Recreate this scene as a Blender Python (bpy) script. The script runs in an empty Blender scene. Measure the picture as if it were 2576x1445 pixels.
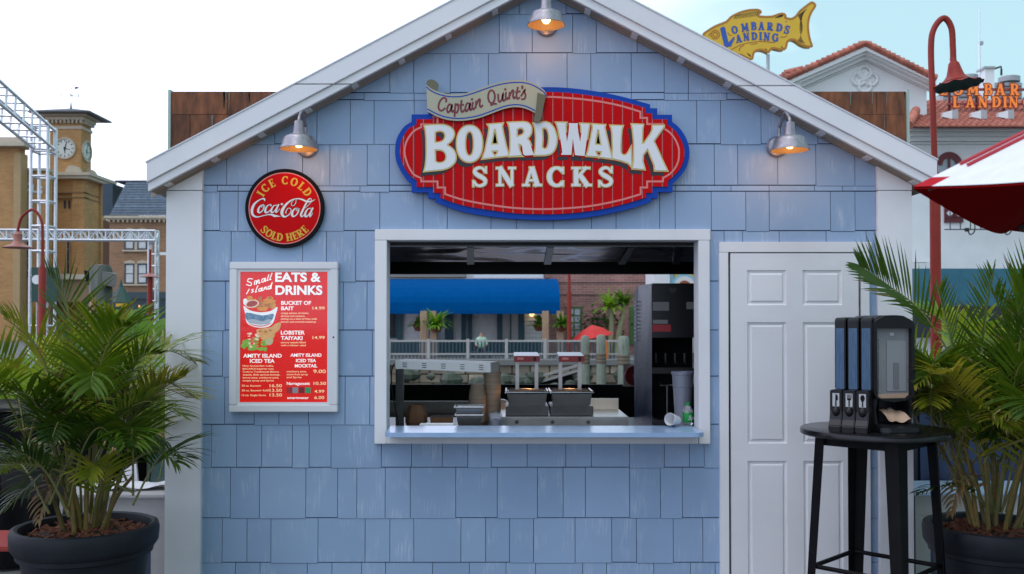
import bpy, bmesh, math, random
from mathutils import Vector, Matrix, Euler
R = math.radians
rnd = random.Random(7)
sc = bpy.context.scene
C = sc.collection

# ------------------------------------------------------------------ camera
CAMY, CAMZ, TILT = -5.45, 1.6, 0.9
FPX, PY0 = 2400.0, 777.3          # focal length and optical axis in photo pixels (photo taken as 2576 x 1445)
cam_d = bpy.data.cameras.new('camera')
cam = bpy.data.objects.new('camera', cam_d); C.objects.link(cam); sc.camera = cam
cam.location = (0, CAMY, CAMZ); cam.rotation_euler = (R(90 + TILT), 0, 0)
cam_d.sensor_width = 36; cam_d.lens = 36 * FPX / 2576
cam_d.shift_y = (PY0 - 722.5) / 2576
cam_d.clip_start = 0.05; cam_d.clip_end = 2000
cam_d.dof.use_dof = True; cam_d.dof.focus_distance = 5.3; cam_d.dof.aperture_fstop = 4.5

# ------------------------------------------------------------------ sky, sun, exposure
W = bpy.data.worlds.new('World'); sc.world = W; W.use_nodes = True
wn, wl = W.node_tree.nodes, W.node_tree.links
wn.clear()
wo = wn.new('ShaderNodeOutputWorld'); bg = wn.new('ShaderNodeBackground')
sky = wn.new('ShaderNodeTexSky'); sky.sky_type = 'NISHITA'; sky.sun_disc = False
SUN_EL, SUN_AZ = 68, 210          # sun azimuth: clockwise from +Y
sky.sun_elevation = R(SUN_EL); sky.sun_rotation = R(SUN_AZ)
tc = wn.new('ShaderNodeTexCoord'); mp = wn.new('ShaderNodeMapping')
mp.inputs['Scale'].default_value = (1.0, 1.0, 2.6); mp.inputs['Location'].default_value = (0.62, 0.1, 0.35)
no = wn.new('ShaderNodeTexNoise'); no.inputs['Scale'].default_value = 1.35; no.inputs['Detail'].default_value = 5; no.inputs['Roughness'].default_value = 0.5
cr = wn.new('ShaderNodeValToRGB'); cr.color_ramp.elements[0].position = 0.43; cr.color_ramp.elements[1].position = 0.66
mx = wn.new('ShaderNodeMixRGB'); veil = wn.new('ShaderNodeMixRGB')
veil.inputs['Fac'].default_value = 0.8; veil.inputs['Color2'].default_value = (5.3, 8.0, 8.8, 1)
mx.inputs['Color2'].default_value = (12.6, 13.6, 17.6, 1)
wl.new(tc.outputs['Generated'], mp.inputs['Vector']); wl.new(mp.outputs[0], no.inputs['Vector'])
sx_ = wn.new('ShaderNodeSeparateXYZ'); drift = wn.new('ShaderNodeMath'); drift.operation = 'MULTIPLY_ADD'; drift.inputs[1].default_value = -0.30
wl.new(tc.outputs['Generated'], sx_.inputs[0]); wl.new(sx_.outputs['X'], drift.inputs[0]); wl.new(no.outputs['Fac'], drift.inputs[2])   # cloud bank thicker towards -X
wl.new(drift.outputs[0], cr.inputs['Fac']); wl.new(cr.outputs['Color'], mx.inputs['Fac'])
wl.new(sky.outputs[0], veil.inputs['Color1']); wl.new(veil.outputs[0], mx.inputs['Color1'])
wl.new(mx.outputs[0], bg.inputs['Color']); bg.inputs['Strength'].default_value = 0.1
wl.new(bg.outputs[0], wo.inputs['Surface'])
sun_d = bpy.data.lights.new('sun', 'SUN'); sun_d.energy = 0.6; sun_d.angle = R(25); sun_d.color = (1, .97, .94)
sun = bpy.data.objects.new('sun', sun_d); C.objects.link(sun)
sd = Vector((math.sin(R(SUN_AZ)) * math.cos(R(SUN_EL)), math.cos(R(SUN_AZ)) * math.cos(R(SUN_EL)), math.sin(R(SUN_EL))))
sun.rotation_euler = sd.to_track_quat('Z', 'Y').to_euler()
sun.location = (0, 0, 30)
sc.view_settings.view_transform = 'Standard'; sc.view_settings.look = 'None'
sc.view_settings.exposure = 0.25; sc.view_settings.gamma = 1.0; sc.view_settings.use_curve_mapping = False
sc.render.engine = 'CYCLES'
sc.cycles.max_bounces = 8; sc.cycles.use_denoising = True
try: sc.cycles.denoiser = 'OPENIMAGEDENOISE'
except Exception: pass

# ------------------------------------------------------------------ places read from the photograph
_ct, _st = math.cos(R(TILT)), math.sin(R(TILT))
def P(x, y, Y):
    """world point at depth Y seen at photo pixel (x, y)"""
    cx = (x - 1288) / FPX; cy = -(y - PY0) / FPX
    dy = _ct - _st * cy; dz = _st + _ct * cy
    t = (Y - CAMY) / dy
    return Vector((cx * t, Y, CAMZ + dz * t))
def PX(x, Y, y=800): return P(x, y, Y).x
def PZ(y, Y): return P(1288, y, Y).z
def S(Y): return FPX / (Y - CAMY)           # pixels per metre at depth Y

# ------------------------------------------------------------------ materials
def _n(nt, t, **kw):
    n = nt.nodes.new(t)
    for k, v in kw.items(): setattr(n, k, v)
    return n
_mats = {}
def M(name, col, rough=.55, metal=0.0, col2=None, scale=6.0, stretch=(1, 1, 1), detail=4.0, lo=.35, hi=.7, bump=0.0, bscale=60.0,
      rvar=0.0, emit=None, estr=0.0, trans=0.0, coat=0.0, vary=0.0, spec=.5, subs=0.0):
    if name in _mats: return _mats[name]
    m = bpy.data.materials.new(name); m.use_nodes = True; nt = m.node_tree; L = nt.links
    b = nt.nodes['Principled BSDF']
    b.inputs['Roughness'].default_value = rough; b.inputs['Metallic'].default_value = metal
    b.inputs['Specular IOR Level'].default_value = spec
    b.inputs['Base Color'].default_value = (*col, 1)
    t = _n(nt, 'ShaderNodeTexCoord'); mpn = _n(nt, 'ShaderNodeMapping'); mpn.inputs['Scale'].default_value = stretch
    L.new(t.outputs['Object'], mpn.inputs['Vector'])
    src = None
    if col2 is not None:
        nz = _n(nt, 'ShaderNodeTexNoise'); nz.inputs['Scale'].default_value = scale; nz.inputs['Detail'].default_value = detail
        nz.inputs['Roughness'].default_value = .6
        L.new(mpn.outputs[0], nz.inputs['Vector'])
        rp = _n(nt, 'ShaderNodeValToRGB'); rp.color_ramp.elements[0].position = lo; rp.color_ramp.elements[1].position = hi
        rp.color_ramp.elements[0].color = (*col, 1); rp.color_ramp.elements[1].color = (*col2, 1)
        L.new(nz.outputs['Fac'], rp.inputs['Fac']); src = rp.outputs['Color']
        if rvar:
            mr = _n(nt, 'ShaderNodeMapRange'); mr.inputs['To Min'].default_value = max(0, rough - rvar); mr.inputs['To Max'].default_value = min(1, rough + rvar)
            L.new(nz.outputs['Fac'], mr.inputs['Value']); L.new(mr.outputs[0], b.inputs['Roughness'])
    if vary:
        oi = _n(nt, 'ShaderNodeObjectInfo'); mr2 = _n(nt, 'ShaderNodeMapRange')
        mr2.inputs['To Min'].default_value = 1 - vary; mr2.inputs['To Max'].default_value = 1 + vary
        L.new(oi.outputs['Random'], mr2.inputs['Value'])
        hs = _n(nt, 'ShaderNodeHueSaturation'); hs.inputs['Color'].default_value = (*col, 1)
        L.new(mr2.outputs[0], hs.inputs['Value'])
        if src is not None: L.new(src, hs.inputs['Color'])
        src = hs.outputs['Color']
    if src is not None: L.new(src, b.inputs['Base Color'])
    if bump:
        nb = _n(nt, 'ShaderNodeTexNoise'); nb.inputs['Scale'].default_value = bscale; nb.inputs['Detail'].default_value = 3
        L.new(mpn.outputs[0], nb.inputs['Vector'])
        bp = _n(nt, 'ShaderNodeBump'); bp.inputs['Strength'].default_value = bump; bp.inputs['Distance'].default_value = .02
        L.new(nb.outputs['Fac'], bp.inputs['Height']); L.new(bp.outputs[0], b.inputs['Normal'])
    if emit is not None:
        b.inputs['Emission Color'].default_value = (*emit, 1); b.inputs['Emission Strength'].default_value = estr
    if trans: b.inputs['Transmission Weight'].default_value = trans
    if coat: b.inputs['Coat Weight'].default_value = coat; b.inputs['Coat Roughness'].default_value = .15
    _mats[name] = m
    return m

def leaf_mat(name, dark, light, tip):
    m = bpy.data.materials.new(name); m.use_nodes = True; nt = m.node_tree; L = nt.links
    b = nt.nodes['Principled BSDF']; out = nt.nodes['Material Output']
    oi = _n(nt, 'ShaderNodeObjectInfo'); t = _n(nt, 'ShaderNodeTexCoord')
    nz = _n(nt, 'ShaderNodeTexNoise'); nz.inputs['Scale'].default_value = 7; nz.inputs['Detail'].default_value = 3
    L.new(t.outputs['Object'], nz.inputs['Vector'])
    ad = _n(nt, 'ShaderNodeMath', operation='MULTIPLY_ADD'); ad.inputs[1].default_value = .7
    ml = _n(nt, 'ShaderNodeMath', operation='MULTIPLY'); ml.inputs[1].default_value = .55
    L.new(nz.outputs['Fac'], ml.inputs[0]); L.new(oi.outputs['Random'], ad.inputs[0]); L.new(ml.outputs[0], ad.inputs[2])
    rp = _n(nt, 'ShaderNodeValToRGB')
    rp.color_ramp.elements[0].position = .2; rp.color_ramp.elements[0].color = (*dark, 1)
    rp.color_ramp.elements[1].position = 1.0; rp.color_ramp.elements[1].color = (*tip, 1)
    e = rp.color_ramp.elements.new(.72); e.color = (*light, 1)
    L.new(ad.outputs[0], rp.inputs['Fac']); L.new(rp.outputs['Color'], b.inputs['Base Color'])
    b.inputs['Roughness'].default_value = .45; b.inputs['Specular IOR Level'].default_value = .22
    tr = _n(nt, 'ShaderNodeBsdfTranslucent'); hs = _n(nt, 'ShaderNodeHueSaturation'); hs.inputs['Value'].default_value = 1.5; hs.inputs['Hue'].default_value = .485
    L.new(rp.outputs['Color'], hs.inputs['Color']); L.new(hs.outputs[0], tr.inputs['Color'])
    mixs = _n(nt, 'ShaderNodeMixShader'); mixs.inputs[0].default_value = .28
    L.new(b.outputs[0], mixs.inputs[1]); L.new(tr.outputs[0], mixs.inputs[2]); L.new(mixs.outputs[0], out.inputs['Surface'])
    _mats[name] = m
    return m

def brick_mat(name, c1, c2, mortar, bw, bh, face='XZ', dirt=.25):
    m = bpy.data.materials.new(name); m.use_nodes = True; nt = m.node_tree; L = nt.links
    b = nt.nodes['Principled BSDF']; b.inputs['Roughness'].default_value = .85
    t = _n(nt, 'ShaderNodeTexCoord'); sp = _n(nt, 'ShaderNodeSeparateXYZ'); cb = _n(nt, 'ShaderNodeCombineXYZ')
    ad = _n(nt, 'ShaderNodeMath', operation='ADD')
    L.new(t.outputs['Object'], sp.inputs[0]); L.new(sp.outputs['X'], ad.inputs[0]); L.new(sp.outputs['Y'], ad.inputs[1])
    L.new(ad.outputs[0], cb.inputs['X']); L.new(sp.outputs['Z'], cb.inputs['Y'])
    br = _n(nt, 'ShaderNodeTexBrick'); br.inputs['Scale'].default_value = 1
    br.inputs['Brick Width'].default_value = bw; br.inputs['Row Height'].default_value = bh; br.inputs['Mortar Size'].default_value = bh * .09
    br.inputs['Color1'].default_value = (*c1, 1); br.inputs['Color2'].default_value = (*c2, 1); br.inputs['Mortar'].default_value = (*mortar, 1)
    L.new(cb.outputs[0], br.inputs['Vector'])
    nz = _n(nt, 'ShaderNodeTexNoise'); nz.inputs['Scale'].default_value = .5; nz.inputs['Detail'].default_value = 6
    L.new(t.outputs['Object'], nz.inputs['Vector'])
    mr = _n(nt, 'ShaderNodeMapRange'); mr.inputs['From Min'].default_value = .3; mr.inputs['From Max'].default_value = .7
    mr.inputs['To Min'].default_value = 1 - dirt; mr.inputs['To Max'].default_value = 1 + dirt
    L.new(nz.outputs['Fac'], mr.inputs['Value'])
    hs = _n(nt, 'ShaderNodeHueSaturation'); L.new(br.outputs['Color'], hs.inputs['Color']); L.new(mr.outputs[0], hs.inputs['Value'])
    L.new(hs.outputs[0], b.inputs['Base Color'])
    bp = _n(nt, 'ShaderNodeBump'); bp.inputs['Strength'].default_value = .4; bp.inputs['Distance'].default_value = .02
    L.new(br.outputs['Fac'], bp.inputs['Height']); bp.invert = True; L.new(bp.outputs[0], b.inputs['Normal'])
    _mats[name] = m
    return m

def shingle_mat():
    m = bpy.data.materials.new('blue_shingle_paint'); m.use_nodes = True; nt = m.node_tree; L = nt.links
    b = nt.nodes['Principled BSDF']; b.inputs['Roughness'].default_value = .5; b.inputs['Specular IOR Level'].default_value = .35
    t = _n(nt, 'ShaderNodeTexCoord'); oi = _n(nt, 'ShaderNodeObjectInfo')
    # each board gets its own brush strokes: shift the pattern by its random number
    off = _n(nt, 'ShaderNodeVectorMath', operation='SCALE'); off.inputs[0].default_value = (37, 11, 23)
    L.new(oi.outputs['Random'], off.inputs['Scale'])
    add = _n(nt, 'ShaderNodeVectorMath', operation='ADD'); L.new(t.outputs['Object'], add.inputs[0]); L.new(off.outputs[0], add.inputs[1])
    m1 = _n(nt, 'ShaderNodeMapping'); m1.inputs['Scale'].default_value = (95, 1, 7.5); m1.inputs['Rotation'].default_value = (0, R(3), 0)
    m2 = _n(nt, 'ShaderNodeMapping'); m2.inputs['Scale'].default_value = (9, 1, 5.5)
    L.new(add.outputs[0], m1.inputs[0]); L.new(add.outputs[0], m2.inputs[0])
    n1 = _n(nt, 'ShaderNodeTexNoise'); n1.inputs['Scale'].default_value = 1; n1.inputs['Detail'].default_value = 5; n1.inputs['Roughness'].default_value = .65
    n2 = _n(nt, 'ShaderNodeTexNoise'); n2.inputs['Scale'].default_value = 1; n2.inputs['Detail'].default_value = 2
    L.new(m1.outputs[0], n1.inputs['Vector']); L.new(m2.outputs[0], n2.inputs['Vector'])
    r1 = _n(nt, 'ShaderNodeMapRange'); r1.inputs['From Min'].default_value = .45; r1.inputs['From Max'].default_value = .72
    r2 = _n(nt, 'ShaderNodeMapRange'); r2.inputs['From Min'].default_value = .52; r2.inputs['From Max'].default_value = .7
    L.new(n1.outputs['Fac'], r1.inputs['Value']); L.new(n2.outputs['Fac'], r2.inputs['Value'])
    ml = _n(nt, 'ShaderNodeMath', operation='MULTIPLY'); L.new(r1.outputs[0], ml.inputs[0]); L.new(r2.outputs[0], ml.inputs[1])
    ml2 = _n(nt, 'ShaderNodeMath', operation='MULTIPLY'); ml2.inputs[1].default_value = .55; L.new(ml.outputs[0], ml2.inputs[0])
    # board to board tone
    rp = _n(nt, 'ShaderNodeValToRGB'); rp.color_ramp.elements[0].color = (.248, .350, .500, 1); rp.color_ramp.elements[1].color = (.285, .390, .545, 1)
    L.new(oi.outputs['Random'], rp.inputs['Fac'])
    n3 = _n(nt, 'ShaderNodeTexNoise'); n3.inputs['Scale'].default_value = 2.2; n3.inputs['Detail'].default_value = 3; L.new(t.outputs['Object'], n3.inputs['Vector'])
    hs = _n(nt, 'ShaderNodeHueSaturation'); mr = _n(nt, 'ShaderNodeMapRange'); mr.inputs['To Min'].default_value = .88; mr.inputs['To Max'].default_value = 1.12
    L.new(n3.outputs['Fac'], mr.inputs['Value']); L.new(mr.outputs[0], hs.inputs['Value']); L.new(rp.outputs[0], hs.inputs['Color'])
    mixc = _n(nt, 'ShaderNodeMixRGB'); mixc.inputs['Color2'].default_value = (.62, .68, .74, 1)
    L.new(ml2.outputs[0], mixc.inputs['Fac']); L.new(hs.outputs[0], mixc.inputs['Color1']); L.new(mixc.outputs[0], b.inputs['Base Color'])
    bp = _n(nt, 'ShaderNodeBump'); bp.inputs['Strength'].default_value = .12; bp.inputs['Distance'].default_value = .004
    L.new(n1.outputs['Fac'], bp.inputs['Height']); L.new(bp.outputs[0], b.inputs['Normal'])
    return m

WHITE = M('white_trim_paint', (.68, .67, .675), .42, col2=(.735, .725, .73), scale=2.2, detail=9, lo=.28, hi=.52, bump=.03, bscale=120, vary=.03)
SHING = shingle_mat()
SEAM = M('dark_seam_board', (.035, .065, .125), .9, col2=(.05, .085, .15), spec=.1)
BLACKP = M('black_plastic', (.007, .007, .008), .34, col2=(.011, .011, .012), scale=20, rvar=.08, spec=.3)
BLACKM = M('black_matt', (.006, .006, .007), .8, col2=(.010, .010, .010), scale=9, spec=.15)
STEEL = M('brushed_steel', (.34, .34, .35), .3, 1.0, col2=(.46, .46, .47), scale=4, stretch=(9, 9, 2), rvar=.1)
GALV = M('galvanised_metal', (.26, .235, .255), .42, .8, col2=(.40, .37, .39), scale=30, rvar=.1)
WOODD = M('soffit_board', (.30, .245, .20), .8, col2=(.36, .29, .24), scale=8, stretch=(1, 12, 1))

# ------------------------------------------------------------------ mesh helpers
def link(o, parent=None):
    C.objects.link(o)
    if parent is not None: o.parent = parent
    return o
def org(o):
    v = Vector((0, 0, 0))
    while o is not None: v = v + o.location; o = o.parent
    return v
def thing(name, label, cat, loc, group=None, kind=None):
    o = bpy.data.objects.new(name, None); o.empty_display_size = .1; C.objects.link(o); o.location = loc
    tag(o, label, cat, group, kind); return o
def tag(o, label=None, cat=None, group=None, kind=None):
    if label: o['label'] = label
    if cat: o['category'] = cat
    if group: o['group'] = group
    if kind: o['kind'] = kind
    return o

class MB:
    def __init__(s): s.v, s.f, s.mi, s.cur = [], [], [], 0
    def add(s, vs, fs):
        b = len(s.v); s.v += [tuple(v) for v in vs]
        for f in fs: s.f.append(tuple(b + i for i in f)); s.mi.append(s.cur)
        return s
    def box(s, x0, x1, y0, y1, z0, z1):
        return s.hexa([(x0, y0, z0), (x1, y0, z0), (x1, y1, z0), (x0, y1, z0), (x0, y0, z1), (x1, y0, z1), (x1, y1, z1), (x0, y1, z1)])
    def hexa(s, p):
        return s.add(p, [(0, 1, 2, 3), (4, 7, 6, 5), (0, 4, 5, 1), (1, 5, 6, 2), (2, 6, 7, 3), (3, 7, 4, 0)])
    def boxp(s, xa, ya, xb, yb, Y0, Y1):
        """box whose front face fills the pixel rectangle at depth Y0"""
        a, b = P(xa, ya, Y0), P(xb, yb, Y0)
        return s.box(min(a.x, b.x), max(a.x, b.x), Y0, Y1, min(a.z, b.z), max(a.z, b.z))
    def prism(s, poly, y0, y1):
        """polygon of (x, z) extruded along Y"""
        n = len(poly)
        vs = [(x, y0, z) for x, z in poly] + [(x, y1, z) for x, z in poly]
        return s.add(vs, [tuple(range(n)), tuple(range(2 * n - 1, n - 1, -1))] + [(i, n + i, n + (i + 1) % n, (i + 1) % n) for i in range(n)])
    def prismp(s, pts, Y0, Y1):
        return s.prism([(P(x, y, Y0).x, P(x, y, Y0).z) for x, y in pts], Y0, Y1)
    def beam(s, a, b, w, h=None):
        a, b = Vector(a), Vector(b); h = h or w; d = (b - a).normalized()
        u = d.cross(Vector((0, 0, 1)))
        if u.length < .01: u = Vector((1, 0, 0))
        u.normalize(); v = u.cross(d)
        p = [a + u * i * w / 2 + v * j * h / 2 for i, j in ((-1, -1), (1, -1), (1, 1), (-1, 1))]
        q = [b + u * i * w / 2 + v * j * h / 2 for i, j in ((-1, -1), (1, -1), (1, 1), (-1, 1))]
        return s.hexa(p + q)
    def tube(s, pts, r, n=8, cap=True):
        pts = [Vector(p) for p in pts]; rs = r if isinstance(r, (list, tuple)) else [r] * len(pts)
        vs, fs, u = [], [], None
        for i, p in enumerate(pts):
            d = (pts[min(i + 1, len(pts) - 1)] - pts[max(i - 1, 0)]).normalized()
            if u is None:
                u = d.cross(Vector((0, 0, 1)))
                if u.length < .05: u = d.cross(Vector((1, 0, 0)))
            u = (u - d * u.dot(d)).normalized(); w = d.cross(u)
            vs += [p + (u * math.cos(2 * math.pi * k / n) + w * math.sin(2 * math.pi * k / n)) * rs[i] for k in range(n)]
        for i in range(len(pts) - 1):
            for k in range(n):
                fs.append((i * n + k, i * n + (k + 1) % n, (i + 1) * n + (k + 1) % n, (i + 1) * n + k))
        if cap: fs += [tuple(range(n - 1, -1, -1)), tuple(range((len(pts) - 1) * n, len(pts) * n))]
        return s.add(vs, fs)
    def lathe(s, prof, c=(0, 0, 0), n=32, axis='Z', mod=None):
        vs, fs = [], []
        c = Vector(c)
        for i, (r, z) in enumerate(prof):
            for k in range(n):
                a = 2 * math.pi * k / n; rr, zz = (r, z) if mod is None else mod(i, r, z, a)
                v = (rr * math.cos(a), rr * math.sin(a), zz)
                if axis == 'Y': v = (v[0], v[2], v[1])
                vs.append(c + Vector(v))
        for i in range(len(prof) - 1):
            for k in range(n):
                fs.append((i * n + k, i * n + (k + 1) % n, (i + 1) * n + (k + 1) % n, (i + 1) * n + k))
        if prof[0][0] > 1e-5: pass
        return s.add(vs, fs)
    def disc(s, c, r, y0, y1, n=40):
        return s.prism([(c[0] + r * math.cos(2 * math.pi * k / n), c[1] + r * math.sin(2 * math.pi * k / n)) for k in range(n)], y0, y1)
    def stroke(s, pts, hw, y, ext=0.0, close=False):
        """flat band along a path of (x, z) at depth y (facing -Y); hw: half width or list"""
        pts = [Vector(p) for p in pts]; n = len(pts)
        hs = hw if isinstance(hw, (list, tuple)) else [hw] * n
        Ls, Rs = [], []
        for i, p in enumerate(pts):
            if close: a, b = pts[(i - 1) % n], pts[(i + 1) % n]
            else: a, b = pts[max(i - 1, 0)], pts[min(i + 1, n - 1)]
            d1 = (p - a).normalized() if (p - a).length > 1e-9 else (b - p).normalized()
            d2 = (b - p).normalized() if (b - p).length > 1e-9 else d1
            t = d1 + d2
            t = t.normalized() if t.length > 1e-6 else d1
            nn = Vector((-t.y, t.x)); k = max(.5, abs(nn.dot(Vector((-d1.y, d1.x)))))
            q = p.copy()
            if ext and not close:
                if i == 0: q = p - d2 * ext
                if i == n - 1: q = p + d1 * ext
            Ls.append(q + nn * hs[i] / k); Rs.append(q - nn * hs[i] / k)
        vs = [(v.x, y, v.y) for v in Ls] + [(v.x, y, v.y) for v in Rs]
        m = n if close else n - 1
        return s.add(vs, [(i, (i + 1) % n, n + (i + 1) % n, n + i) for i in range(m)])
    def build(s, name, mat, parent=None, smooth=None, bevel=0.0, recalc=True):
        me = bpy.data.meshes.new(name); o = bpy.data.objects.new(name, me)
        off = org(parent) if parent is not None else Vector((0, 0, 0))
        me.from_pydata([(x - off.x, y - off.y, z - off.z) for x, y, z in s.v], [], s.f)
        for m in (mat if isinstance(mat, (list, tuple)) else [mat]): me.materials.append(m)
        me.polygons.foreach_set('material_index', s.mi)
        if recalc or bevel:
            bm = bmesh.new(); bm.from_mesh(me)
            if recalc: bmesh.ops.recalc_face_normals(bm, faces=bm.faces)
            if bevel:
                ed = [e for e in bm.edges if len(e.link_faces) == 2 and e.calc_face_angle(0) > .6]
                bmesh.ops.bevel(bm, geom=ed, offset=bevel, segments=2, affect='EDGES', clamp_overlap=True)
            bm.to_mesh(me); bm.free()
        if smooth is not None:
            me.polygons.foreach_set('use_smooth', [True] * len(me.polygons))
            me.set_sharp_from_angle(angle=R(smooth))
        me.update()
        return link(o, parent)

def clip(poly, a, b, c):
    """part of polygon (x, z) where a x + b z <= c"""
    out = []
    for i in range(len(poly)):
        p, q = poly[i], poly[(i + 1) % len(poly)]
        fp, fq = a * p[0] + b * p[1] - c, a * q[0] + b * q[1] - c
        if fp <= 0: out.append(p)
        if fp * fq < 0:
            t = fp / (fp - fq); out.append((p[0] + (q[0] - p[0]) * t, p[1] + (q[1] - p[1]) * t))
    return out

def curve_pts(pts, per=6, close=False):
    """Catmull-Rom through points of any dimension"""
    pts = [Vector(p) for p in pts]; n = len(pts); out = []
    for i in range(n if close else n - 1):
        g = (lambda k: pts[k % n]) if close else (lambda k: pts[min(max(k, 0), n - 1)])
        p0, p1, p2, p3 = g(i - 1), g(i), g(i + 1), g(i + 2)
        for j in range(per):
            t = j / per
            out.append(.5 * ((2 * p1) + (p2 - p0) * t + (2 * p0 - 5 * p1 + 4 * p2 - p3) * t * t + (3 * p1 - p0 - 3 * p2 + p3) * t ** 3))
    if not close: out.append(pts[-1])
    return out

def flat(name, shapes, y, depth, mat, parent, offset=0.0, bevel=0.0):
    """closed outlines (x, z) with holes, filled and given thickness: shapes = list of loop lists"""
    mb_v, mb_f = [], []
    for k, loops in enumerate(shapes):
        cu = bpy.data.curves.new('tmp', 'CURVE'); cu.dimensions = '2D'; cu.fill_mode = 'BOTH'
        cu.extrude = depth / 2; cu.offset = offset
        if bevel: cu.bevel_depth = bevel; cu.bevel_resolution = 1
        for lp in loops:
            sp = cu.splines.new('POLY'); sp.points.add(len(lp) - 1); sp.use_cyclic_u = True
            for i, p in enumerate(lp): sp.points[i].co = (p[0], p[1], 0, 1)
        ob = bpy.data.objects.new('tmp', cu); C.objects.link(ob)
        dg = bpy.context.evaluated_depsgraph_get(); me = bpy.data.meshes.new_from_object(ob.evaluated_get(dg))
        b = len(mb_v); yy = y + .00012 * k
        mb_v += [(v.co.x, yy - v.co.z, v.co.y) for v in me.vertices]
        mb_f += [tuple(b + i for i in p.vertices) for p in me.polygons]
        bpy.data.objects.remove(ob); bpy.data.curves.remove(cu); bpy.data.meshes.remove(me)
    m = MB(); m.add(mb_v, mb_f)
    return m.build(name, mat, parent)

def text_mesh(lines, y, mat, parent, name, depth=.0006):
    """lines: (string, x, z, height, width or None, align, bold, shear) in metres; one mesh"""
    m = MB()
    for k, (txt, x, z, h, w, al, bold, shear) in enumerate(lines):
        cu = bpy.data.curves.new('tmp', 'FONT'); cu.body = txt; cu.size = 1; cu.extrude = 0; cu.offset = bold; cu.shear = shear
        ob = bpy.data.objects.new('tmp', cu); C.objects.link(ob)
        dg = bpy.context.evaluated_depsgraph_get(); me = bpy.data.meshes.new_from_object(ob.evaluated_get(dg))
        if len(me.vertices):
            xs = [v.co.x for v in me.vertices]; x0, x1 = min(xs), max(xs)
            sz = h / .73; sx = (w / (x1 - x0)) if w else sz
            ww = (x1 - x0) * sx; ax = x - {'l': 0, 'c': ww / 2, 'r': ww}[al]
            m.add([(ax + (v.co.x - x0) * sx, y - .00005 * k, z + v.co.y * sz) for v in me.vertices], [tuple(p.vertices) for p in me.polygons])
        bpy.data.objects.remove(ob); bpy.data.curves.remove(cu); bpy.data.meshes.remove(me)
    return m.build(name, mat, parent, recalc=False)

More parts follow.
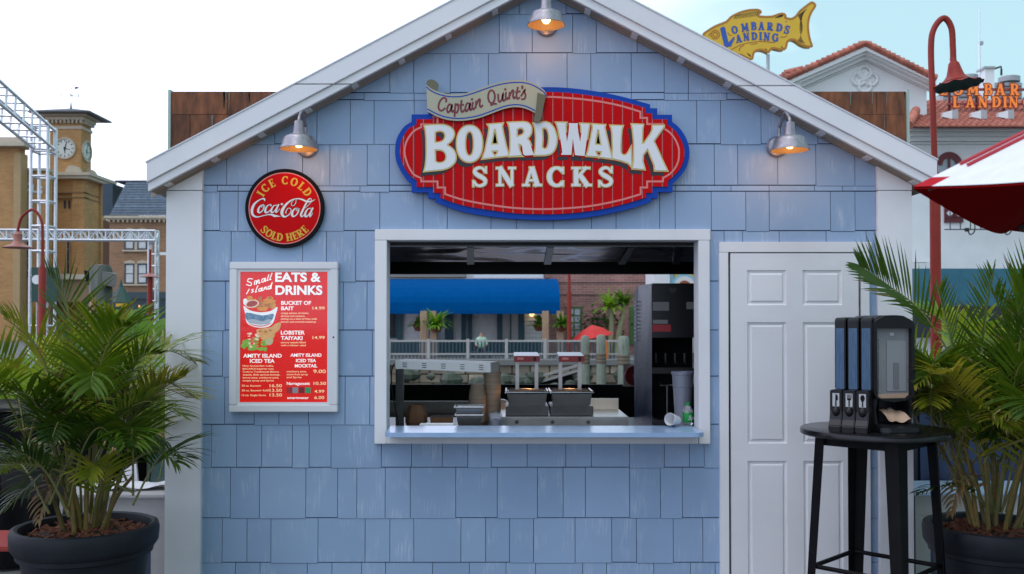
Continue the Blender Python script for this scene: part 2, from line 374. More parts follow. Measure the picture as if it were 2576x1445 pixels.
# ------------------------------------------------------------------ slab-serif capitals as strokes in a unit-high cell
def _arc(cx, cz, rx, rz, a0, a1, n=14, t=.115, u=.06):
    ps, hs = [], []
    for i in range(n + 1):
        a = R(a0 + (a1 - a0) * i / n); ps.append((cx + rx * math.cos(a), cz + rz * math.sin(a))); hs.append(u + (t - u) * abs(math.cos(a)) ** 1.2)
    return ps, hs
def glyph(ch):
    t, u, q = .115, .055, .05
    st = lambda x, a=0, b=1: ([(x, a), (x, b)], [t, t])
    sf = lambda x, z, w=.2: ([(x - w, z + (q if z < .5 else -q)), (x + w, z + (q if z < .5 else -q))], [q, q])
    if ch == 'I': return .44, [st(.22), sf(.22, 0), sf(.22, 1)]
    if ch == 'L': return .66, [st(.2), sf(.2, 0), sf(.2, 1), ([(.2, .06), (.62, .06)], [.06, .06]), ([(.6, .0), (.62, .3)], [.035, .03])]
    if ch == 'E': return .7, [st(.2), ([(.02, .06), (.64, .06)], [.06, .06]), ([(.02, .94), (.62, .94)], [.06, .06]), ([(.2, .5), (.5, .5)], [.05, .05]),
                              ([(.62, 0), (.64, .28)], [.035, .03]), ([(.6, 1), (.61, .74)], [.035, .03]), ([(.5, .36), (.5, .64)], [.03, .03])]
    if ch == 'H': return .9, [st(.2), st(.7), sf(.2, 0), sf(.2, 1), sf(.7, 0), sf(.7, 1), ([(.2, .5), (.7, .5)], [.055, .055])]
    if ch == 'N': return .95, [([(.2, 0), (.2, 1)], [.06, .06]), ([(.77, 0), (.77, 1)], [.06, .06]), ([(.18, 1), (.76, 0)], [t, t]), sf(.2, 0, .17), sf(.17, 1, .15), sf(.77, 1, .17)]
    if ch == 'M': return 1.1, [([(.2, 0), (.22, 1)], [.055, .055]), ([(.9, 0), (.88, 1)], [t, t]), ([(.22, 1), (.52, .2)], [t, t * .9]), ([(.88, 1), (.55, .2)], [.06, .06]), sf(.2, 0, .16), sf(.9, 0), sf(.16, 1, .12), sf(.95, 1, .13)]
    if ch == 'A': return .94, [([(.18, 0), (.45, 1)], [.065, .065]), ([(.74, 0), (.47, 1)], [t, t]), ([(.26, .3), (.66, .3)], [.05, .05]), sf(.18, 0, .17), sf(.74, 0), ([(.34, .97), (.58, .97)], [.04, .04])]
    if ch == 'K': return .92, [st(.2), sf(.2, 0), sf(.2, 1), ([(.24, .42), (.68, 1)], [.06, .06]), ([(.38, .58), (.74, 0)], [t, t]), sf(.74, 0, .18), sf(.66, 1, .18)]
    if ch == 'O': return .92, [tuple([a + b for a, b in zip(_arc(.46, .5, .33, .44, 90, 270), _arc(.46, .5, .33, .44, 270, 450))])]
    if ch == 'C': return .84, [_arc(.46, .5, .33, .44, 42, 318, 18), ([(.74, .98), (.74, .66)], [.035, .04]), ([(.74, .02), (.74, .3)], [.03, .035])]
    if ch == 'G': return .92, [_arc(.46, .5, .33, .44, 42, 340, 18), ([(.74, .98), (.74, .66)], [.035, .04]), ([(.76, .06), (.76, .42)], [t * .9, t * .9]), sf(.74, .42, .17)]
    if ch == 'D': a = _arc(.36, .5, .38, .44, 90, -90); return .86, [st(.2), ([(.02, .94), (.36, .94)], [.055] * 2), ([(.02, .06), (.36, .06)], [.055] * 2), a]
    if ch == 'B': return .8, [st(.2), ([(.02, .94), (.36, .94)], [.05] * 2), ([(.02, .06), (.38, .06)], [.05] * 2), ([(.2, .52), (.38, .52)], [.045] * 2),
                              _arc(.36, .735, .25, .21, 90, -90, 10, .1, .05), _arc(.38, .28, .29, .23, 90, -90, 10, .11, .05)]
    if ch == 'R': return .9, [st(.2), ([(.02, .94), (.38, .94)], [.05] * 2), sf(.2, 0), ([(.2, .48), (.4, .48)], [.045] * 2),
                              _arc(.38, .715, .26, .23, 90, -90, 10, .105, .05), ([(.4, .48), (.72, 0)], [t, t]), sf(.74, 0, .15)]
    if ch == 'S':
        a = [(.62, .74), (.52, .9), (.36, .95), (.2, .86), (.17, .72), (.3, .58), (.48, .47), (.62, .33), (.6, .15), (.42, .05), (.24, .09), (.14, .26)]
        return .78, [([tuple(v) for v in curve_pts(a, 3)], [.05 + .055 * max(0, 1 - abs(i - 16.5) / 12) for i in range(34)]), ([(.66, 1), (.66, .68)], [.03, .035]), ([(.1, 0), (.1, .32)], [.03, .035])]
    if ch == "'": return .2, [([(.1, 1), (.08, .72)], [.07, .03])]
    return .4, []
def slab_text(mb, txt, place, h, y, grow=0.0, ws=1.0, gap=.08, each=None):
    """letters set along a path: place(u) -> (x, z, angle) of a letter whose centre is at distance u from the text's middle"""
    gl = [glyph(c) for c in txt]
    tot = sum(g[0] for g in gl) * ws * h + gap * h * (len(txt) - 1); u = -tot / 2; k = 0
    for w, strokes in gl:
        if each: mb = MB()
        ww = w * ws * h; x0, z0, a = place(u + ww / 2); ca, sa = math.cos(a), math.sin(a)
        for pts, hs in strokes:
            q = []
            for px, pz in pts:
                lx, lz = px * ws * h - ww / 2, pz * h
                q.append((x0 + lx * ca - lz * sa, z0 + lx * sa + lz * ca))
            mb.stroke(q, [v * h + grow for v in hs], y - .00006 * (k % 7), ext=grow); k += 1
        if each and strokes: mb.build(each[0], each[1], each[2], recalc=False)
        u += ww + gap * h
# ================================================================== the setting near the stand
GND = M('grey_paving', (.09, .086, .083), .85, col2=(.14, .133, .126), scale=2.5, detail=8, bump=.2, bscale=40)
PLANK = M('weathered_plank', (.075, .072, .07), .8, col2=(.14, .132, .125), scale=3, stretch=(1.5, 30, 1), detail=6, bump=.15, bscale=30, vary=.2)
m = MB()
LX0, LX1, LY0, LY1 = -9.0, 17.0, 4.2, 37.2      # lagoon
for x0, x1, y0, y1 in ((-600, 600, -300, LY0), (-600, LX0, LY0, LY1), (LX1, 600, LY0, LY1), (-600, 600, LY1, 900)):
    m.add([(x0, y0, 0), (x1, y0, 0), (x1, y1, 0), (x0, y1, 0)], [(0, 1, 2, 3)])
for x0, y0, x1, y1 in ((LX0, LY0, LX1, LY0), (LX1, LY0, LX1, LY1), (LX1, LY1, LX0, LY1), (LX0, LY1, LX0, LY0)):
    m.add([(x0, y0, 0), (x1, y1, 0), (x1, y1, -2.5), (x0, y0, -2.5)], [(0, 1, 2, 3)])
tag(m.build('ground', GND, recalc=False), kind='structure')
WATER = M('lagoon_water', (.02, .045, .04), .06, bump=.25, bscale=3, spec=.6)
m = MB(); m.add([(LX0, LY0, -1.25), (LX1, LY0, -1.25), (LX1, LY1, -1.25), (LX0, LY1, -1.25)], [(0, 1, 2, 3)])
tag(m.build('water', WATER, recalc=False), kind='structure')
deck = thing('boardwalk', None, None, (-3, -1, 0), kind='structure')
pl = None
for i in range(15):
    y = -2.6 + i * .2
    if pl is None:
        m = MB(); m.box(-4.6, -1.2, y + .004, y + .194, .004, .028); pl = m.build('plank', PLANK, deck, bevel=.003)
        y00 = y
    else:
        o = pl.copy(); C.objects.link(o); o.parent = deck; o.location = (rnd.uniform(-.01, .01), y - y00, rnd.uniform(-.002, .002))
deck.rotation_euler = (0, 0, R(4))

# ================================================================== the snack stand
SX0, SX1 = PX(420, 0, 1000), PX(2291, 0, 1000)
stand = thing('snack_stand', 'pale blue shingled snack stand with white gable trim, serving window and white door', 'snack stand', ((SX0 + SX1) / 2, 0, 0))
FY = -.15                                              # fascia plane
def wz(y): return PZ(y, 0)
def wx(x, y=800): return P(x, y, 0).x
apex = (1364.0, -118.0)
def roofz(x, off=0.0, Y=FY):
    """pixel height of the roof's top line at pixel x"""
    return (apex[1] + (apex[0] - x) * .5285 if x < apex[0] else apex[1] + (x - apex[0]) * .5234) + off
# wall behind the shingles, with the serving window cut out
WX0, WX1, WZ0, WZ1 = wx(972), wx(1757), wz(1098), wz(605)
gab = [P(x, roofz(x, 88), 0) for x in (430, 1364, 2284)]
ml, mr_, mt = (gab[0].x, gab[0].z), (gab[2].x, gab[2].z), (gab[1].x, gab[1].z)
outline = [(ml[0], 0.02), (mr_[0], 0.02), mr_, mt, ml]
m = MB()
for cl in ([(1, 0, WX0)], [(-1, 0, -WX1)], [(-1, 0, -WX0), (1, 0, WX1), (0, 1, WZ0)], [(-1, 0, -WX0), (1, 0, WX1), (0, -1, -WZ1)]):
    q = outline
    for c in cl: q = clip(q, *c)
    m.prism(q, .013, .1)
m.build('wall', SEAM, stand)
# shingles
rows = [-60, 35, 133, 233, 251, 362, 466, 481, 580, 707, 830, 946, 1067, 1175, 1302, 1414, 1545]
given = {2: [868, 980, 1040, 1132, 1228, 1325, 1427, 1487, 1589, 1672, 1733], 4: [596, 690, 796, 880, 940, 1041, 1104, 1235, 1754, 1814, 1916, 2003, 2059],
         5: [569, 672, 760, 829, 923, 979, 1798, 1857, 1958, 2054, 2152], 1: [1256, 1339, 1441, 1501, 1604],
         7: [552, 598, 683, 865, 955, 1064, 1125, 1235, 1299, 1392, 1488, 1550, 1660, 1699, 1790, 1877, 1936, 2090, 2152],
         12: [534, 597, 660, 737, 779, 834, 973, 1036, 1113, 1177, 1236, 1326, 1423, 1487, 1583, 1670, 1733],
         13: [582, 655, 771, 851, 899, 970, 1033, 1147, 1251, 1352, 1416, 1472, 1583, 1660, 1715]}
given[3] = [x + d for x, d in zip([800, 915, 1041, 1132, 1228, 1325, 1427, 1487, 1589, 1672, 1733, 1830], [0] * 12)]
given[6] = [546, 598, 690, 800, 905, 979, 1060, 1180, 1260, 1380, 1490, 1600, 1700, 1840, 1936, 2050, 2120]
HX0, HX1, HZ0, HZ1 = wx(960), wx(1770), wz(1109), wz(590)     # hole under the window frame
DX0, DZ1 = wx(1822), wz(622)
DX1 = wx(2180)
g = .0017
for r in range(len(rows) - 1):
    ya, yb = rows[r], rows[r + 1]
    if r in given: xs = [510] + given[r] + [2205]
    else:
        xs, x = [510], 510 + rnd.uniform(20, 90)
        while x < 2205 - 40: xs.append(x); x += rnd.choice([62, 74, 92, 104, 118, 60])
        xs.append(2205)
    zb0, zt0 = wz(yb), wz(ya)
    X = [wx(x) for x in xs]
    for hx in (HX0, HX1, DX0, DX1):
        if (hx in (HX0, HX1) and zt0 > HZ0 and zb0 < HZ1) or (hx in (DX0, DX1) and zb0 < DZ1):
            X = [v for v in X if abs(v - hx) > .03] + [hx]
    X = sorted(X)
    for i in range(len(X) - 1):
        x0, x1 = X[i] + g, X[i + 1] - g
        cxm = (x0 + x1) / 2; jit = rnd.choice([.02, .0205, .021, .031, .034])
        zb, zt = zb0 + g + (.02 - jit) * .5, zt0 - .004
        if HX0 < cxm < HX1:
            if zb < HZ1 and zt > HZ0:
                if zt > HZ1: zb = HZ1
                elif zb < HZ0: zt = HZ0
                else: continue
        if DX0 < cxm < DX1 and zb < DZ1:
            if zt > DZ1: zb = DZ1
            else: continue
        poly = [(x0, zb), (x1, zb), (x1, zt), (x0, zt)]
        # the gable cuts the boards along the soffit
        a, b_ = ml, mt; nx, nz = -(b_[1] - a[1]), (b_[0] - a[0]); poly = clip(poly, nx, nz, nx * a[0] + nz * a[1])
        a, b_ = mt, mr_; nx, nz = -(b_[1] - a[1]), (b_[0] - a[0])
        if len(poly) > 2: poly = clip(poly, nx, nz, nx * a[0] + nz * a[1])
        if len(poly) < 3: continue
        mb = MB(); n = len(poly); tz = rnd.uniform(-.0008, .0008)
        fy = lambda z: -.0045 + .0028 * (z - zb) / max(.01, zt - zb) + tz
        mb.add([(px, fy(pz), pz) for px, pz in poly] + [(px, .0125, pz) for px, pz in poly],
               [tuple(range(n)), tuple(range(2 * n - 1, n - 1, -1))] + [(i_, n + i_, n + (i_ + 1) % n, (i_ + 1) % n) for i_ in range(n)])
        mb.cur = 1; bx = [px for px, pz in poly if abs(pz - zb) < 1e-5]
        if len(bx) > 1: mb.add([(min(bx), -.0036, zb - .0021), (max(bx), -.0036, zb - .0021), (max(bx), -.0036, zb + .0004), (min(bx), -.0036, zb + .0004)], [(0, 1, 2, 3)])   # flat dark strip paints in the groove's shadow line under the board
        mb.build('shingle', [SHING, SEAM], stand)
# corner boards, with a seam under the gable triangle
for xa, xb, inner in ((420, 510, 1), (2206, 2292, 0)):
    a, b_ = wx(xa, 1000), wx(xb, 1000)
    zs = wz(481)
    m = MB(); m.box(a, b_, -.03, .1, .0, zs - .002); m.build('corner_board', WHITE, stand, bevel=.003)
    def soff(xm): return mt[1] + (ml[1] - mt[1]) * (mt[0] - xm) / (mt[0] - ml[0]) if xm < mt[0] else mt[1] + (mr_[1] - mt[1]) * (xm - mt[0]) / (mr_[0] - mt[0])
    m = MB(); m.prism([(a, zs + .002), (b_, zs + .002), (b_, soff(b_) + .02), (a, soff(a) + .02)], -.03, .1)
    m.build('corner_board', WHITE, stand)
# fascia boards: wide upper board, lower board set back; each rake is two lengths with a level joint
for side in (0, 1):
    xs = (368, 1364) if side == 0 else (1364, 2358)
    seam = 212 if side == 0 else 216
    for k, (o0, o1, y0, y1) in enumerate(((0, 51, FY, FY + .03), (53, 76, FY + .014, FY + .04))):
        xe = (xs[0] + (4 if k and side == 0 else 0), xs[1] - (4 if k and side else 0))
        po = [(xe[0], roofz(xe[0], o0)), (xe[1], roofz(xe[1], o0)), (xe[1], roofz(xe[1], o1)), (xe[0], roofz(xe[0], o1))]
        for part in (clip(po, 0, 1, seam - 1.0), clip(po, 0, -1, -(seam + 1.0))):
            if len(part) < 3: continue
            m = MB(); m.prismp(part, y0, y1); m.build('fascia_board', WHITE, stand, bevel=.0025)
# roof slabs and soffits
ROOF = M('pale_roof_sheet', (.55, .56, .58), .5, col2=(.62, .62, .64), scale=3)
for side in (0, 1):
    xs = (366, 1364) if side == 0 else (1364, 2360)
    a = [P(x, roofz(x, -3), FY) for x in xs]; b_ = [P(x, roofz(x, 1), FY) for x in xs]; c_ = [P(x, roofz(x, 74), FY) for x in xs]
    m = MB(); m.prism([(a[0].x, a[0].z), (a[1].x, a[1].z), (b_[1].x, b_[1].z), (b_[0].x, b_[0].z)], FY - .004, 2.5); m.build('roof_panel', ROOF, stand)
    xi = [P(x, roofz(x, 74), FY) for x in ((372, 1364) if side == 0 else (1364, 2354))]
    m = MB(); m.prism([(xi[0].x, xi[0].z + .05), (xi[1].x, xi[1].z + .05), (xi[1].x, xi[1].z), (xi[0].x, xi[0].z)], FY + .041, 2.5); m.build('soffit', WOODD, stand)
    xf = (380, 1364) if side == 0 else (1364, 2346)
    m = MB(); m.prismp([(xf[0], roofz(xf[0], 66)), (xf[1], roofz(xf[1], 66)), (xf[1], roofz(xf[1], 96)), (xf[0], roofz(xf[0], 96))], -.036 if 0 else -.0335, -.0305); m.build('frieze_board', WOODD, stand)
    # short white blocks under the soffit
    for k in range(9):
        xp = (412 + k * 119) if side == 0 else (2314 - k * 119)
        if (side == 0 and xp > 1300) or (side == 1 and xp < 1430): continue
        z = P(xp, roofz(xp, 74), FY); sl = (.5285 if side == 0 else -.5234)
        m = MB(); w = .032
        m.hexa([(z.x - w / 2, FY + .042, z.z - sl * w / 2 - .004), (z.x + w / 2, FY + .042, z.z + sl * w / 2 - .004), (z.x + w / 2, -.0105, z.z + sl * w / 2 - .004), (z.x - w / 2, -.0105, z.z - sl * w / 2 - .004),
                (z.x - w / 2, FY + .042, z.z - sl * w / 2 + .01), (z.x + w / 2, FY + .042, z.z + sl * w / 2 + .01), (z.x + w / 2, -.0105, z.z + sl * w / 2 + .01), (z.x - w / 2, -.0105, z.z - sl * w / 2 + .01)])
        m.build('soffit_block', WHITE, stand)
# window casing
m = MB(); fr = -.034
def wb(xa, ya, xb, yb, y0, y1, mm):
    a, b_ = P(xa, ya, y0), P(xb, yb, y0); mm.box(a.x, b_.x, y0, y1, b_.z, a.z)
wf = MB()
for q in ((943, 577, 1787, 604.6), (943, 605, 972, 1117), (1757, 605, 1787, 1117), (972.3, 1098, 1756.7, 1117)):
    mm = MB(); wb(*q, fr, .11, mm); mm.build('window_casing', WHITE, stand, bevel=.0025)
SILLM = M('blue_sill_paint', (.27, .40, .60), .22, col2=(.33, .46, .64), scale=6, rvar=.06)
a, b_ = P(966, 1089, -.22), P(1774, 1101, -.22)
m = MB(); n = 5; rr = .05; out = []
for cx, cy, a0 in ((a.x + rr, -.22 + rr, 180), (b_.x - rr, -.22 + rr, 270)):
    for k in range(n + 1): out.append((cx + rr * math.cos(R(a0 + 90 * k / n)), cy + rr * math.sin(R(a0 + 90 * k / n))))
wxl, wxr = P(972, 1090, fr).x, P(1757, 1090, fr).x
out += [(b_.x, fr - .002), (wxr - .002, fr - .002), (wxr - .002, .14), (wxl + .002, .14), (wxl + .002, fr - .002), (a.x, fr - .002)]
k = len(out); m.add([(x, y, a.z) for x, y in out] + [(x, y, b_.z) for x, y in out], [tuple(range(k)), tuple(range(2 * k - 1, k - 1, -1))] + [(i, (i + 1) % k, k + (i + 1) % k, k + i) for i in range(k)])
m.build('counter_sill', SILLM, stand, bevel=.006)
SILL_Z = a.z
# door: casing, leaf with six raised panels
for q in ((1810, 609, 2192.5, 635), (1810, 635.4, 1835.5, 1560), (2166.5, 635.4, 2192.5, 1560)):
    mm = MB(); wb(*q, -.03, .1, mm); mm.build('door_casing', WHITE, stand, bevel=.002)
a, b_ = P(1837.5, 637.5, -.026), P(2164.5, 1558, -.026)
pan = [(x0, x1, ya, yb) for ya, yb in ((680, 768), (811, 1116), (1160, 1466)) for x0, x1 in ((1880, 1979), (2020, 2119))]
m = MB(); dx = sorted({a.x, b_.x} | {P(p, 900, -.026).x for q in pan for p in q[:2]}); dz = sorted({a.z, b_.z} | {PZ(p, -.026) for q in pan for p in q[2:]})
holes = [(P(q[0], 900, -.026).x, P(q[1], 900, -.026).x, PZ(q[3], -.026), PZ(q[2], -.026)) for q in pan]
vs, fs, vid = [], [], {}
def V_(x, z):
    if (x, z) not in vid: vid[(x, z)] = len(vs); vs.append((x, -.026, z))
    return vid[(x, z)]
for i in range(len(dx) - 1):
    for j in range(len(dz) - 1):
        cxm, czm = (dx[i] + dx[i + 1]) / 2, (dz[j] + dz[j + 1]) / 2
        if any(h[0] < cxm < h[1] and h[2] < czm < h[3] for h in holes): continue
        fs.append((V_(dx[i], dz[j]), V_(dx[i + 1], dz[j]), V_(dx[i + 1], dz[j + 1]), V_(dx[i], dz[j + 1])))
m.add(vs, fs); m.box(a.x, b_.x, .02, .04, b_.z, a.z)
for x0, x1, z0, z1 in ((a.x, a.x, b_.z, a.z), (b_.x, b_.x, b_.z, a.z)): m.add([(x0, -.026, z0), (x0, .02, z0), (x0, .02, z1), (x0, -.026, z1)], [(0, 1, 2, 3)])
m.add([(a.x, -.026, a.z), (b_.x, -.026, a.z), (b_.x, .02, a.z), (a.x, .02, a.z)], [(0, 1, 2, 3)])
door = m.build('door', WHITE, stand, recalc=False)
for h in holes:
    m = MB(); L_ = [(0, -.026), (.005, -.018), (.016, -.0155), (.022, -.0225), (.026, -.0245)]
    for i in range(len(L_) - 1):
        (d0, y0), (d1, y1) = L_[i], L_[i + 1]
        A = [(h[0] + d0, y0, h[2] + d0), (h[1] - d0, y0, h[2] + d0), (h[1] - d0, y0, h[3] - d0), (h[0] + d0, y0, h[3] - d0)]
        B = [(h[0] + d1, y1, h[2] + d1), (h[1] - d1, y1, h[2] + d1), (h[1] - d1, y1, h[3] - d1), (h[0] + d1, y1, h[3] - d1)]
        m.add(A + B, [(k, (k + 1) % 4, 4 + (k + 1) % 4, 4 + k) for k in range(4)])
    m.add(B, [(0, 1, 2, 3)])
    o = m.build('raised_panel', WHITE, None, recalc=False)
    o.data.transform(Matrix.Translation(-org(stand))); o.parent = door
m = MB(); m.box(a.x - .006, b_.x + .006, .0, .02, .02, a.z + .004); m.build('door_gap_liner', BLACKM, stand)
# inside shell
INT = M('interior_lining', (.05, .048, .045), .6, col2=(.07, .065, .06))
m = MB(); m.box(SX0 + .02, SX0 + .1, .102, 2.4, 0.01, 2.3); m.build('side_wall', INT, stand)
m = MB(); m.box(SX1 - .1, SX1 - .02, .102, 2.4, 0.01, 2.3); m.build('side_wall', INT, stand)
BY = 2.4
m = MB()
zt, zb = PZ(689, BY), PZ(967, BY)
m.box(SX0 + .1, SX1 - .1, BY - .06, BY, .01, zb); m.box(SX0 + .1, SX1 - .1, BY - .06, BY, zt, 2.62)
m.box(SX0 + .1, PX(905, BY), BY - .06, BY, zb, zt); m.box(PX(1790, BY), SX1 - .1, BY - .06, BY, zb, zt)
m.build('back_wall', BLACKM, stand)
m = MB(); m.box(SX0 + .1, SX1 - .1, .102, BY - .06, 2.6, 2.64); m.build('ceiling', BLACKM, stand)
m = MB(); m.box(SX0 + .1, SX1 - .1, .102, BY - .06, .02, .06); m.build('floor_panel', M('rubber_floor', (.03, .03, .03), .8), stand)
# black shutter housing just inside the head of the window and the dark side track
m = MB(); m.box(P(968, 600, .14).x, P(1762, 600, .14).x, .112, .2, PZ(620, .16), PZ(590, .16)); m.build('shutter_housing', BLACKP, stand, bevel=.004)
m = MB(); m.box(P(1750.5, 600, .13).x, P(1757, 600, .13).x + .03, .112, .15, SILL_Z, PZ(600, .13)); m.build('shutter_track', M('dark_aluminium', (.2, .2, .2), .4, .9), stand)
m = MB(); m.box(P(968, 600, .13).x - .02, P(973.5, 600, .13).x, .112, .15, SILL_Z, PZ(600, .13)); m.build('shutter_track', _mats['dark_aluminium'], stand)
# raised service hatch at the back: wavy polished lining with four ribs and a black lip
hat = bpy.data.materials.new('polished_hatch_steel'); hat.use_nodes = True; nt = hat.node_tree
b = nt.nodes['Principled BSDF']; b.inputs['Metallic'].default_value = .8; b.inputs['Roughness'].default_value = .18; b.inputs['Base Color'].default_value = (.74, .66, .70, 1)
t = _n(nt, 'ShaderNodeTexCoord'); mpn = _n(nt, 'ShaderNodeMapping'); mpn.inputs['Scale'].default_value = (1.7, 2, 9)
nz = _n(nt, 'ShaderNodeTexNoise'); nz.inputs['Scale'].default_value = 1.3; nz.inputs['Detail'].default_value = 1.0
bp = _n(nt, 'ShaderNodeBump'); bp.inputs['Strength'].default_value = .6; bp.inputs['Distance'].default_value = .05
nt.links.new(t.outputs['Object'], mpn.inputs[0]); nt.links.new(mpn.outputs[0], nz.inputs['Vector']); nt.links.new(nz.outputs['Fac'], bp.inputs['Height']); nt.links.new(bp.outputs[0], b.inputs['Normal'])
HA, HB = 2.16, 2.19
p0, p1, p2, p3 = P(940, 616, HA), P(1775, 616, HA), P(1770, 659, HB), P(935, 659, HB)
m = MB(); up = Vector((0, .03, .01)); m.hexa([p0, p1, p2, p3, p0 + up, p1 + up, p2 + up, p3 + up]); hatch = m.build('service_hatch', hat, stand)
m = MB(); m.box(PX(930, HB), PX(1775, HB), HB + .005, HB + .06, PZ(690, HB), PZ(655, HB) + .08); m.build('hatch_lip', BLACKP, stand)
for (xa, xb) in ((1184, 1184), (1385, 1377), (1590, 1563), (1960 / 1.68 / 1.4927 + 924.5, 1700)):
    w = 9; m = MB(); q = [P(xa - w, 617, HA - .004), P(xa + w, 617, HA - .004), P(xb + w, 660, HB - .004), P(xb - w, 660, HB - .004)]
    dn = Vector((0, -.01, -.02)); m.hexa([v + dn for v in q] + q)
    o = m.build('hatch_rib', STEEL, None); o.data.transform(Matrix.Translation(-org(stand))); o.parent = hatch
m = MB(); m.tube([(P(1377 + 8 * math.cos(k * .6), 694 + 8 * math.sin(k * .6), HB).to_tuple()) for k in range(11)], .003, 6); m.build('pull_ring', STEEL, stand)

# rusty metal screen standing behind the gable
SY = 2.75
RUST = M('rusty_copper_sheet', (.050, .019, .010), .8, col2=(.27, .088, .032), scale=3.4, stretch=(4.5, 1, 1.1), detail=10, lo=.30, hi=.72, bump=.1, bscale=30, vary=.3)
GRN = M('pale_green_edge', (.36, .44, .38), .6)
scr = thing('metal_screen', 'tall screen of rusty brown metal sheets rising behind the white gable', 'screen', (PX(1355, SY), SY, 0))
x0, x1 = P(431, 400, SY).x, P(2280, 400, SY).x
m = MB(); m.box(x0 - .02, x1 + .02, SY + .03, SY + .08, 2.68, PZ(231, SY)); m.build('backing', BLACKM, scr)
for xx in (x0 - .025, x1): 
    m = MB(); m.box(xx, xx + .022, SY - .02, SY + .09, 2.68, PZ(227, SY)); m.build('edge_strip', GRN, scr)
ry = [231, 289, 402, 520]
for r in range(3):
    x = x0 + (.0 if r % 2 == 0 else -.3); zt, zb = PZ(ry[r], SY), PZ(ry[r + 1], SY)
    while x < x1:
        w = rnd.choice([.46, .5, .48, .62]); xa, xb = max(x, x0), min(x + w, x1)
        if xb - xa > .03:
            m = MB(); m.box(xa + .002, xb - .002, SY - rnd.uniform(0, .006), SY + .03, zb + .003, zt); m.build('sheet', RUST, scr)
        if xb - xa > .2:
            sm_ = MB()
            for q in range(3):
                sx2 = xa + (xb - xa) * rnd.choice([.02, .3, .62, .93, .97]); l2 = rnd.uniform(.25, .8) * (zt - zb); w2 = rnd.uniform(.006, .02)
                sm_.add([(sx2, SY - .0082, zt - .004), (sx2 + w2, SY - .0082, zt - .004), (sx2 + w2 * .6, SY - .0082, zt - l2), (sx2 + w2 * .3, SY - .0082, zt - l2)], [(0, 1, 2, 3)])
            sm_.build('verdigris_streak', M('verdigris_grey', (.17, .17, .15), .8, col2=(.10, .075, .06), scale=9, stretch=(6, 1, 1)), scr, recalc=False)
        x += w

# ================================================================== barn lamps on the wall
WARM = M('lamp_warm_enamel', (.11, .08, .05), .6)
BULB = M('glowing_bulb', (1, .8, .5), .4, emit=(1, .62, .26), estr=5)
def barn_lamp(px, rimy, platex, platey, label):
    Y = -.255; c = P(px, rimy, Y); pl_ = P(platex, platey, 0)
    t = thing('barn_lamp', label, 'wall lamp', (pl_.x, 0, pl_.z), 'galvanised barn lamps on the stand wall')
    h = .1
    prof = [(.100, 0), (.104, .001), (.103, .006), (.091, .03), (.086, .052), (.078, .067), (.060, .076), (.036, .082), (.031, .10), (.025, .15), (.024, .154), (.0, .156)]
    inner = [(.100, 0), (.088, .03), (.083, .05), (.074, .064), (.05, .072), (.0, .076)]
    m = MB(); m.lathe(prof, c, 40); o = m.build('lamp_shade', GALV, t, smooth=40)
    m = MB(); m.lathe(inner, c, 40); q = m.build('reflector', WARM, None, smooth=60, recalc=False); q.data.transform(Matrix.Translation(-org(t))); q.parent = o
    m = MB(); m.lathe([(.0, .002), (.014, .004), (.023, .016), (.026, .03), (.022, .046), (.014, .058), (.0, .06)], c + Vector((0, 0, .008)), 18); m.build('bulb', BULB, t, smooth=60)
    m = MB(); m.lathe([(0, -.036), (.03, -.034), (.052, -.026), (.058, -.014), (.061, -.0105)], (pl_.x, 0, pl_.z), 32, axis='Y'); m.build('wall_plate', GALV, t, smooth=40)
    top = c + Vector((0, 0, .15))
    pts = curve_pts([(pl_.x, -.03, pl_.z + .01), (pl_.x, -.052, pl_.z + .03), (pl_.x, -.06, pl_.z + .12), (pl_.x, -.075, top.z + .02), (pl_.x + (top.x - pl_.x) * .5, -.16, top.z + .075), (top.x, -.245, top.z + .03), (top.x, Y, top.z - .002)], 5)
    m = MB(); m.tube(pts, .0085, 10); m.build('gooseneck', GALV, t, smooth=50)
    ld = bpy.data.lights.new('lamp_light', 'POINT'); ld.energy = 1.25; ld.color = (1, .42, .12); ld.shadow_soft_size = .02
    lo = bpy.data.objects.new('lamp_light', ld); link(lo, t); lo.location = c + Vector((0, 0, -.022)) - org(t)
    return t
barn_lamp(752, 376, 774, 372, 'galvanised barn lamp above the round red sign')
barn_lamp(1374, 64, 1375, 68, 'galvanised barn lamp under the peak of the gable')
barn_lamp(1987, 379, 1953, 371, 'galvanised barn lamp on the gable nearest the white door')
# ================================================================== signs
REDS = M('sign_red', (.50, .0035, .005), .5, col2=(.55, .005, .007), scale=2, spec=.06)
PINK = M('sign_pink', (.68, .19, .17), .4); DRED = M('sign_dark_line', (.10, .008, .012), .5)
BLUES = M('sign_blue', (.004, .050, .34), .45, col2=(.006, .058, .37), scale=3, spec=.15)
CREAM = M('sign_cream', (.60, .50, .20), .5, spec=.1); LWHITE = M('sign_white', (.72, .72, .72), .4); SBLACK = M('sign_black', (.014, .014, .018), .5)
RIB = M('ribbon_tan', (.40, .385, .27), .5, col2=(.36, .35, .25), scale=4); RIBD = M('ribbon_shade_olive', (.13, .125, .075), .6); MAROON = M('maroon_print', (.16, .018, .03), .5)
YEL = M('sign_yellow', (.66, .38, .015), .45)
def mapper(sx, sy, k, Y):
    def f(x, y): p = P((sx + x / k) / 1.49262, (sy + y / k) / 1.49262, Y); return (p.x, p.z)
    return f
SGY = -.055
z5 = mapper(1400, 250, 2.0608, SGY)
sg = thing('main_sign', 'large oval red and blue sign with white lettering and tan ribbon above the window', 'sign', (z5(1310, 600)[0], SGY, z5(1310, 1180)[1]))
def arcpts(l, per=5): return [tuple(v) for v in curve_pts(l, per)]
oL = arcpts([(300, 915), (255, 870), (210, 800), (180, 730), (172, 655), (180, 580), (205, 520), (245, 465), (300, 430)])
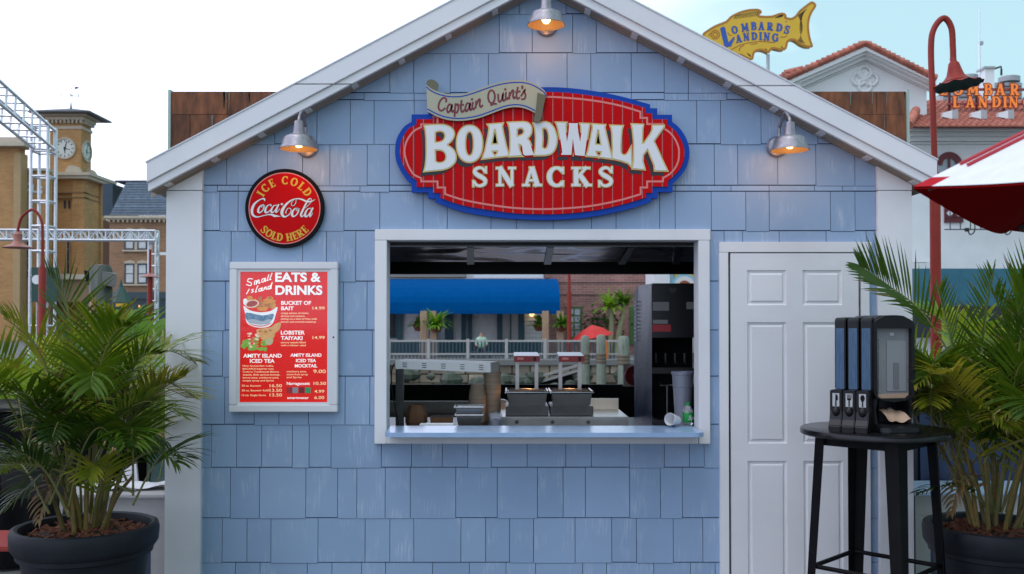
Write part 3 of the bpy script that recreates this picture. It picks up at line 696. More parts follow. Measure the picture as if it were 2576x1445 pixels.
oR = arcpts([(2315, 430), (2365, 470), (2410, 530), (2440, 600), (2450, 668), (2440, 740), (2410, 810), (2370, 860), (2318, 910)])
oT = arcpts([(490, 298), (640, 250), (850, 205), (1080, 175), (1310, 162), (1500, 167), (1700, 190), (1900, 228), (2145, 295)])
oB = arcpts([(2152, 1048), (2000, 1098), (1800, 1145), (1600, 1175), (1400, 1187), (1200, 1186), (1000, 1172), (800, 1145), (640, 1108), (485, 1050)])
blue = oT + [(2145, 325), (2200, 325), (2200, 375), (2315, 375)] + oR + [(2318, 972), (2205, 972), (2205, 1020), (2152, 1020)] + oB + [(485, 1022), (428, 1022), (428, 975), (302, 975)] + oL + [(300, 372), (430, 372), (430, 330), (490, 330)]
flat('blue_border', [[[z5(*p) for p in blue]]], SGY + .012, .03, BLUES, sg)
iL = arcpts([(342, 885), (295, 850), (250, 790), (222, 725), (212, 660), (220, 590), (245, 530), (285, 482), (340, 452)])
iR = arcpts([(2275, 455), (2330, 495), (2375, 560), (2400, 620), (2408, 668), (2400, 735), (2372, 795), (2330, 845), (2280, 888)])
iT = arcpts([(525, 330), (700, 278), (900, 238), (1100, 213), (1310, 202), (1500, 208), (1700, 232), (1900, 268), (2105, 325)])
iB = arcpts([(2112, 1015), (1950, 1065), (1750, 1110), (1500, 1140), (1310, 1145), (1100, 1138), (900, 1112), (700, 1078), (525, 1020)])
red = iT + [(2108, 367), (2160, 367), (2160, 413), (2275, 413)] + iR + [(2280, 932), (2160, 932), (2160, 980), (2112, 980)] + iB + [(525, 980), (468, 980), (468, 935), (342, 935)] + iL + [(340, 412), (465, 412), (465, 367), (525, 367)]
flat('field', [[[z5(*p) for p in red]]], SGY - .006, .006, PINK, sg)
gx = [212] + [239 + 76.9 * i for i in range(0, 28)] + [2409]
gm = MB()
for i in range(len(gx) - 1):
    q = clip(clip(red, -1, 0, -(gx[i] + 3)), 1, 0, gx[i + 1] - 4.5)
    if len(q) < 3: continue
    m = MB(); m.prism([z5(*p) for p in q], SGY - .0125, SGY - .009); m.build('board', REDS, sg)
    q2 = clip(clip(red, -1, 0, -(gx[i] + 3)), 1, 0, gx[i] + 9)
    if i and len(q2) > 2: gm.add([(z5(*p)[0], SGY - .0128, z5(*p)[1]) for p in q2], [tuple(range(len(q2)))])
gm.build('groove_line', DRED, sg, recalc=False)
# thin inner outline
pk = arcpts([(470, 392), (700, 322), (900, 278), (1100, 250), (1340, 240), (1500, 248), (1700, 268), (1900, 305), (2068, 355)]) + [(2068, 403), (2120, 403), (2120, 450), (2242, 450), (2242, 478)] + \
     arcpts([(2242, 480), (2300, 520), (2340, 575), (2362, 630), (2366, 670), (2360, 735), (2335, 790), (2295, 835), (2242, 866)]) + [(2242, 893), (2120, 893), (2120, 940), (2070, 940), (2070, 990)] + \
     arcpts([(2068, 992), (1900, 1040), (1700, 1080), (1500, 1100), (1310, 1107), (1100, 1098), (900, 1073), (700, 1035), (560, 990)]) + [(560, 940), (502, 940), (502, 893), (376, 893), (376, 868)] + \
     arcpts([(374, 866), (320, 840), (285, 790), (260, 730), (247, 665), (257, 600), (285, 545), (325, 500), (376, 474)]) + [(376, 452), (502, 452), (502, 392)]
m = MB(); m.stroke([z5(*p) for p in pk], .0052, SGY - .0131, close=True); m.build('pink_outline', PINK, sg, recalc=False)
# BOARDWALK
zA, zB = mapper(1560, 430, 4.983, SGY), mapper(1980, 430, 4.770, SGY)
def sm(l, per=4): return [tuple(v) for v in curve_pts(l, per, True)]
L_ = []
Bo = [(178, 228), (320, 216)] + arcpts([(430, 210), (540, 215), (640, 250), (705, 310), (724, 385), (700, 460), (650, 525), (592, 568)], 3) + [(598, 602)] + arcpts([(640, 622), (710, 680), (750, 770), (748, 870), (700, 945), (610, 1008), (480, 1042), (320, 1056)], 3) + [(172, 1072)] + arcpts([(195, 990), (212, 850), (216, 640), (212, 430), (195, 290)], 2)
Bh1 = [(362, 548)] + [(364, 350)] + arcpts([(395, 325), (470, 315), (535, 338), (566, 395), (558, 460), (520, 515), (450, 542)], 3)
Bh2 = [(362, 668), (470, 666)] + arcpts([(530, 690), (576, 745), (586, 820), (560, 885), (500, 920), (430, 926)], 3) + [(372, 900)]
L_.append((zA, [Bo, Bh1, Bh2]))
el = lambda cx, cy, rx, ry, n=36, p=1.0: [(cx + rx * math.copysign(abs(math.cos(2 * math.pi * i / n)) ** p, math.cos(2 * math.pi * i / n)), cy + ry * math.copysign(abs(math.sin(2 * math.pi * i / n)) ** p, math.sin(2 * math.pi * i / n))) for i in range(n)]
L_.append((zA, [el(1015, 562, 236, 338, p=.92), el(1014, 560, 86, 232, p=.85)]))
Ao = [(1358, 205), (1632, 184), (1615, 240), (1640, 370), (1690, 600), (1745, 782), (1510, 805), (1487, 806), (1465, 812), (1258, 838), (1310, 690), (1370, 400), (1388, 270), (1378, 238)]
L_.append((zA, [Ao, [(1472, 285), (1505, 288), (1556, 573), (1418, 580)], [(1424, 692), (1550, 686), (1535, 750), (1488, 797), (1448, 755)]]))
Ro = [(1732, 170), (1900, 163)] + arcpts([(2020, 158), (2100, 175), (2155, 230), (2168, 305), (2150, 385), (2088, 470)], 3) + arcpts([(2130, 520), (2165, 610), (2190, 700), (2218, 772)], 2) + [(2050, 785)] + arcpts([(2012, 755), (2000, 660), (1985, 590), (1925, 556)], 3) + [(1928, 620), (1950, 710), (1985, 778), (1752, 792), (1776, 690), (1782, 500), (1775, 330), (1755, 225)]
L_.append((zA, [Ro, [(1893, 288)] + arcpts([(1950, 260), (2010, 273), (2038, 322), (2025, 375), (1970, 412)], 3) + [(1893, 437)]]))
Do = [(112, 172), (330, 153)] + arcpts([(400, 175), (462, 245), (502, 340), (522, 440), (512, 560), (472, 660), (412, 715), (310, 737)], 3) + [(128, 740), (150, 610), (156, 420), (142, 260)]
L_.append((zB, [Do, [(260, 262)] + arcpts([(305, 248), (352, 272), (382, 345), (390, 440), (377, 550), (347, 622), (300, 637)], 3) + [(260, 610), (270, 440)]]))
Wo = [(513, 158), (697, 164), (682, 215), (688, 330), (708, 488), (735, 330), (742, 220), (736, 166), (905, 171), (900, 222), (912, 330), (942, 494), (965, 330), (962, 230), (945, 178), (1107, 186), (1098, 240), (1060, 480), (1022, 757), (850, 742), (826, 560), (812, 462), (804, 560), (788, 736), (598, 736), (622, 680), (590, 470), (555, 280), (535, 205)]
L_.append((zB, [Wo]))
A2 = [(1163, 190), (1387, 205), (1376, 250), (1405, 380), (1458, 610), (1508, 802), (1300, 772), (1275, 780), (1255, 766), (1057, 750), (1090, 660), (1140, 420), (1172, 245)]
L_.append((zB, [A2, [(1250, 283), (1280, 288), (1326, 567), (1206, 552)], [(1212, 663), (1333, 672), (1312, 742), (1275, 773), (1232, 722)]]))
Lo = [(1488, 215), (1702, 221), (1682, 280), (1670, 400), (1660, 600)] + arcpts([(1664, 690), (1692, 735), (1742, 746), (1792, 712), (1830, 645)], 2) + [(1846, 618), (1852, 760), (1856, 935), (1805, 882), (1700, 842), (1518, 796), (1530, 600), (1520, 350), (1505, 262)]
L_.append((zB, [Lo]))
Ko = [(1866, 190), (2064, 200), (2053, 270), (2044, 547), (2087, 532), (2200, 370), (2238, 290), (2240, 214), (2436, 214), (2436, 235), (2352, 350), (2252, 490), (2322, 640), (2420, 860), (2494, 1016), (2280, 1012), (2272, 920), (2150, 618), (2060, 742), (2055, 850), (2092, 992), (1882, 976), (1905, 850), (1907, 500), (1885, 280)]
L_.append((zB, [Ko]))
face = [[[f(*p) for p in lp] for lp in lps] for f, lps in L_]
sh = [[[(x - .0215, z - .0255) for x, z in lp] for lp in lps[:1]] + [[(x - .0215, z - .0255) for x, z in lp] for lp in lps[1:]] for lps in face]
flat('letter_shadow', sh, SGY - .0138, .0012, SBLACK, sg, offset=.0025)
flat('letter_halo', face, SGY - .0150, .0010, REDS, sg, offset=.0100)
flat('letter_outline', face, SGY - .0162, .0010, CREAM, sg, offset=.0072)
for lps in face: flat('letter', [lps], SGY - .0174, .0010, LWHITE, sg, offset=-.0006)
# SNACKS
a, b_ = z5(768, 930), z5(1862, 784)
hh = b_[1] - a[1]
for grow, yy, mt_, nm in ((.0048, SGY - .0160, CREAM, 'letter_outline'), (0, SGY - .0180, LWHITE, 'lettering')):
    m = MB()
    for ch, xc, ws in (('S', 829, 1.12), ('N', 1029, 1.12), ('A', 1231, 1.1), ('C', 1415, 1.12), ('K', 1615, 1.15), ('S', 1800, 1.12)):
        cx = z5(xc, 860)[0]
        slab_text(m, ch, lambda u, cx=cx: (cx, a[1] + (.0 if ch in 'NAK' else -.004), 0), hh * (1 if ch in 'NAK' else 1.06), yy, grow=grow, ws=ws)
    m.build(nm, mt_, sg, recalc=False)
# ribbon with the small script line
z3 = mapper(1580, 290, 4.954, SGY)
top = arcpts([(115, 165), (200, 238), (340, 302), (500, 341), (650, 350), (800, 335), (1000, 277), (1200, 205), (1400, 140), (1600, 98), (1800, 82), (1950, 95), (2080, 135), (2200, 200), (2290, 270), (2335, 345)], 3)
bot = arcpts([(2122, 695), (2020, 640), (1900, 598), (1780, 583), (1650, 593), (1500, 632), (1300, 708), (1100, 780), (900, 822), (700, 838), (500, 818), (350, 773), (230, 716), (130, 662)], 3)
rb = top + [(2328, 370), (2180, 330), (2160, 480)] + bot
RY = SGY - .028
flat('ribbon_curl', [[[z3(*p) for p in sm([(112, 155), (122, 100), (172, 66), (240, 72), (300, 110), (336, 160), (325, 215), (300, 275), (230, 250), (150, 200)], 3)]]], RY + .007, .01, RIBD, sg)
flat('ribbon', [[[z3(*p) for p in rb]]], RY, .01, RIB, sg)
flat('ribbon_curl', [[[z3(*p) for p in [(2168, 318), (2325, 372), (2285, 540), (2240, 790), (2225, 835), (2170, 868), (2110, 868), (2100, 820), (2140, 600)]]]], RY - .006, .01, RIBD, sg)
m = MB()
for path, d in ((top, 44), (bot[::-1], -44)):
    q = []
    for x, y in path:
        if d > 0 or x < 2125: q.append(z3(x, y + d))
    m.stroke(q, .0034, RY - .0055)
m.build('ribbon_line', BLUES, sg, recalc=False)
scr_ = [[(475, 495), (482, 440), (440, 412), (382, 450), (342, 540), (345, 620), (390, 652), (440, 622), (462, 600)], [(585, 560), (540, 532), (497, 610), (512, 682), (552, 650), (590, 550), (576, 625), (595, 672), (620, 640)],
        [(652, 515), (640, 640), (634, 762)], [(645, 575), (690, 530), (708, 600), (680, 682), (648, 680)], [(765, 455), (752, 600), (770, 672), (805, 655), (822, 620)], [(728, 548), (806, 540)],
        [(922, 528), (870, 512), (837, 590), (850, 662), (890, 622), (925, 520), (915, 600), (932, 642), (955, 610)], [(975, 490), (963, 585), (985, 628), (1015, 590)], [(1034, 468), (1025, 605)],
        [(1028, 560), (1078, 452), (1106, 450), (1098, 540), (1120, 582), (1158, 545)], [(1318 + 62 * math.cos(t_), 392 + 118 * math.sin(t_)) for t_ in [i * .4487 for i in range(15)]], [(1298, 552), (1340, 532), (1380, 520), (1412, 532)],
        [(1440, 340), (1446, 450), (1470, 487), (1510, 440), (1532, 330), (1526, 430), (1545, 470), (1572, 440)], [(1586, 308), (1580, 400), (1600, 442), (1630, 400)], [(1652, 308), (1645, 442)],
        [(1648, 390), (1700, 282), (1726, 290), (1715, 380), (1735, 424), (1760, 390)], [(1805, 212), (1780, 370), (1800, 432), (1842, 402)], [(1760, 312), (1852, 290)], [(1892, 200), (1885, 250)],
        [(1862, 385), (1932, 270), (1925, 300), (1947, 370), (1925, 432), (1868, 440)]]
dots = [(957, 440), (1572, 256), (1888, 205)]
m = MB()
for i, s_ in enumerate(scr_):
    c = curve_pts(s_, 4) if len(s_) > 2 else [Vector(p) for p in s_]
    m.stroke([z3(*p) for p in c], .0054, RY - .0056 - .00008 * (i % 6), ext=.001)
for i, (x, y) in enumerate(dots):
    q = [z3(x + 24 * math.cos(k * .785), y + 24 * math.sin(k * .785)) for k in range(8)]; m.add([(p[0], RY - .0062, p[1]) for p in q], [tuple(range(8))])
m.build('script_lettering', MAROON, sg, recalc=False)

# ---- round soda sign
CY = -.03
zc = mapper(880, 600, 4.013, CY)
cc = zc(757, 733); rad = (zc(1355, 733)[0] - zc(160, 733)[0]) / 2
cs = thing('soda_sign', 'round red soft drink sign with black rim and yellow and white lettering', 'sign', (cc[0], CY, cc[1] - rad))
m = MB(); m.disc(cc, rad, CY, CY + .019, 64); m.build('black_rim', BLACKM, cs, bevel=.002)
m = MB(); m.disc(cc, rad * .905, CY - .002, CY - .0005, 64); m.build('red_face', REDS, cs)
m = MB(); m.stroke([(cc[0] + rad * .895 * math.cos(2 * math.pi * k / 72), cc[1] + rad * .895 * math.sin(2 * math.pi * k / 72)) for k in range(72)], rad * .012, CY - .0024, close=True); m.build('rim_line', PINK, cs, recalc=False)
def around(r, a0, sgn):
    def f(u):
        t_ = a0 - sgn * u / r
        return (cc[0] + r * math.cos(t_), cc[1] + r * math.sin(t_), t_ - sgn * math.pi / 2)
    return f
h = rad * .21
slab_text(None, 'ICE COLD', around(rad * .60, R(90), 1), h, CY - .003, ws=.95, gap=.13, each=('letter', YEL, cs))
slab_text(None, 'SOLD HERE', around(rad * .84, R(270), -1), h * .95, CY - .003, ws=.92, gap=.1, each=('letter', YEL, cs))
coke = [([(460, 625), (455, 595), (425, 592), (370, 615), (305, 670), (272, 740), (270, 805), (295, 848), (350, 866), (430, 848), (500, 832), (560, 830), (605, 848), (640, 852), (700, 858)], [6, 12, 8, 9, 16, 20, 18, 14, 9, 6, 7, 12, 18, 12, 2]),
        ([(445, 690), (400, 695), (368, 740), (362, 785), (388, 800), (430, 765), (452, 705), (430, 680), (410, 715), (470, 700)], [8, 8, 14, 16, 9, 8, 10, 7, 4, 4]),
        ([(556, 705), (548, 680), (505, 695), (472, 745), (470, 790), (505, 795), (560, 745), (590, 700)], [10, 7, 7, 14, 16, 9, 5, 4]),
        ([(645, 690), (600, 695), (565, 745), (560, 790), (590, 795), (632, 740)], [6, 7, 13, 15, 8, 6]), ([(672, 672), (630, 770), (640, 795), (690, 740)], [11, 13, 8, 3]),
        ([(702, 673), (735, 673)], [14, 14]),
        ([(1222, 600), (1160, 632), (1090, 632), (1030, 605), (960, 590), (880, 605), (800, 660), (740, 735), (718, 800), (735, 850), (780, 860), (840, 815), (858, 765), (840, 735), (805, 740), (778, 790), (782, 812)], [2, 10, 13, 12, 8, 8, 14, 20, 22, 18, 10, 7, 6, 5, 5, 7, 9]),
        ([(935, 600), (925, 660), (890, 698), (862, 685), (868, 645), (905, 605)], [4, 5, 4, 4, 4, 3]),
        ([(960, 735), (915, 740), (880, 785), (872, 835), (895, 858), (940, 830), (970, 765), (945, 730), (935, 770), (990, 740)], [8, 8, 14, 18, 10, 8, 11, 7, 4, 4]),
        ([(1165, 598), (1135, 590), (1095, 640), (1040, 750), (1005, 830), (1025, 858), (1085, 800)], [5, 8, 12, 14, 15, 9, 3]), ([(1165, 600), (1160, 640), (1105, 700), (1050, 745)], [5, 5, 4, 2]),
        ([(1155, 735), (1110, 745), (1075, 800), (1070, 850), (1100, 855), (1145, 795)], [7, 8, 14, 16, 9, 6]), ([(1185, 725), (1140, 830), (1148, 858), (1185, 800)], [12, 14, 9, 3])]
for grow, yy, mt_, nm in ((4, CY - .0028, SBLACK, 'script_edge'), (0, CY - .0036, LWHITE, 'script_lettering')):
    m = MB()
    for i, (pt, hw) in enumerate(coke):
        c = curve_pts([(x, y, w_) for (x, y), w_ in zip(pt, hw)], 4) if len(pt) > 2 else [Vector((x, y, w_)) for (x, y), w_ in zip(pt, hw)]
        m.stroke([zc(v[0], v[1]) for v in c], [(v[2] + grow) / 4.013 / 1.49262 * .00227 for v in c], yy - .00006 * (i % 8))
    m.build(nm, mt_, cs, recalc=False)

# ---- menu case
MY = -.05
zm = mapper(840, 950, 2.2935, MY)
def mz(x, y): return zm(x, y)
p0, p1 = mz(50, 78), mz(978, 1372)
mc = thing('menu_case', 'white framed menu case with a red food and drink poster beside the serving window', 'menu case', ((p0[0] + p1[0]) / 2, MY, p1[1]))
MFR = M('menu_frame_white', (.70, .70, .71), .35)
i0, i1 = mz(138, 162), mz(888, 1288)
o0, o1 = (p0[0] + .02, p0[1] - .02), (p1[0] - .02, p1[1] + .02)
for q in ((p0[0], p1[0], i0[1] + .014, p0[1]), (p0[0], p1[0], p1[1], i1[1] - .014), (p0[0], i0[0] - .014, i1[1] - .0138, i0[1] + .0138), (i1[0] + .014, p1[0], i1[1] - .0138, i0[1] + .0138)):
    m = MB(); m.box(q[0], q[1], MY, -.0105, q[2], q[3]); m.build('frame_rail', MFR, mc, bevel=.004)
m = MB()
for q in ((i0[0] - .014, i1[0] + .014, i0[1], i0[1] + .014), (i0[0] - .014, i1[0] + .014, i1[1] - .014, i1[1]), (i0[0] - .014, i0[0], i1[1] + .0002, i0[1] - .0002), (i1[0], i1[0] + .014, i1[1] + .0002, i0[1] - .0002)):
    m.box(q[0], q[1], MY + .009, -.012, q[2], q[3])
m.build('inner_bead', MFR, mc)
m = MB(); m.disc(mz(945, 727), .005, MY - .003, MY + .01, 14); m.build('lock', BLACKP, mc)
PY = MY + .014
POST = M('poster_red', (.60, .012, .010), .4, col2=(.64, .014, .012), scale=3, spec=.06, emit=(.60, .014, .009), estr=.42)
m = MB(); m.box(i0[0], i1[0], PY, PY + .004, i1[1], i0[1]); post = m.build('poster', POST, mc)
wt, ct = [], []
def tx(lst, s, x, y, h, w=None, al='l', bold=.02, shear=0):
    a = mz(x, y); k = .00227 / 2.2935 / 1.49262
    lst.append((s, a[0], a[1], h * k, w * k if w else None, al, bold, shear))
tx(wt, 'EATS &', 438, 246, 78, 392, bold=.035); tx(wt, 'DRINKS', 440, 358, 78, 402, bold=.035)
tx(wt, 'BUCKET OF', 490, 446, 32, 256, bold=.03); tx(wt, 'BAIT', 490, 493, 32, 108, bold=.03)
tx(wt, 'LOBSTER', 487, 703, 33, 205, bold=.03); tx(wt, 'TAIYAKI', 487, 750, 33, 186, bold=.03)
tx(wt, 'AMITY ISLAND', 162, 902, 32, 330, bold=.03); tx(wt, 'ICED TEA', 220, 947, 32, 212, bold=.03)
tx(wt, 'AMITY ISLAND', 570, 895, 28, 266, bold=.03); tx(wt, 'ICED TEA', 618, 942, 28, 172, bold=.03); tx(wt, 'MOCKTAIL', 608, 987, 28, 192, bold=.03)
tx(wt, 'Narragansett', 538, 1138, 25, 198, bold=.025); tx(wt, 'smartwater', 542, 1260, 22, 185, bold=.02)
for i, s_ in enumerate(['crispy pieces of clams,', 'shrimp and oysters,', 'sitting on a bed of fries with', 'lemon and sriracha ketchup']): tx(ct, s_, 488, 526 + 25 * i, 15, [240, 207, 308, 300][i], bold=.012)
for i, s_ in enumerate(['savory taiyaki filled', 'with a lobster salad']): tx(ct, s_, 487, 779 + 25 * i, 15, [212, 214][i], bold=.012)
for i, s_ in enumerate(['New Amsterdam vodka,', 'BACARDI Superior rum,', 'Cuervo Tradicional Blanco', 'tequila, Bols apricot brandy,', 'lemon juice, cranberry juice,', 'simple syrup and Sprite']): tx(ct, s_, 158, 981 + 25.5 * i, 15, [265, 268, 310, 320, 310, 266][i], bold=.012)
for i, s_ in enumerate(['cranberry juice,', 'stone fruit syrup', 'and Sprite']): tx(ct, s_, 537, 1030 + 25 * i, 15, [170, 182, 128][i], bold=.012)
for i, s_ in enumerate(['20 oz. Souvenir', '20 oz. Souvenir Refill', '12 oz. Single Serve']): tx(ct, s_, 150, 1153 + 41 * i, 16, [166, 232, 206][i], bold=.012)
for s_, x, y, w in (('14.99', 866, 488, 104), ('14.99', 866, 742, 104), ('16.50', 497, 1158, 105), ('13.50', 497, 1198, 105), ('13.50', 497, 1238, 105), ('9.00', 875, 1036, 106), ('10.50', 877, 1138, 106), ('4.99', 862, 1207, 84), ('6.00', 862, 1260, 84)):
    tx(ct, s_, x, y, 26 if s_ != '9.00' else 30, w, 'r', bold=.008)
dk = [(s, x + .0016, z - .0016, h, w, a, b, c) for s, x, z, h, w, a, b, c in wt[:2]]
def child(o, par, t): o.data.transform(Matrix.Translation(-org(t))); o.parent = par; return o
child(text_mesh(dk, PY - .0006, M('poster_navy', (.03, .02, .16), .5), None, 'heading_shadow'), post, mc)
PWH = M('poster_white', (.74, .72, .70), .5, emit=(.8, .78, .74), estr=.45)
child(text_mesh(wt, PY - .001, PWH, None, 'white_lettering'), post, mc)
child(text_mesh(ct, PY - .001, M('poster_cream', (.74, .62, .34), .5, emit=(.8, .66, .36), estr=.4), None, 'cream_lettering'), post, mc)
m = MB()
scrS = [[(245, 225), (212, 222), (200, 245), (232, 258), (225, 282), (190, 272)], [(258, 275), (262, 245), (278, 240), (274, 270), (292, 235), (300, 238), (298, 262), (310, 255)], [(348, 222), (328, 225), (322, 250), (338, 248), (352, 218), (350, 245), (362, 238)],
        [(385, 185), (368, 235), (382, 232)], [(412, 172), (392, 228), (404, 225)], [(215, 310), (190, 355)], [(252, 312), (236, 320), (250, 332), (230, 342)], [(290, 280), (268, 335), (280, 332)], [(320, 305), (300, 312), (298, 330), (314, 326), (326, 300), (322, 326), (334, 320)],
        [(348, 295), (340, 318), (358, 292), (362, 314), (372, 308)], [(396, 285), (378, 292), (378, 310), (392, 306), (412, 255), (398, 305), (408, 300)]]
for i, s_ in enumerate(scrS): m.stroke([mz(*p) for p in curve_pts(s_, 4)], .0027, PY - .001 - .00005 * (i % 5), ext=.0005)
child(m.build('script_lettering', PWH, None, recalc=False), post, mc)
# printed food pictures, flat on the poster
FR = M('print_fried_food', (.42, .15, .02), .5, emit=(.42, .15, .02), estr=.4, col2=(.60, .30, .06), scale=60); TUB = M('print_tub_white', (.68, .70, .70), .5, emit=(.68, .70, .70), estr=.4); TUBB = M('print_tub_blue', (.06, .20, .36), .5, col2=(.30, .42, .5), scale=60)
SAL = M('print_salad', (.16, .30, .05), .5, col2=(.70, .55, .42), scale=70, lo=.4, hi=.6); SHELL = M('print_pastry', (.48, .24, .07), .5, emit=(.48, .24, .07), estr=.4, col2=(.58, .33, .13), scale=40); SAUCE = M('print_sauce', (.50, .03, .015), .4)
def prt(name, pts, mat, k, per=3):
    q = [mz(*p) for p in sm(pts, per)]; m = MB(); m.add([(x, PY - .0004 - .00004 * k, z) for x, z in q], [tuple(range(len(q)))]); child(m.build(name, mat, None, recalc=False), post, mc)
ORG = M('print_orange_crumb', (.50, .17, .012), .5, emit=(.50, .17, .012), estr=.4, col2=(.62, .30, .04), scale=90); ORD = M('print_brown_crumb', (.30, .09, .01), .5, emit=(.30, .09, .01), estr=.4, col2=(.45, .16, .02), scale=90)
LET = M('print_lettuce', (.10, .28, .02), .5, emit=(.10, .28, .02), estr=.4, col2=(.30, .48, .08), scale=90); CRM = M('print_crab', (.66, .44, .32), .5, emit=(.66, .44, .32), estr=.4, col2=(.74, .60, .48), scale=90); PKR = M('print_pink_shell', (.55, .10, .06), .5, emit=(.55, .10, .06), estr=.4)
def blob(cx, cy, rx, ry, mat, k, n=9, name='printed_food'):
    prt(name, [(cx + rx * rnd.uniform(.75, 1.15) * math.cos(2 * math.pi * i / n), cy + ry * rnd.uniform(.75, 1.15) * math.sin(2 * math.pi * i / n)) for i in range(n)], mat, k, 2)
prt('printed_tub', [(165, 455), (178, 520), (192, 600), (240, 632), (310, 645), (380, 635), (420, 600), (440, 540), (458, 465), (400, 500), (310, 512), (220, 495)], TUB, 0)
prt('printed_tub_band', [(185, 515), (200, 590), (260, 612), (330, 618), (400, 595), (425, 525), (330, 540)], TUBB, 1)
prt('printed_tub_wave', [(195, 585), (250, 570), (320, 590), (390, 570), (405, 590), (330, 615), (260, 610)], M('print_tub_pale', (.50, .55, .58), .5), 2); prt('printed_tub_stripe', [(200, 600), (250, 618), (330, 626), (400, 603), (398, 612), (330, 636), (250, 628)], PKR, 2)
for i in range(26):
    x = 215 + 210 * rnd.random(); y = 385 + 90 * rnd.random() * (1 - .3 * abs(x - 320) / 110); blob(x, y, rnd.uniform(16, 34), rnd.uniform(13, 24), (ORG, ORD, FR)[i % 3], 1 + .12 * i)
blob(385, 415, 55, 22, ORG, 4.4); blob(330, 480, 58, 20, ORG, 4.6); blob(420, 455, 26, 34, FR, 4.7)
prt('printed_lemon', [(165, 440), (165, 400), (190, 395), (205, 430), (190, 450)], TUB, 4.8)
prt('printed_sauce_cup', [(180, 450), (200, 415), (250, 405), (295, 420), (290, 450), (245, 472), (200, 470)], CRM, 5); prt('printed_sauce', [(190, 448), (210, 420), (250, 411), (285, 425), (278, 448), (240, 464), (205, 462)], SAUCE, 5.2)
prt('printed_pastry', [(275, 670), (300, 655), (400, 640), (440, 612), (480, 600), (488, 620), (470, 665), (440, 690), (420, 740), (340, 755), (300, 720)], SHELL, 1)
for i in range(9): blob(310 + i * 15, 690 - i * 6 + rnd.uniform(-15, 15), 16, 9, ORD if i % 3 == 0 else SHELL, 1.2 + .1 * i)
for i in range(16): blob(165 + 190 * rnd.random(), 735 + 100 * rnd.random(), rnd.uniform(16, 34), rnd.uniform(12, 24), LET, 2.2 + .05 * i)
for i in range(26): blob(205 + 120 * rnd.random(), 695 + 120 * rnd.random(), rnd.uniform(6, 20), rnd.uniform(5, 12), (CRM, PKR, CRM, LET)[i % 4], 3.2 + .06 * i)
prt('printed_lemon', [(350, 770), (380, 735), (420, 745), (410, 785), (375, 795)], M('print_cream', (.68, .58, .28), .5), 5)
for k, (xa, col) in enumerate(((538, (.45, .01, .02)), (588, (.32, .32, .34)), (643, (.25, .0, .01)), (696, (.03, .36, .12)))):
    a, b_ = mz(xa, 1160), mz(xa + 48, 1210); m = MB(); m.box(a[0], b_[0], PY - .0012, PY - .0003, b_[1], a[1]); child(m.build('printed_badge', M('print_badge_%s' % ['red', 'grey', 'dark', 'green'][k], col, .4), None), post, mc)
m = MB(); m.add([(i0[0] + .001, MY + .0105, i1[1] + .001), (i1[0] - .001, MY + .0105, i1[1] + .001), (i1[0] - .001, MY + .0105, i0[1] - .001), (i0[0] + .001, MY + .0105, i0[1] - .001)], [(0, 1, 2, 3)])
gl = bpy.data.materials.new('clear_cover'); gl.use_nodes = True; nt = gl.node_tree; b = nt.nodes['Principled BSDF']; o_ = nt.nodes['Material Output']
tr = _n(nt, 'ShaderNodeBsdfTransparent'); gls = _n(nt, 'ShaderNodeBsdfGlossy'); gls.inputs['Roughness'].default_value = .08; ms = _n(nt, 'ShaderNodeMixShader'); ms.inputs[0].default_value = .045
nt.links.new(tr.outputs[0], ms.inputs[1]); nt.links.new(gls.outputs[0], ms.inputs[2]); nt.links.new(ms.outputs[0], o_.inputs['Surface'])
m.build('clear_cover', gl, mc, recalc=False)
# ================================================================== bar table with dispensers
TY = -.82
TM = M('black_lacquer', (.006, .006, .007), .22, col2=(.010, .010, .010), scale=25, rvar=.05, spec=.35)
tcx = P(2203, 1078, TY); TZ = tcx.z; TR = .352
tb = thing('bar_table', 'tall round black metal bar table holding the napkin and cutlery dispensers', 'table', (tcx.x, TY, 0))
m = MB(); m.lathe([(0, TZ), (TR - .008, TZ), (TR - .002, TZ - .003), (TR, TZ - .009), (TR, TZ - .026), (TR - .004, TZ - .03), (TR - .03, TZ - .03), (0, TZ - .03)], (tcx.x, TY, 0), 64)
m.build('table_top', TM, tb, smooth=35)
LEGM = M('black_leg_paint', (.004, .004, .005), .5, col2=(.007, .007, .007), scale=12, spec=.12)
lr0, lr1 = .27, .335
m = MB()
for k in range(4):
    a0, a1 = R(90 * k), R(90 * k + 90)
    p, q = Vector((tcx.x + lr0 * math.cos(a0), TY + lr0 * math.sin(a0), TZ - .055)), Vector((tcx.x + lr0 * math.cos(a1), TY + lr0 * math.sin(a1), TZ - .055))
    m.beam(p, q, .02, .048)
m.build('apron', LEGM, tb)
for k in range(4):
    a = R(90 * k - 2); rad_ = Vector((math.cos(a), math.sin(a), 0)); tan_ = Vector((-math.sin(a), math.cos(a), 0))
    m = MB(); base = Vector((tcx.x, TY, 0))
    wt_, wb_ = (.052, .031)
    # folded sheet leg: an L-shaped trough tapering to the foot
    for s in (-1, 1):
        q = [base + rad_ * (lr0 + .02) + tan_ * .0 + Vector((0, 0, TZ - .03)), base + rad_ * (lr0 - .006) + tan_ * s * wt_ + Vector((0, 0, TZ - .03)),
             base + rad_ * (lr1 - .002) + tan_ * s * wb_ + Vector((0, 0, 0)), base + rad_ * (lr1 + .02) + Vector((0, 0, 0))]
        d = -rad_ * .004; m.hexa(q + [v + d for v in q])
    m.build('leg', LEGM, tb, recalc=True)
m = MB(); RZ = .43; rr_ = lr0 + (lr1 - lr0) * (1 - RZ / TZ) - .005
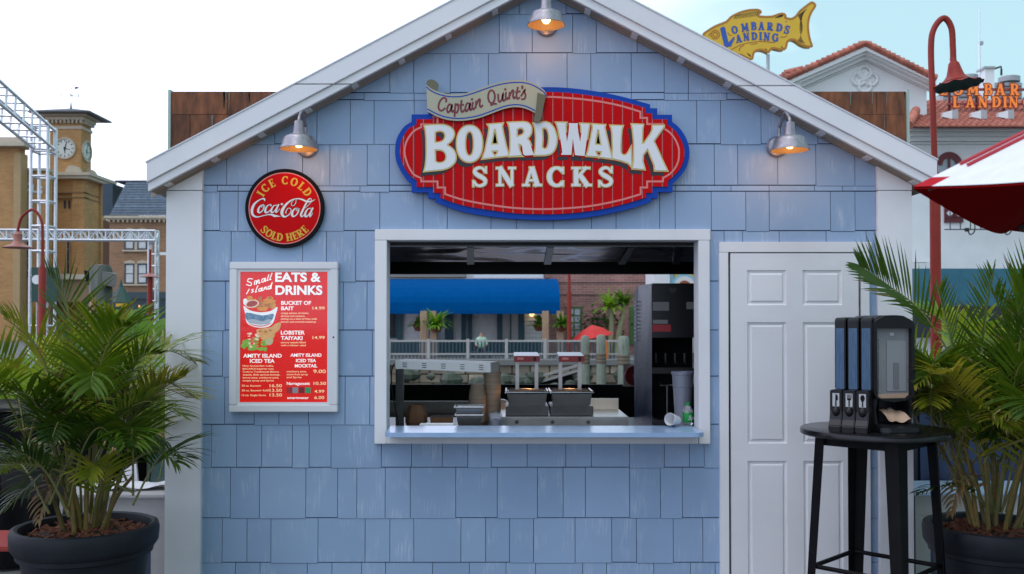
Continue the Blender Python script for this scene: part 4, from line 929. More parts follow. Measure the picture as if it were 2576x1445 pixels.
for k in range(4):
    a0, a1 = R(90 * k), R(90 * k + 90)
    m.tube([(tcx.x + rr_ * math.cos(a0), TY + rr_ * math.sin(a0), RZ), (tcx.x + rr_ * math.cos(a1), TY + rr_ * math.sin(a1), RZ)], .011, 10)
m.build('foot_ring', LEGM, tb, smooth=50)

def rot_box(m, c, ax, ay, hx, hy, z0, z1, d=None):
    c = Vector(c)
    m.hexa([c + ax * i * hx + ay * j * hy + Vector((0, 0, z)) for z in (z0, z1) for i, j in ((-1, -1), (1, -1), (1, 1), (-1, 1))])
# napkin dispenser: rounded tower, front faces the camera a little to the left
NP = M('dispenser_black', (.008, .008, .010), .38, col2=(.012, .012, .015), scale=30, rvar=.06, spec=.35)
nb = P(2252, 1089, TY - .13); nx, ny = nb.x, TY - .13
nd = thing('napkin_dispenser', 'tall black napkin dispenser with smoky window and brown napkin hanging out', 'napkin dispenser', (nx, ny, TZ))
s_ = S(ny); ya = R(12)
fx = Vector((math.cos(ya), math.sin(ya), 0)); fy_ = Vector((-math.sin(ya), math.cos(ya), 0))   # right and back directions
HH = (1090 - 797) / s_ ; HWD = 57 / s_
def NQ(u, v, w): return Vector((nx, ny, TZ)) + fx * u + fy_ * v + Vector((0, 0, w))
def ndprism(name, poly, v0, v1, mat, bev=0.0, top=None, par=None):
    m = MB(); n = len(poly); top = top or poly
    m.add([NQ(u, v0, w) for u, w in poly] + [NQ(u, v1, w) for u, w in top], [tuple(range(n)), tuple(range(2 * n - 1, n - 1, -1))] + [(i, n + i, n + (i + 1) % n, (i + 1) % n) for i in range(n)])
    return m.build(name, mat, nd, bevel=bev)
arch = lambda hw, z0, z1, rr, dome: [(-hw + .012, z0), (hw - .012, z0), (hw, z0 + .02), (hw, z1 - rr)] + [(hw * math.cos(R(t_)) if 0 else hw - rr + rr * math.sin(R(t_)), z1 - rr + rr * math.cos(R(t_)) - (0)) for t_ in (90, 70, 50, 30)] + \
    [(hw * k, z1 + dome * (1 - k * k)) for k in (.45, .2, 0, -.2, -.45)] + [(-hw + rr - rr * math.sin(R(t_)), z1 - rr + rr * math.cos(R(t_))) for t_ in (30, 50, 70, 90)] + [(-hw, z1 - rr), (-hw, z0 + .02)]
z_low = .155
ndprism('body', arch(HWD, z_low, HH - .02, .035, .018), .03, .25, NP, .006)
# front bezel: ring around the window
ow = arch(HWD, z_low, HH - .02, .035, .018); WB, WT = (1090 - 1016) / s_ * .985, (1090 - 832) / s_
iw_ = [(-.092 * HWD / .11, WB + .03), (-.06 * HWD / .11, WB + .008), (0, WB), (.06 * HWD / .11, WB + .008), (.092 * HWD / .11, WB + .03), (.094 * HWD / .11, WT), (-.094 * HWD / .11, WT)]
shp = []
for lp in (ow, iw_): shp.append([(u, w) for u, w in lp])
o = flat('bezel', [shp], 0, .022, NP, None)
mt4 = Matrix.Translation(Vector((nx, ny, TZ)) + fy_ * .012) @ Matrix.Rotation(ya, 4, 'Z'); o.data.transform(Matrix.Translation(-org(nd)) @ mt4); o.parent = nd
SMK = M('smoked_window', (.20, .205, .21), .15, col2=(.27, .27, .275), scale=5, stretch=(1, 1, .6), spec=.5)
ndprism('window_back', [(u * .99, w) for u, w in iw_], .024, .029, SMK)
GREYP = M('dispenser_grey_plate', (.27, .28, .29), .35); GREYD = M('dispenser_dark_slot', (.17, .175, .185), .4)
ndprism('pusher_plate', [(-.03, WB + .05), (.075, WB + .05), (.075, WT - .055), (-.03, WT - .055)], .0205, .0235, GREYP, .002)
ndprism('pusher_slot', [(.005, WB + .06), (.035, WB + .06), (.035, WB + .185), (.005, WB + .185)], .0185, .0203, GREYD, .001)
for k in range(5): 
    ndprism('guide_tab', [(-.082, WB + .05 + k * .062), (-.064, WB + .05 + k * .062), (-.064, WB + .0535 + k * .062), (-.082, WB + .0535 + k * .062)], .019, .0235, GREYP)
ndprism('guide_rail', [(-.072, WB + .04), (-.068, WB + .04), (-.064, WT - .05), (-.068, WT - .05)], .0195, .0235, GREYP)
NAP = M('brown_napkin', (.46, .30, .20), .8, col2=(.52, .36, .25), scale=10)
ndprism('napkin_stack', [(-.083, WB + .0325), (-.055, WB + .0115), (0, WB + .004), (.055, WB + .0115), (.083, WB + .0325), (.083, WB + .04), (-.083, WB + .036)], .018, .0238, NAP)
ndprism('badge', [(-.012, WT - .034), (.012, WT - .034), (.012, WT - .02), (-.012, WT - .02)], .0215, .0238, M('badge_pale', (.45, .46, .48), .4), .002)
# lower chin, mouth and base
ndprism('cheek', [(-HWD + .008, .03), (-HWD + .03, .03), (-HWD + .018, .1), (-HWD + .03, z_low), (-HWD + .002, z_low)], .015, .25, NP, .004)
ndprism('cheek', [(HWD - .008, .03), (HWD - .03, .03), (HWD - .018, .1), (HWD - .03, z_low), (HWD - .002, z_low)], .015, .25, NP, .004)
ndprism('throat', [(-HWD + .02, .03), (HWD - .02, .03), (HWD - .02, z_low), (-HWD + .02, z_low)], .12, .25, NP)
m = MB()
pr_ = [(-HWD, -.05), (-HWD + .03, -.075), (HWD - .03, -.075), (HWD, -.05), (HWD, .25), (-HWD, .25)]
m.add([NQ(u, v, 0.0005) for u, v in pr_] + [NQ(u * .985, v * .97, .022) for u, v in pr_] + [NQ(u * .96, max(v, -.02) if v < 0 else v * .95, .034) for u, v in pr_],
      [tuple(range(5, -1, -1)), (12, 13, 14, 15, 16, 17)] + [(i + 6 * r, (i + 1) % 6 + 6 * r, (i + 1) % 6 + 6 * r + 6, i + 6 * r + 6) for i in range(6) for r in (0, 1)])
m.build('base', NP, nd, bevel=.005)
m = MB(); cols, rws = 24, 10; vs = []
for j in range(rws + 1):
    for i in range(cols + 1):
        u = -1 + 2 * i / cols; t_ = j / rws
        vs.append(NQ(u * (.050 + .010 * t_) + .004, .06 - .085 * t_ + .008 * math.sin(u * 4 + t_ * 2) * (1 - t_ * .3), .098 - .04 * t_ ** 1.5 - .012 * (1 - u * u) * t_ + .004 * math.sin(u * 6 + 3 * t_) + .006 * math.cos(u * 2.4) * (1 - t_)))
m.add(vs, [(j * (cols + 1) + i, j * (cols + 1) + i + 1, (j + 1) * (cols + 1) + i + 1, (j + 1) * (cols + 1) + i) for j in range(rws) for i in range(cols)])
m.build('napkin', NAP, nd, smooth=80, recalc=False)

# cutlery dispenser: three tall magazines on a stepped base, turned towards the left
cb = P(2135, 1079, TY - .06)
cd = thing('cutlery_dispenser', 'black cutlery dispenser with three tall blue magazines for knives, forks and spoons', 'cutlery dispenser', (cb.x, TY - .06, TZ))
ca_ = R(32); cs_ = S(TY - .06)
gx_ = Vector((math.cos(ca_), -math.sin(ca_), 0)); gy_ = Vector((math.sin(ca_), math.cos(ca_), 0))     # along the front (towards the near right), and back
CO = Vector((P(2092, 1080, TY - .06).x, TY - .07, TZ))
def CQ(u, v, w): return CO + gx_ * u + gy_ * v + Vector((0, 0, w))
def cpr(name, prof, u0, u1, mat, bev=0.0, dev=0):
    """side profile (v, w) swept along the front from u0 to u1"""
    m = MB(); n = len(prof)
    m.add([CQ(u0, v, w) for v, w in prof] + [CQ(u1, v, w) for v, w in prof], [tuple(range(n)), tuple(range(2 * n - 1, n - 1, -1))] + [(i, n + i, n + (i + 1) % n, (i + 1) % n) for i in range(n)])
    return m.build(name, mat, cd, bevel=bev)
BH, TH_ = (1070 - 968) / cs_, (1075 - 794) / cs_
bw = .060; NBLU = M('magazine_blue', (.035, .085, .16), .35, col2=(.06, .13, .22), scale=40, stretch=(3, 3, .4)); PAPR = M('pictogram_plate', (.42, .43, .42), .5)
for k in range(3):
    u0 = k * bw + .002; u1 = (k + 1) * bw - .002
    cpr('dispenser_base', [(-.088, 0.0005), (-.088, .03), (-.066, .058), (-.056, .095), (-.055, BH), (.21, BH), (.21, 0.0005)], u0, u1, BLACKP, .004)
    cpr('magazine', [(.028, BH + .0005), (.03, TH_ - .012), (.042, TH_), (.23, TH_ + .004), (.235, BH + .0005)], u0 + .004, u1 - .002, BLACKP, .004)
    cpr('magazine_front', [(.0262, BH + .001), (.0282, TH_ - .05), (.035, TH_ - .05), (.033, BH + .001)], u0 + .009, u1 - .008, NBLU, .001)
    for j in range(3): cpr('magazine_ridge', [(.0245, BH + .002), (.0265, TH_ - .052), (.029, TH_ - .052), (.027, BH + .002)], u0 + .014 + j * .011, u0 + .0165 + j * .011, NBLU)
    cpr('pictogram_plate', [(-.0568, .118), (-.0568, .118 + .062), (-.0555, .18), (-.0555, .118)], u0 + .013, u1 - .012, PAPR)
    uc = (u0 + u1) / 2 + .001; m = MB()
    def cpoly(pts): m.add([CQ(uc + a, -.0576, b_) for a, b_ in pts], [tuple(range(len(pts)))])
    if k == 0: cpoly([(-.004, .12), (.003, .12), (.003, .145), (.0095, .15), (.008, .17), (-.002, .178), (-.003, .15)])
    elif k == 1:
        cpoly([(-.003, .12), (.003, .12), (.003, .15), (-.003, .15)]); cpoly([(-.009, .15), (.009, .15), (.009, .158), (-.009, .158)])
        for q in (-.009, -.0035, .002, .0075): cpoly([(q, .158), (q + .003, .158), (q + .003, .177), (q, .177)])
    else: cpoly([(-.003, .12), (.003, .12), (.003, .144)] + [(.010 * math.sin(R(t_)), .160 - .016 * math.cos(R(t_))) for t_ in range(20, 341, 20)] + [(-.003, .144)])
    m.build('pictogram', BLACKM, cd, recalc=False)
    m = MB(); c0 = CQ(uc, -.060, .095)
    vs = []
    for i in range(7):
        for j in range(12):
            th, ph = math.pi * i / 6, 2 * math.pi * j / 12; vs.append(c0 + gx_ * .018 * math.sin(th) * math.cos(ph) + Vector((0, 0, .023 * math.cos(th))) + gy_ * (-.014) * math.sin(th) * math.sin(ph))
    m.add(vs, [(i * 12 + j, i * 12 + (j + 1) % 12, (i + 1) * 12 + (j + 1) % 12, (i + 1) * 12 + j) for i in range(6) for j in range(12)])
    m.build('push_lever', BLACKP, cd, smooth=60)
m = MB(); u1 = 3 * bw - .002
m.add([CQ(u1 + .002, .07, TH_ - .155), CQ(u1 + .002, .13, TH_ - .145), CQ(u1 + .002, .13, TH_ - .075), CQ(u1 + .002, .07, TH_ - .065)], [(0, 1, 2, 3)]); m.build('side_sticker', PAPR, cd, recalc=False)
m = MB(); 
for a_, b_ in (((.08, -.14), (.088, -.08)), ((.088, -.08), (.1, -.12)), ((.1, -.12), (.112, -.075))): m.beam(CQ(u1 + .003, a_[0] , TH_ + a_[1]), CQ(u1 + .003, b_[0], TH_ + b_[1]), .006, .002)
m.build('sticker_mark', BLACKM, cd)

# ================================================================== planters with areca palms
POTM = M('charcoal_planter', (.013, .015, .019), .5, col2=(.022, .024, .03), scale=8, rvar=.1, bump=.05, spec=.2)
MULCH = M('bark_mulch', (.10, .028, .012), .9, col2=(.17, .06, .03), scale=14, detail=6, vary=.45)
SOIL = M('potting_soil', (.03, .015, .01), .95, bump=.6, bscale=60)
LEAF = leaf_mat('palm_leaf', (.010, .034, .002), (.075, .140, .006), (.34, .30, .024))
LEAFB = leaf_mat('palm_leaf_bright', (.06, .15, .010), (.17, .31, .02), (.36, .40, .03))
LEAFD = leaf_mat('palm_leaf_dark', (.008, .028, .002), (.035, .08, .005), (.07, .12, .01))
DRYL = M('dry_leaf_tip', (.16, .09, .03), .8, col2=(.26, .17, .07), scale=20)
STEM = M('palm_stem', (.13, .12, .03), .5, col2=(.25, .15, .04), scale=14, stretch=(1, 1, 2), vary=.25); RACH = M('palm_midrib', (.15, .17, .05), .45, col2=(.22, .18, .05), scale=10)
def planter(px, py, Y, R0, label):
    c = P(px, py, Y); t = thing('planter', label, 'planter', (c.x, Y, 0), 'charcoal planters in front of the stand'); k = R0 / .34
    H_ = c.z; m = MB()
    m.lathe([(0, .001), (.225 * k, .001), (.235 * k, .02), (.285 * k, H_ - .2), (.292 * k, H_ - .15), (.312 * k, H_ - .142), (.315 * k, H_ - .12), (.322 * k, H_ - .115), (.338 * k, H_ - .09), (.342 * k, H_ - .03), (.335 * k, H_ - .006), (.318 * k, H_), (.303 * k, H_ - .006), (.297 * k, H_ - .03), (.293 * k, H_ - .075), (0, H_ - .07)], (c.x, Y, 0), 56)
    m.build('pot', POTM, t, smooth=40)
    m = MB(); m.lathe([(0, .045), (.12 * k, .04), (.25 * k, .02), (.296 * k, .006)], (c.x, Y, H_ - .065), 24); m.build('soil', SOIL, t)
    m = MB()
    for i in range(420):
        r_, a = .285 * k * math.sqrt(rnd.random()), rnd.uniform(0, 6.28); z = H_ - .058 + .035 * (1 - r_ / .29 / k) + rnd.uniform(0, .018)
        L_, w_ = rnd.uniform(.012, .04), rnd.uniform(.006, .016); b_ = Euler((rnd.uniform(-.5, .5), rnd.uniform(-.5, .5), rnd.uniform(0, 6.3))).to_matrix()
        o_ = Vector((c.x + r_ * math.cos(a), Y + r_ * math.sin(a), z)); m.hexa([o_ + b_ @ Vector((sx * L_ * f, sy * w_ * f, sz * .004)) for sz in (-1, 1) for sx, sy, f in ((-1, -1, 1), (1, -1, .8), (1, 1, 1), (-1, 1, .7))])
    tag(m.build('mulch', MULCH, t), kind='stuff')
    return c
def frond(root, pts, ll, n=26, mat=None, droop=.5, spread=58, lw=.016, up=None, start=.18, hang=.0, twist=0.0):
    """rachis through pts with paired leaflets as long as ll; up: the side the leaf blade faces"""
    pts = [Vector(p) for p in pts]; rc = curve_pts(pts, 6); m = MB(); N = len(rc) - 1
    m.cur = 1; m.tube(rc, [.0065 * (1 - .75 * i / N) for i in range(N + 1)], 5); m.cur = 0
    upv = Vector(up) if up else Vector((0, 0, 1)); L_ = 0
    for k in range(n):
        t = start + (1 - start) * (k + .5) / n; f = t * N; i = min(int(f), N - 1); p = rc[i].lerp(rc[i + 1], f - i); d = (rc[i + 1] - rc[i]).normalized()
        s_ = d.cross(upv); s_ = s_.normalized() if s_.length > .05 else Vector((1, 0, 0)); nn = s_.cross(d)
        env = (.55 + .45 * math.sin(math.pi * min(1, (t - start) / (1 - start) * .9 + .12))) * (1 - .35 * max(0, t - .7) / .3)
        for sd_ in (-1, 1):
            l = ll * env * rnd.uniform(.85, 1.1); a = R(spread * (1.1 - .62 * t) + rnd.uniform(-5, 5))
            v = (d * math.cos(a) + s_ * sd_ * math.sin(a) + nn * (.30 + twist * sd_)).normalized(); q = p.copy(); w0 = lw * rnd.uniform(.8, 1.15); segs = 4; vs = []
            for j in range(segs + 1):
                u = j / segs; w = w0 * (.35 + 2.4 * u) if u < .25 else w0 * (1 - ((u - .25) / .75) ** 1.8)
                sw = v.cross(nn); sw = sw.normalized() if sw.length > .05 else d
                vs += [q + sw * w * .5 + nn * w * .18, q - sw * w * .5 + nn * w * .18]
                q = q + v * l / segs; v = (v + Vector((0, 0, -1)) * droop * (u + .25) * .42 * rnd.uniform(.7, 1.2) + Vector((0, 0, -hang))).normalized()
            dry = rnd.random() < .16
            for j in range(segs):
                m.cur = 2 if dry and j == segs - 1 else 0
                m.f.append(tuple(len(m.v) + k_ for k_ in (2 * j, 2 * j + 1, 2 * j + 3, 2 * j + 2))); m.mi.append(m.cur)
            m.v += [tuple(v_) for v_ in vs]; m.cur = 0
    return m.build('frond', [mat or LEAF, RACH, DRYL], root, recalc=False)
def areca(c, label, nrand, height, reach, seed, fixed=(), avoid=None, group='areca palms in charcoal planters'):
    rr = random.Random(seed); t = thing('areca_palm', label, 'palm', (c.x, c.y, c.z - .05), group); stems = []
    for i in range(15):
        a, r_ = rr.uniform(0, 6.28), .11 * math.sqrt(rr.random()); b_ = Vector((c.x + r_ * math.cos(a), c.y + r_ * math.sin(a), c.z - .05)); le = rr.uniform(.05, .22)
        top = b_ + Vector((math.cos(a) * le, math.sin(a) * le, rr.uniform(.3, .62) * height))
        m = MB(); m.tube(curve_pts([b_, b_.lerp(top, .5) + Vector((0, 0, .04)), top], 5), [.013 - .0006 * k for k in range(11)], 7); m.build('stem', STEM, t, smooth=60); stems.append((top, a))
    for i in range(nrand):
        b_, a0 = stems[i % len(stems)]; a = i * 2.399 + rr.uniform(-.3, .3); el_ = rr.uniform(.25, 1.25) if i % 3 else rr.uniform(.9, 1.4)
        if avoid and avoid(a): el_ = max(el_, 1.15)
        ln = reach * rr.uniform(.75, 1.1); dh = Vector((math.cos(a), math.sin(a), 0)); d0 = dh * math.cos(el_) + Vector((0, 0, math.sin(el_)))
        b0 = b_ - Vector((0, 0, rr.uniform(0, .2) * height)); s1 = b0 + d0 * ln * .45; s2 = s1 + (d0 * .75 + dh * .35 - Vector((0, 0, .18))).normalized() * ln * .32; s3 = s2 + (d0 * .25 + dh * .6 - Vector((0, 0, .5))).normalized() * ln * .28
        frond(t, [b0, s1, s2, s3], rr.uniform(.24, .33), n=rr.randint(20, 26), droop=rr.uniform(.35, .9), start=.3)
    for f in fixed:
        pts, ll, kw = f; frond(t, [P(*p) for p in pts], ll, **kw)
    return t
PLY = -.74
c = planter(216, 1318, PLY, .34, 'charcoal planter with rolled rim on the boardwalk beside the white corner board')
fixL = [([(190, 1290, -.74), (150, 1215, -.8), (120, 1240, -.86), (100, 1310, -.9)], .13, dict(n=12, droop=1.0, hang=.1, mat=DRYL)),
        ([(250, 1290, -.74), (285, 1215, -.80), (335, 1160, -.85), (395, 1135, -.9), (440, 1165, -.95)], .27, dict(n=24, droop=.9, hang=.05, start=.3)),
        ([(225, 1290, -.78), (245, 1130, -.9), (242, 1000, -1.05), (236, 935, -1.18), (228, 975, -1.28)], .30, dict(n=24, droop=.8, start=.45, hang=.04)),
        ([(255, 1280, -.74), (330, 1060, -.76), (400, 985, -.78), (468, 945, -.8)], .22, dict(n=24, droop=.3, start=.35)),
        ([(245, 1280, -.70), (300, 1020, -.70), (350, 905, -.70), (408, 890, -.72)], .22, dict(n=26, droop=.5, start=.3)),
        ([(200, 1290, -.8), (130, 1190, -.9), (70, 1225, -1.0), (10, 1290, -1.05)], .2, dict(n=20, droop=.8, hang=.05)),
        ([(195, 1290, -.72), (140, 1000, -.8), (90, 870, -.9), (10, 800, -1.0)], .32, dict(n=28, droop=.7)),
        ([(205, 1290, -.7), (190, 950, -.7), (170, 770, -.75), (120, 690, -.8)], .32, dict(n=28, droop=.5)),
        ([(230, 1280, -.7), (240, 990, -.72), (262, 860, -.75), (290, 800, -.8)], .28, dict(n=28, droop=.25)),
        ([(220, 1280, -.75), (235, 1000, -.85), (280, 850, -.95), (330, 820, -1.05)], .3, dict(n=26, droop=.8)),
        ([(190, 1290, -.8), (110, 1060, -.95), (60, 990, -1.1), (-20, 1000, -1.2)], .3, dict(n=24, droop=.8)),
        ([(235, 1290, -.85), (255, 1210, -1.0), (240, 1170, -1.08), (225, 1200, -1.14)], .2, dict(n=18, droop=.5, spread=70))]
areca(c, 'bushy areca palm with drooping yellow green fronds overlapping the white corner board', 33, .90, .66, 5, fixL, avoid=lambda a: math.cos(a) > .3)
c2 = planter(2503, 1318, -.62, .34, 'charcoal planter behind the legs of the black bar table')
fixR = [([(2520, 1290, -.62), (2570, 1050, -.62), (2580, 900, -.62), (2560, 780, -.65)], .3, dict(n=28, droop=.4)), ([(2515, 1290, -.55), (2545, 1000, -.5), (2540, 850, -.45), (2500, 740, -.45)], .3, dict(n=28, droop=.35)),
        ([(2530, 1290, -.6), (2600, 1000, -.6), (2610, 830, -.6), (2560, 700, -.62)], .32, dict(n=28, droop=.3)), ([(2520, 1290, -.7), (2580, 1120, -.8), (2560, 1040, -.9), (2500, 1060, -1.0)], .26, dict(n=24, droop=.8, hang=.04)),
        ([(2485, 1290, -.66), (2440, 1200, -.74), (2410, 1225, -.8), (2395, 1290, -.82)], .12, dict(n=12, droop=1.0, hang=.1, mat=DRYL)),
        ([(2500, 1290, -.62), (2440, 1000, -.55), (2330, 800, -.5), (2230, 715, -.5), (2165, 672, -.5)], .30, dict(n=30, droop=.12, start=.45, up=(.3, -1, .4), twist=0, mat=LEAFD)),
        ([(2510, 1290, -.62), (2560, 900, -.6), (2590, 760, -.6), (2640, 640, -.6)], .34, dict(n=26, droop=.1, start=.3, up=(0, -1, .2))),
        ([(2495, 1290, -.62), (2470, 950, -.6), (2480, 800, -.6), (2500, 690, -.6)], .26, dict(n=26, droop=.35)),
        ([(2490, 1290, -.6), (2430, 1000, -.55), (2390, 850, -.5), (2360, 730, -.5)], .27, dict(n=26, droop=.3)),
        ([(2490, 1290, -.66), (2450, 1245, -.72), (2385, 1222, -.78), (2310, 1242, -.82)], .14, dict(n=12, droop=.9, hang=.06, start=.35)),
        ([(2495, 1290, -.66), (2440, 1050, -.8), (2400, 960, -.9), (2340, 940, -1.0)], .26, dict(n=24, droop=.8)),
        ([(2480, 1280, -.6), (2380, 1060, -.55), (2310, 1040, -.5), (2250, 1090, -.5)], .2, dict(n=20, droop=.7, hang=.05)),
        ([(2505, 1290, -.66), (2540, 1060, -.8), (2560, 930, -.9), (2600, 900, -1.0)], .3, dict(n=24, droop=.7))]
areca(c2, 'areca palm with tall arching fronds growing behind the bar table', 52, 1.1, .7, 11, fixR, avoid=lambda a: math.cos(a) < -.4)

# brighter palms farther back between the stand and the water
def backpalm(px, Y, h, label, seed, n=16, mat=None):
    p = P(px, 900, Y); areca2(Vector((p.x, Y, .03)), label, n, h, h * .62, seed, mat)
def areca2(c, label, n, height, reach, seed, mat):
    rr = random.Random(seed); t = thing('garden_palm', label, 'palm', tuple(c), 'palms growing behind the counters')
    for i in range(n):
        a = i * 2.399; el_ = rr.uniform(.7, 1.45); b_ = c + Vector((math.cos(a) * .08, math.sin(a) * .08, 0)); ln = height * rr.uniform(.7, 1.0)
        dh = Vector((math.cos(a), math.sin(a), 0)); d0 = dh * math.cos(el_) + Vector((0, 0, math.sin(el_)))
        frond(t, [b_, b_ + d0 * ln * .6, b_ + d0 * ln * .88 + dh * .08, b_ + d0 * ln + dh * .3 - Vector((0, 0, .05))], rr.uniform(.3, .42), n=20, droop=.5, start=.35, mat=mat or LEAFB, lw=.02)
backpalm(365, 1.6, 1.75, 'bright yellow green palm growing between the stand and the grey timber pile', 21, 20)
backpalm(95, 2.4, 1.7, 'green palm growing behind the dark covered bins', 22, 18)
backpalm(2480, 2.6, 1.95, 'bright green palm growing behind the navy counter', 23, 20)
backpalm(2600, 1.4, 1.9, 'yellow green palm growing beside the navy counter at the picture edge', 24, 18)

# ================================================================== half-height counters on both sides
NAVY = M('navy_panel', (.012, .03, .085), .45, col2=(.016, .036, .10), scale=3); SLATEP = M('slate_blue_panel', (.035, .055, .10), .5, col2=(.045, .065, .115), scale=3)
CTW = M('counter_white', (.42, .41, .40), .5, col2=(.48, .47, .46), scale=4)
def counter(x0, x1, Y, ytop, label, brace, topmat, name='side_counter'):
    a, b_ = P(x0, ytop, Y), P(x1, ytop, Y); t = thing(name, label, 'counter', ((a.x + b_.x) / 2, Y, 0)); z = a.z
    m = MB(); m.box(a.x - .02, b_.x, Y - .03, Y + .42, z - .02, z); m.build('counter_top', topmat, t, bevel=.004)
    m = MB(); m.box(a.x, b_.x, Y, Y + .02, z - .14, z - .021); m.build('top_rail', CTW, t)
    xs = [a.x + .0, b_.x - .09] if brace else [a.x, b_.x - .09]
    for x in xs:
        m = MB(); m.box(x, x + .09, Y - .002, Y + .02, .01, z - .141); m.build('stile', CTW, t)
    m = MB(); m.box(a.x + .09, b_.x - .09, Y + .012, Y + .03, .01, z - .14); m.build('infill_panel', SLATEP, t)
    if brace:
        w = b_.x - a.x - .18; m = MB(); x0_, x1_, zz = a.x + .09, b_.x - .09, z - .14
        m.prism([(x0_ + w * .5, zz - w * .38), (x1_ - .02, zz), (x1_ + .0, zz - .0), (x1_, zz - .03), (x0_ + w * .5 + .05, zz - w * .38 - .04)], Y + .004, Y + .0115)
        m.prism([(x0_, zz), (x0_ + .05, zz), (x0_ + w * .5 + .03, zz - w * .38 - .03), (x0_ + w * .5 - .02, zz - w * .38)], Y + .003, Y + .0105); m.build('brace', CTW, t)
    return t, z
ct_, zc1 = counter(150, 419, .22, 1243, 'low white counter with slate blue panel and papers on top beside the stand', True, CTW)
ct2, zc2 = counter(2302, 2700, .35, 1238, 'low white framed counter with slate panels behind the bar table', False, M('counter_ice_blue', (.33, .44, .58), .35))
PAPER = M('white_paper', (.72, .71, .72), .7, col2=(.66, .66, .69), scale=30)
for i, (px, a, lab) in enumerate(((362, .15, 'crumpled white printed papers lying on the low white counter next to the corner board'), (300, -.2, 'white papers on the low white counter behind the palm stems'))):
    x = PX(px, .4); m = MB(); n = 8
    vs = [(x + (.17 * (u / n * 2 - 1)) * math.cos(a) - (.11 * (v / n * 2 - 1)) * math.sin(a), .42 + .17 * (u / n * 2 - 1) * math.sin(a) + .11 * (v / n * 2 - 1) * math.cos(a), zc1 + .006 + .010 * (1 + math.sin(u * 1.1 + v * .7 + i)) + .012 * (u / n) * (1 - i)) for u in range(n + 1) for v in range(n + 1)]
    m.add(vs, [(u * (n + 1) + v, (u + 1) * (n + 1) + v, (u + 1) * (n + 1) + v + 1, u * (n + 1) + v + 1) for u in range(n) for v in range(n)])
    tag(m.build('paper_sheets', PAPER, smooth=60, recalc=False), lab, 'papers')
x = PX(318, .5); m = MB(); m.prism([(x - .05, zc1 + .002), (x + .06, zc1 + .002), (x + .045, zc1 + .14), (x - .03, zc1 + .09)], .55, .57)
tag(m.build('leaning_card', PAPER), 'white card leaning on the low white counter behind the papers', 'card')
# dark things behind the planters
DARK = M('dark_cover_cloth', (.006, .006, .007), .95, col2=(.010, .010, .011), scale=4, spec=.03)
def covered(x0, x1, Y, yt, dep, name, label, cat, mat):
    a, b_ = P(x0, yt, Y), P(x1, yt, Y); t = thing(name, label, cat, ((a.x + b_.x) / 2, Y, 0)); m = MB(); n = 24; vs = []
    pth = [(a.x + (b_.x - a.x) * i / n, Y + .015 * math.sin(i * 1.7)) for i in range(n + 1)]
    m.add([(x, y, a.z) for x, y in pth] + [(x, y - .03 + .02 * math.sin(x * 23), .03) for x, y in pth], [(i, i + 1, n + 2 + i, n + 1 + i) for i in range(n)])
    m.build('front_cover', mat, t, smooth=60, recalc=False)
    m = MB(); m.box(a.x, b_.x, Y + .03, Y + dep, .03, a.z - .004); m.build('body', mat, t)
    m = MB(); m.box(a.x - .02, b_.x + .02, Y - .03, Y + dep + .02, a.z - .002, a.z + .022); m.build('top_board', M('covered_top', (.02, .02, .022), .6, spec=.1), t, bevel=.003)
covered(-160, 266, .75, 1035, .7, 'covered_table', 'table under a black cloth behind the planted palm and the white counter', 'table', DARK)
covered(2312, 2760, .95, 1000, .5, 'navy_kiosk', 'navy blue kiosk front behind the planted palm and bar table', 'kiosk', NAVY)
ch = P(25, 1330, -.35); t = thing('folding_chair', 'dark folding chair partly behind the planter on the grey boardwalk', 'chair', (ch.x, -.35, 0)); BR = M('chair_red_fabric', (.30, .03, .02), .7)
for sx in (-.2, .2):
    m = MB(); m.tube([(ch.x + sx, -.62, .012), (ch.x + sx, -.2, .46), (ch.x + sx, -.05, .85)], .011, 8); m.build('leg', BLACKP, t, smooth=50)
    m = MB(); m.tube([(ch.x + sx * .95, -.1, .012), (ch.x + sx * .95, -.55, .45)], .011, 8); m.build('leg', BLACKP, t, smooth=50)
m = MB(); m.box(ch.x - .19, ch.x + .19, -.58, -.18, .44, .465); m.build('seat', BR, t, bevel=.006)
m = MB(); m.box(ch.x - .19, ch.x + .19, -.10, -.075, .62, .84); m.build('backrest', BLACKP, t, bevel=.006)

# ================================================================== red and white market umbrella
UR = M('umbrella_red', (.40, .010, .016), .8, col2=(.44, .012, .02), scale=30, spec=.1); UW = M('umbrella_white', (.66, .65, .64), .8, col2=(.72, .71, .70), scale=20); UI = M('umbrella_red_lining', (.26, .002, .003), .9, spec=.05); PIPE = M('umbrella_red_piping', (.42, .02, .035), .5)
UD = 2.6
A = P(2296, 470, CAMY + UD); B = P(2541, 577, CAMY + UD * 1.45); B.z = A.z
ab = B - A; al = ab.length; th0 = math.atan2(ab.y, ab.x); rad_u = al / (2 * math.sin(R(22.5))); bd = th0 - R(67.5)
O = A + Vector((math.cos(bd), math.sin(bd), 0)) * rad_u; zA_ = A.z; AP = Vector((O.x, O.y, zA_ + .80))
um = thing('market_umbrella', 'red and white striped market umbrella with its corner over the table beside the gable', 'umbrella', (O.x, O.y, 0))
aA = math.atan2(A.y - O.y, A.x - O.x)
cor = [Vector((O.x + rad_u * math.cos(aA + R(45 * k)), O.y + rad_u * math.sin(aA + R(45 * k)), zA_)) for k in range(8)]
sgn = 1 if (cor[1] - B).length > (cor[7] - B).length else -1
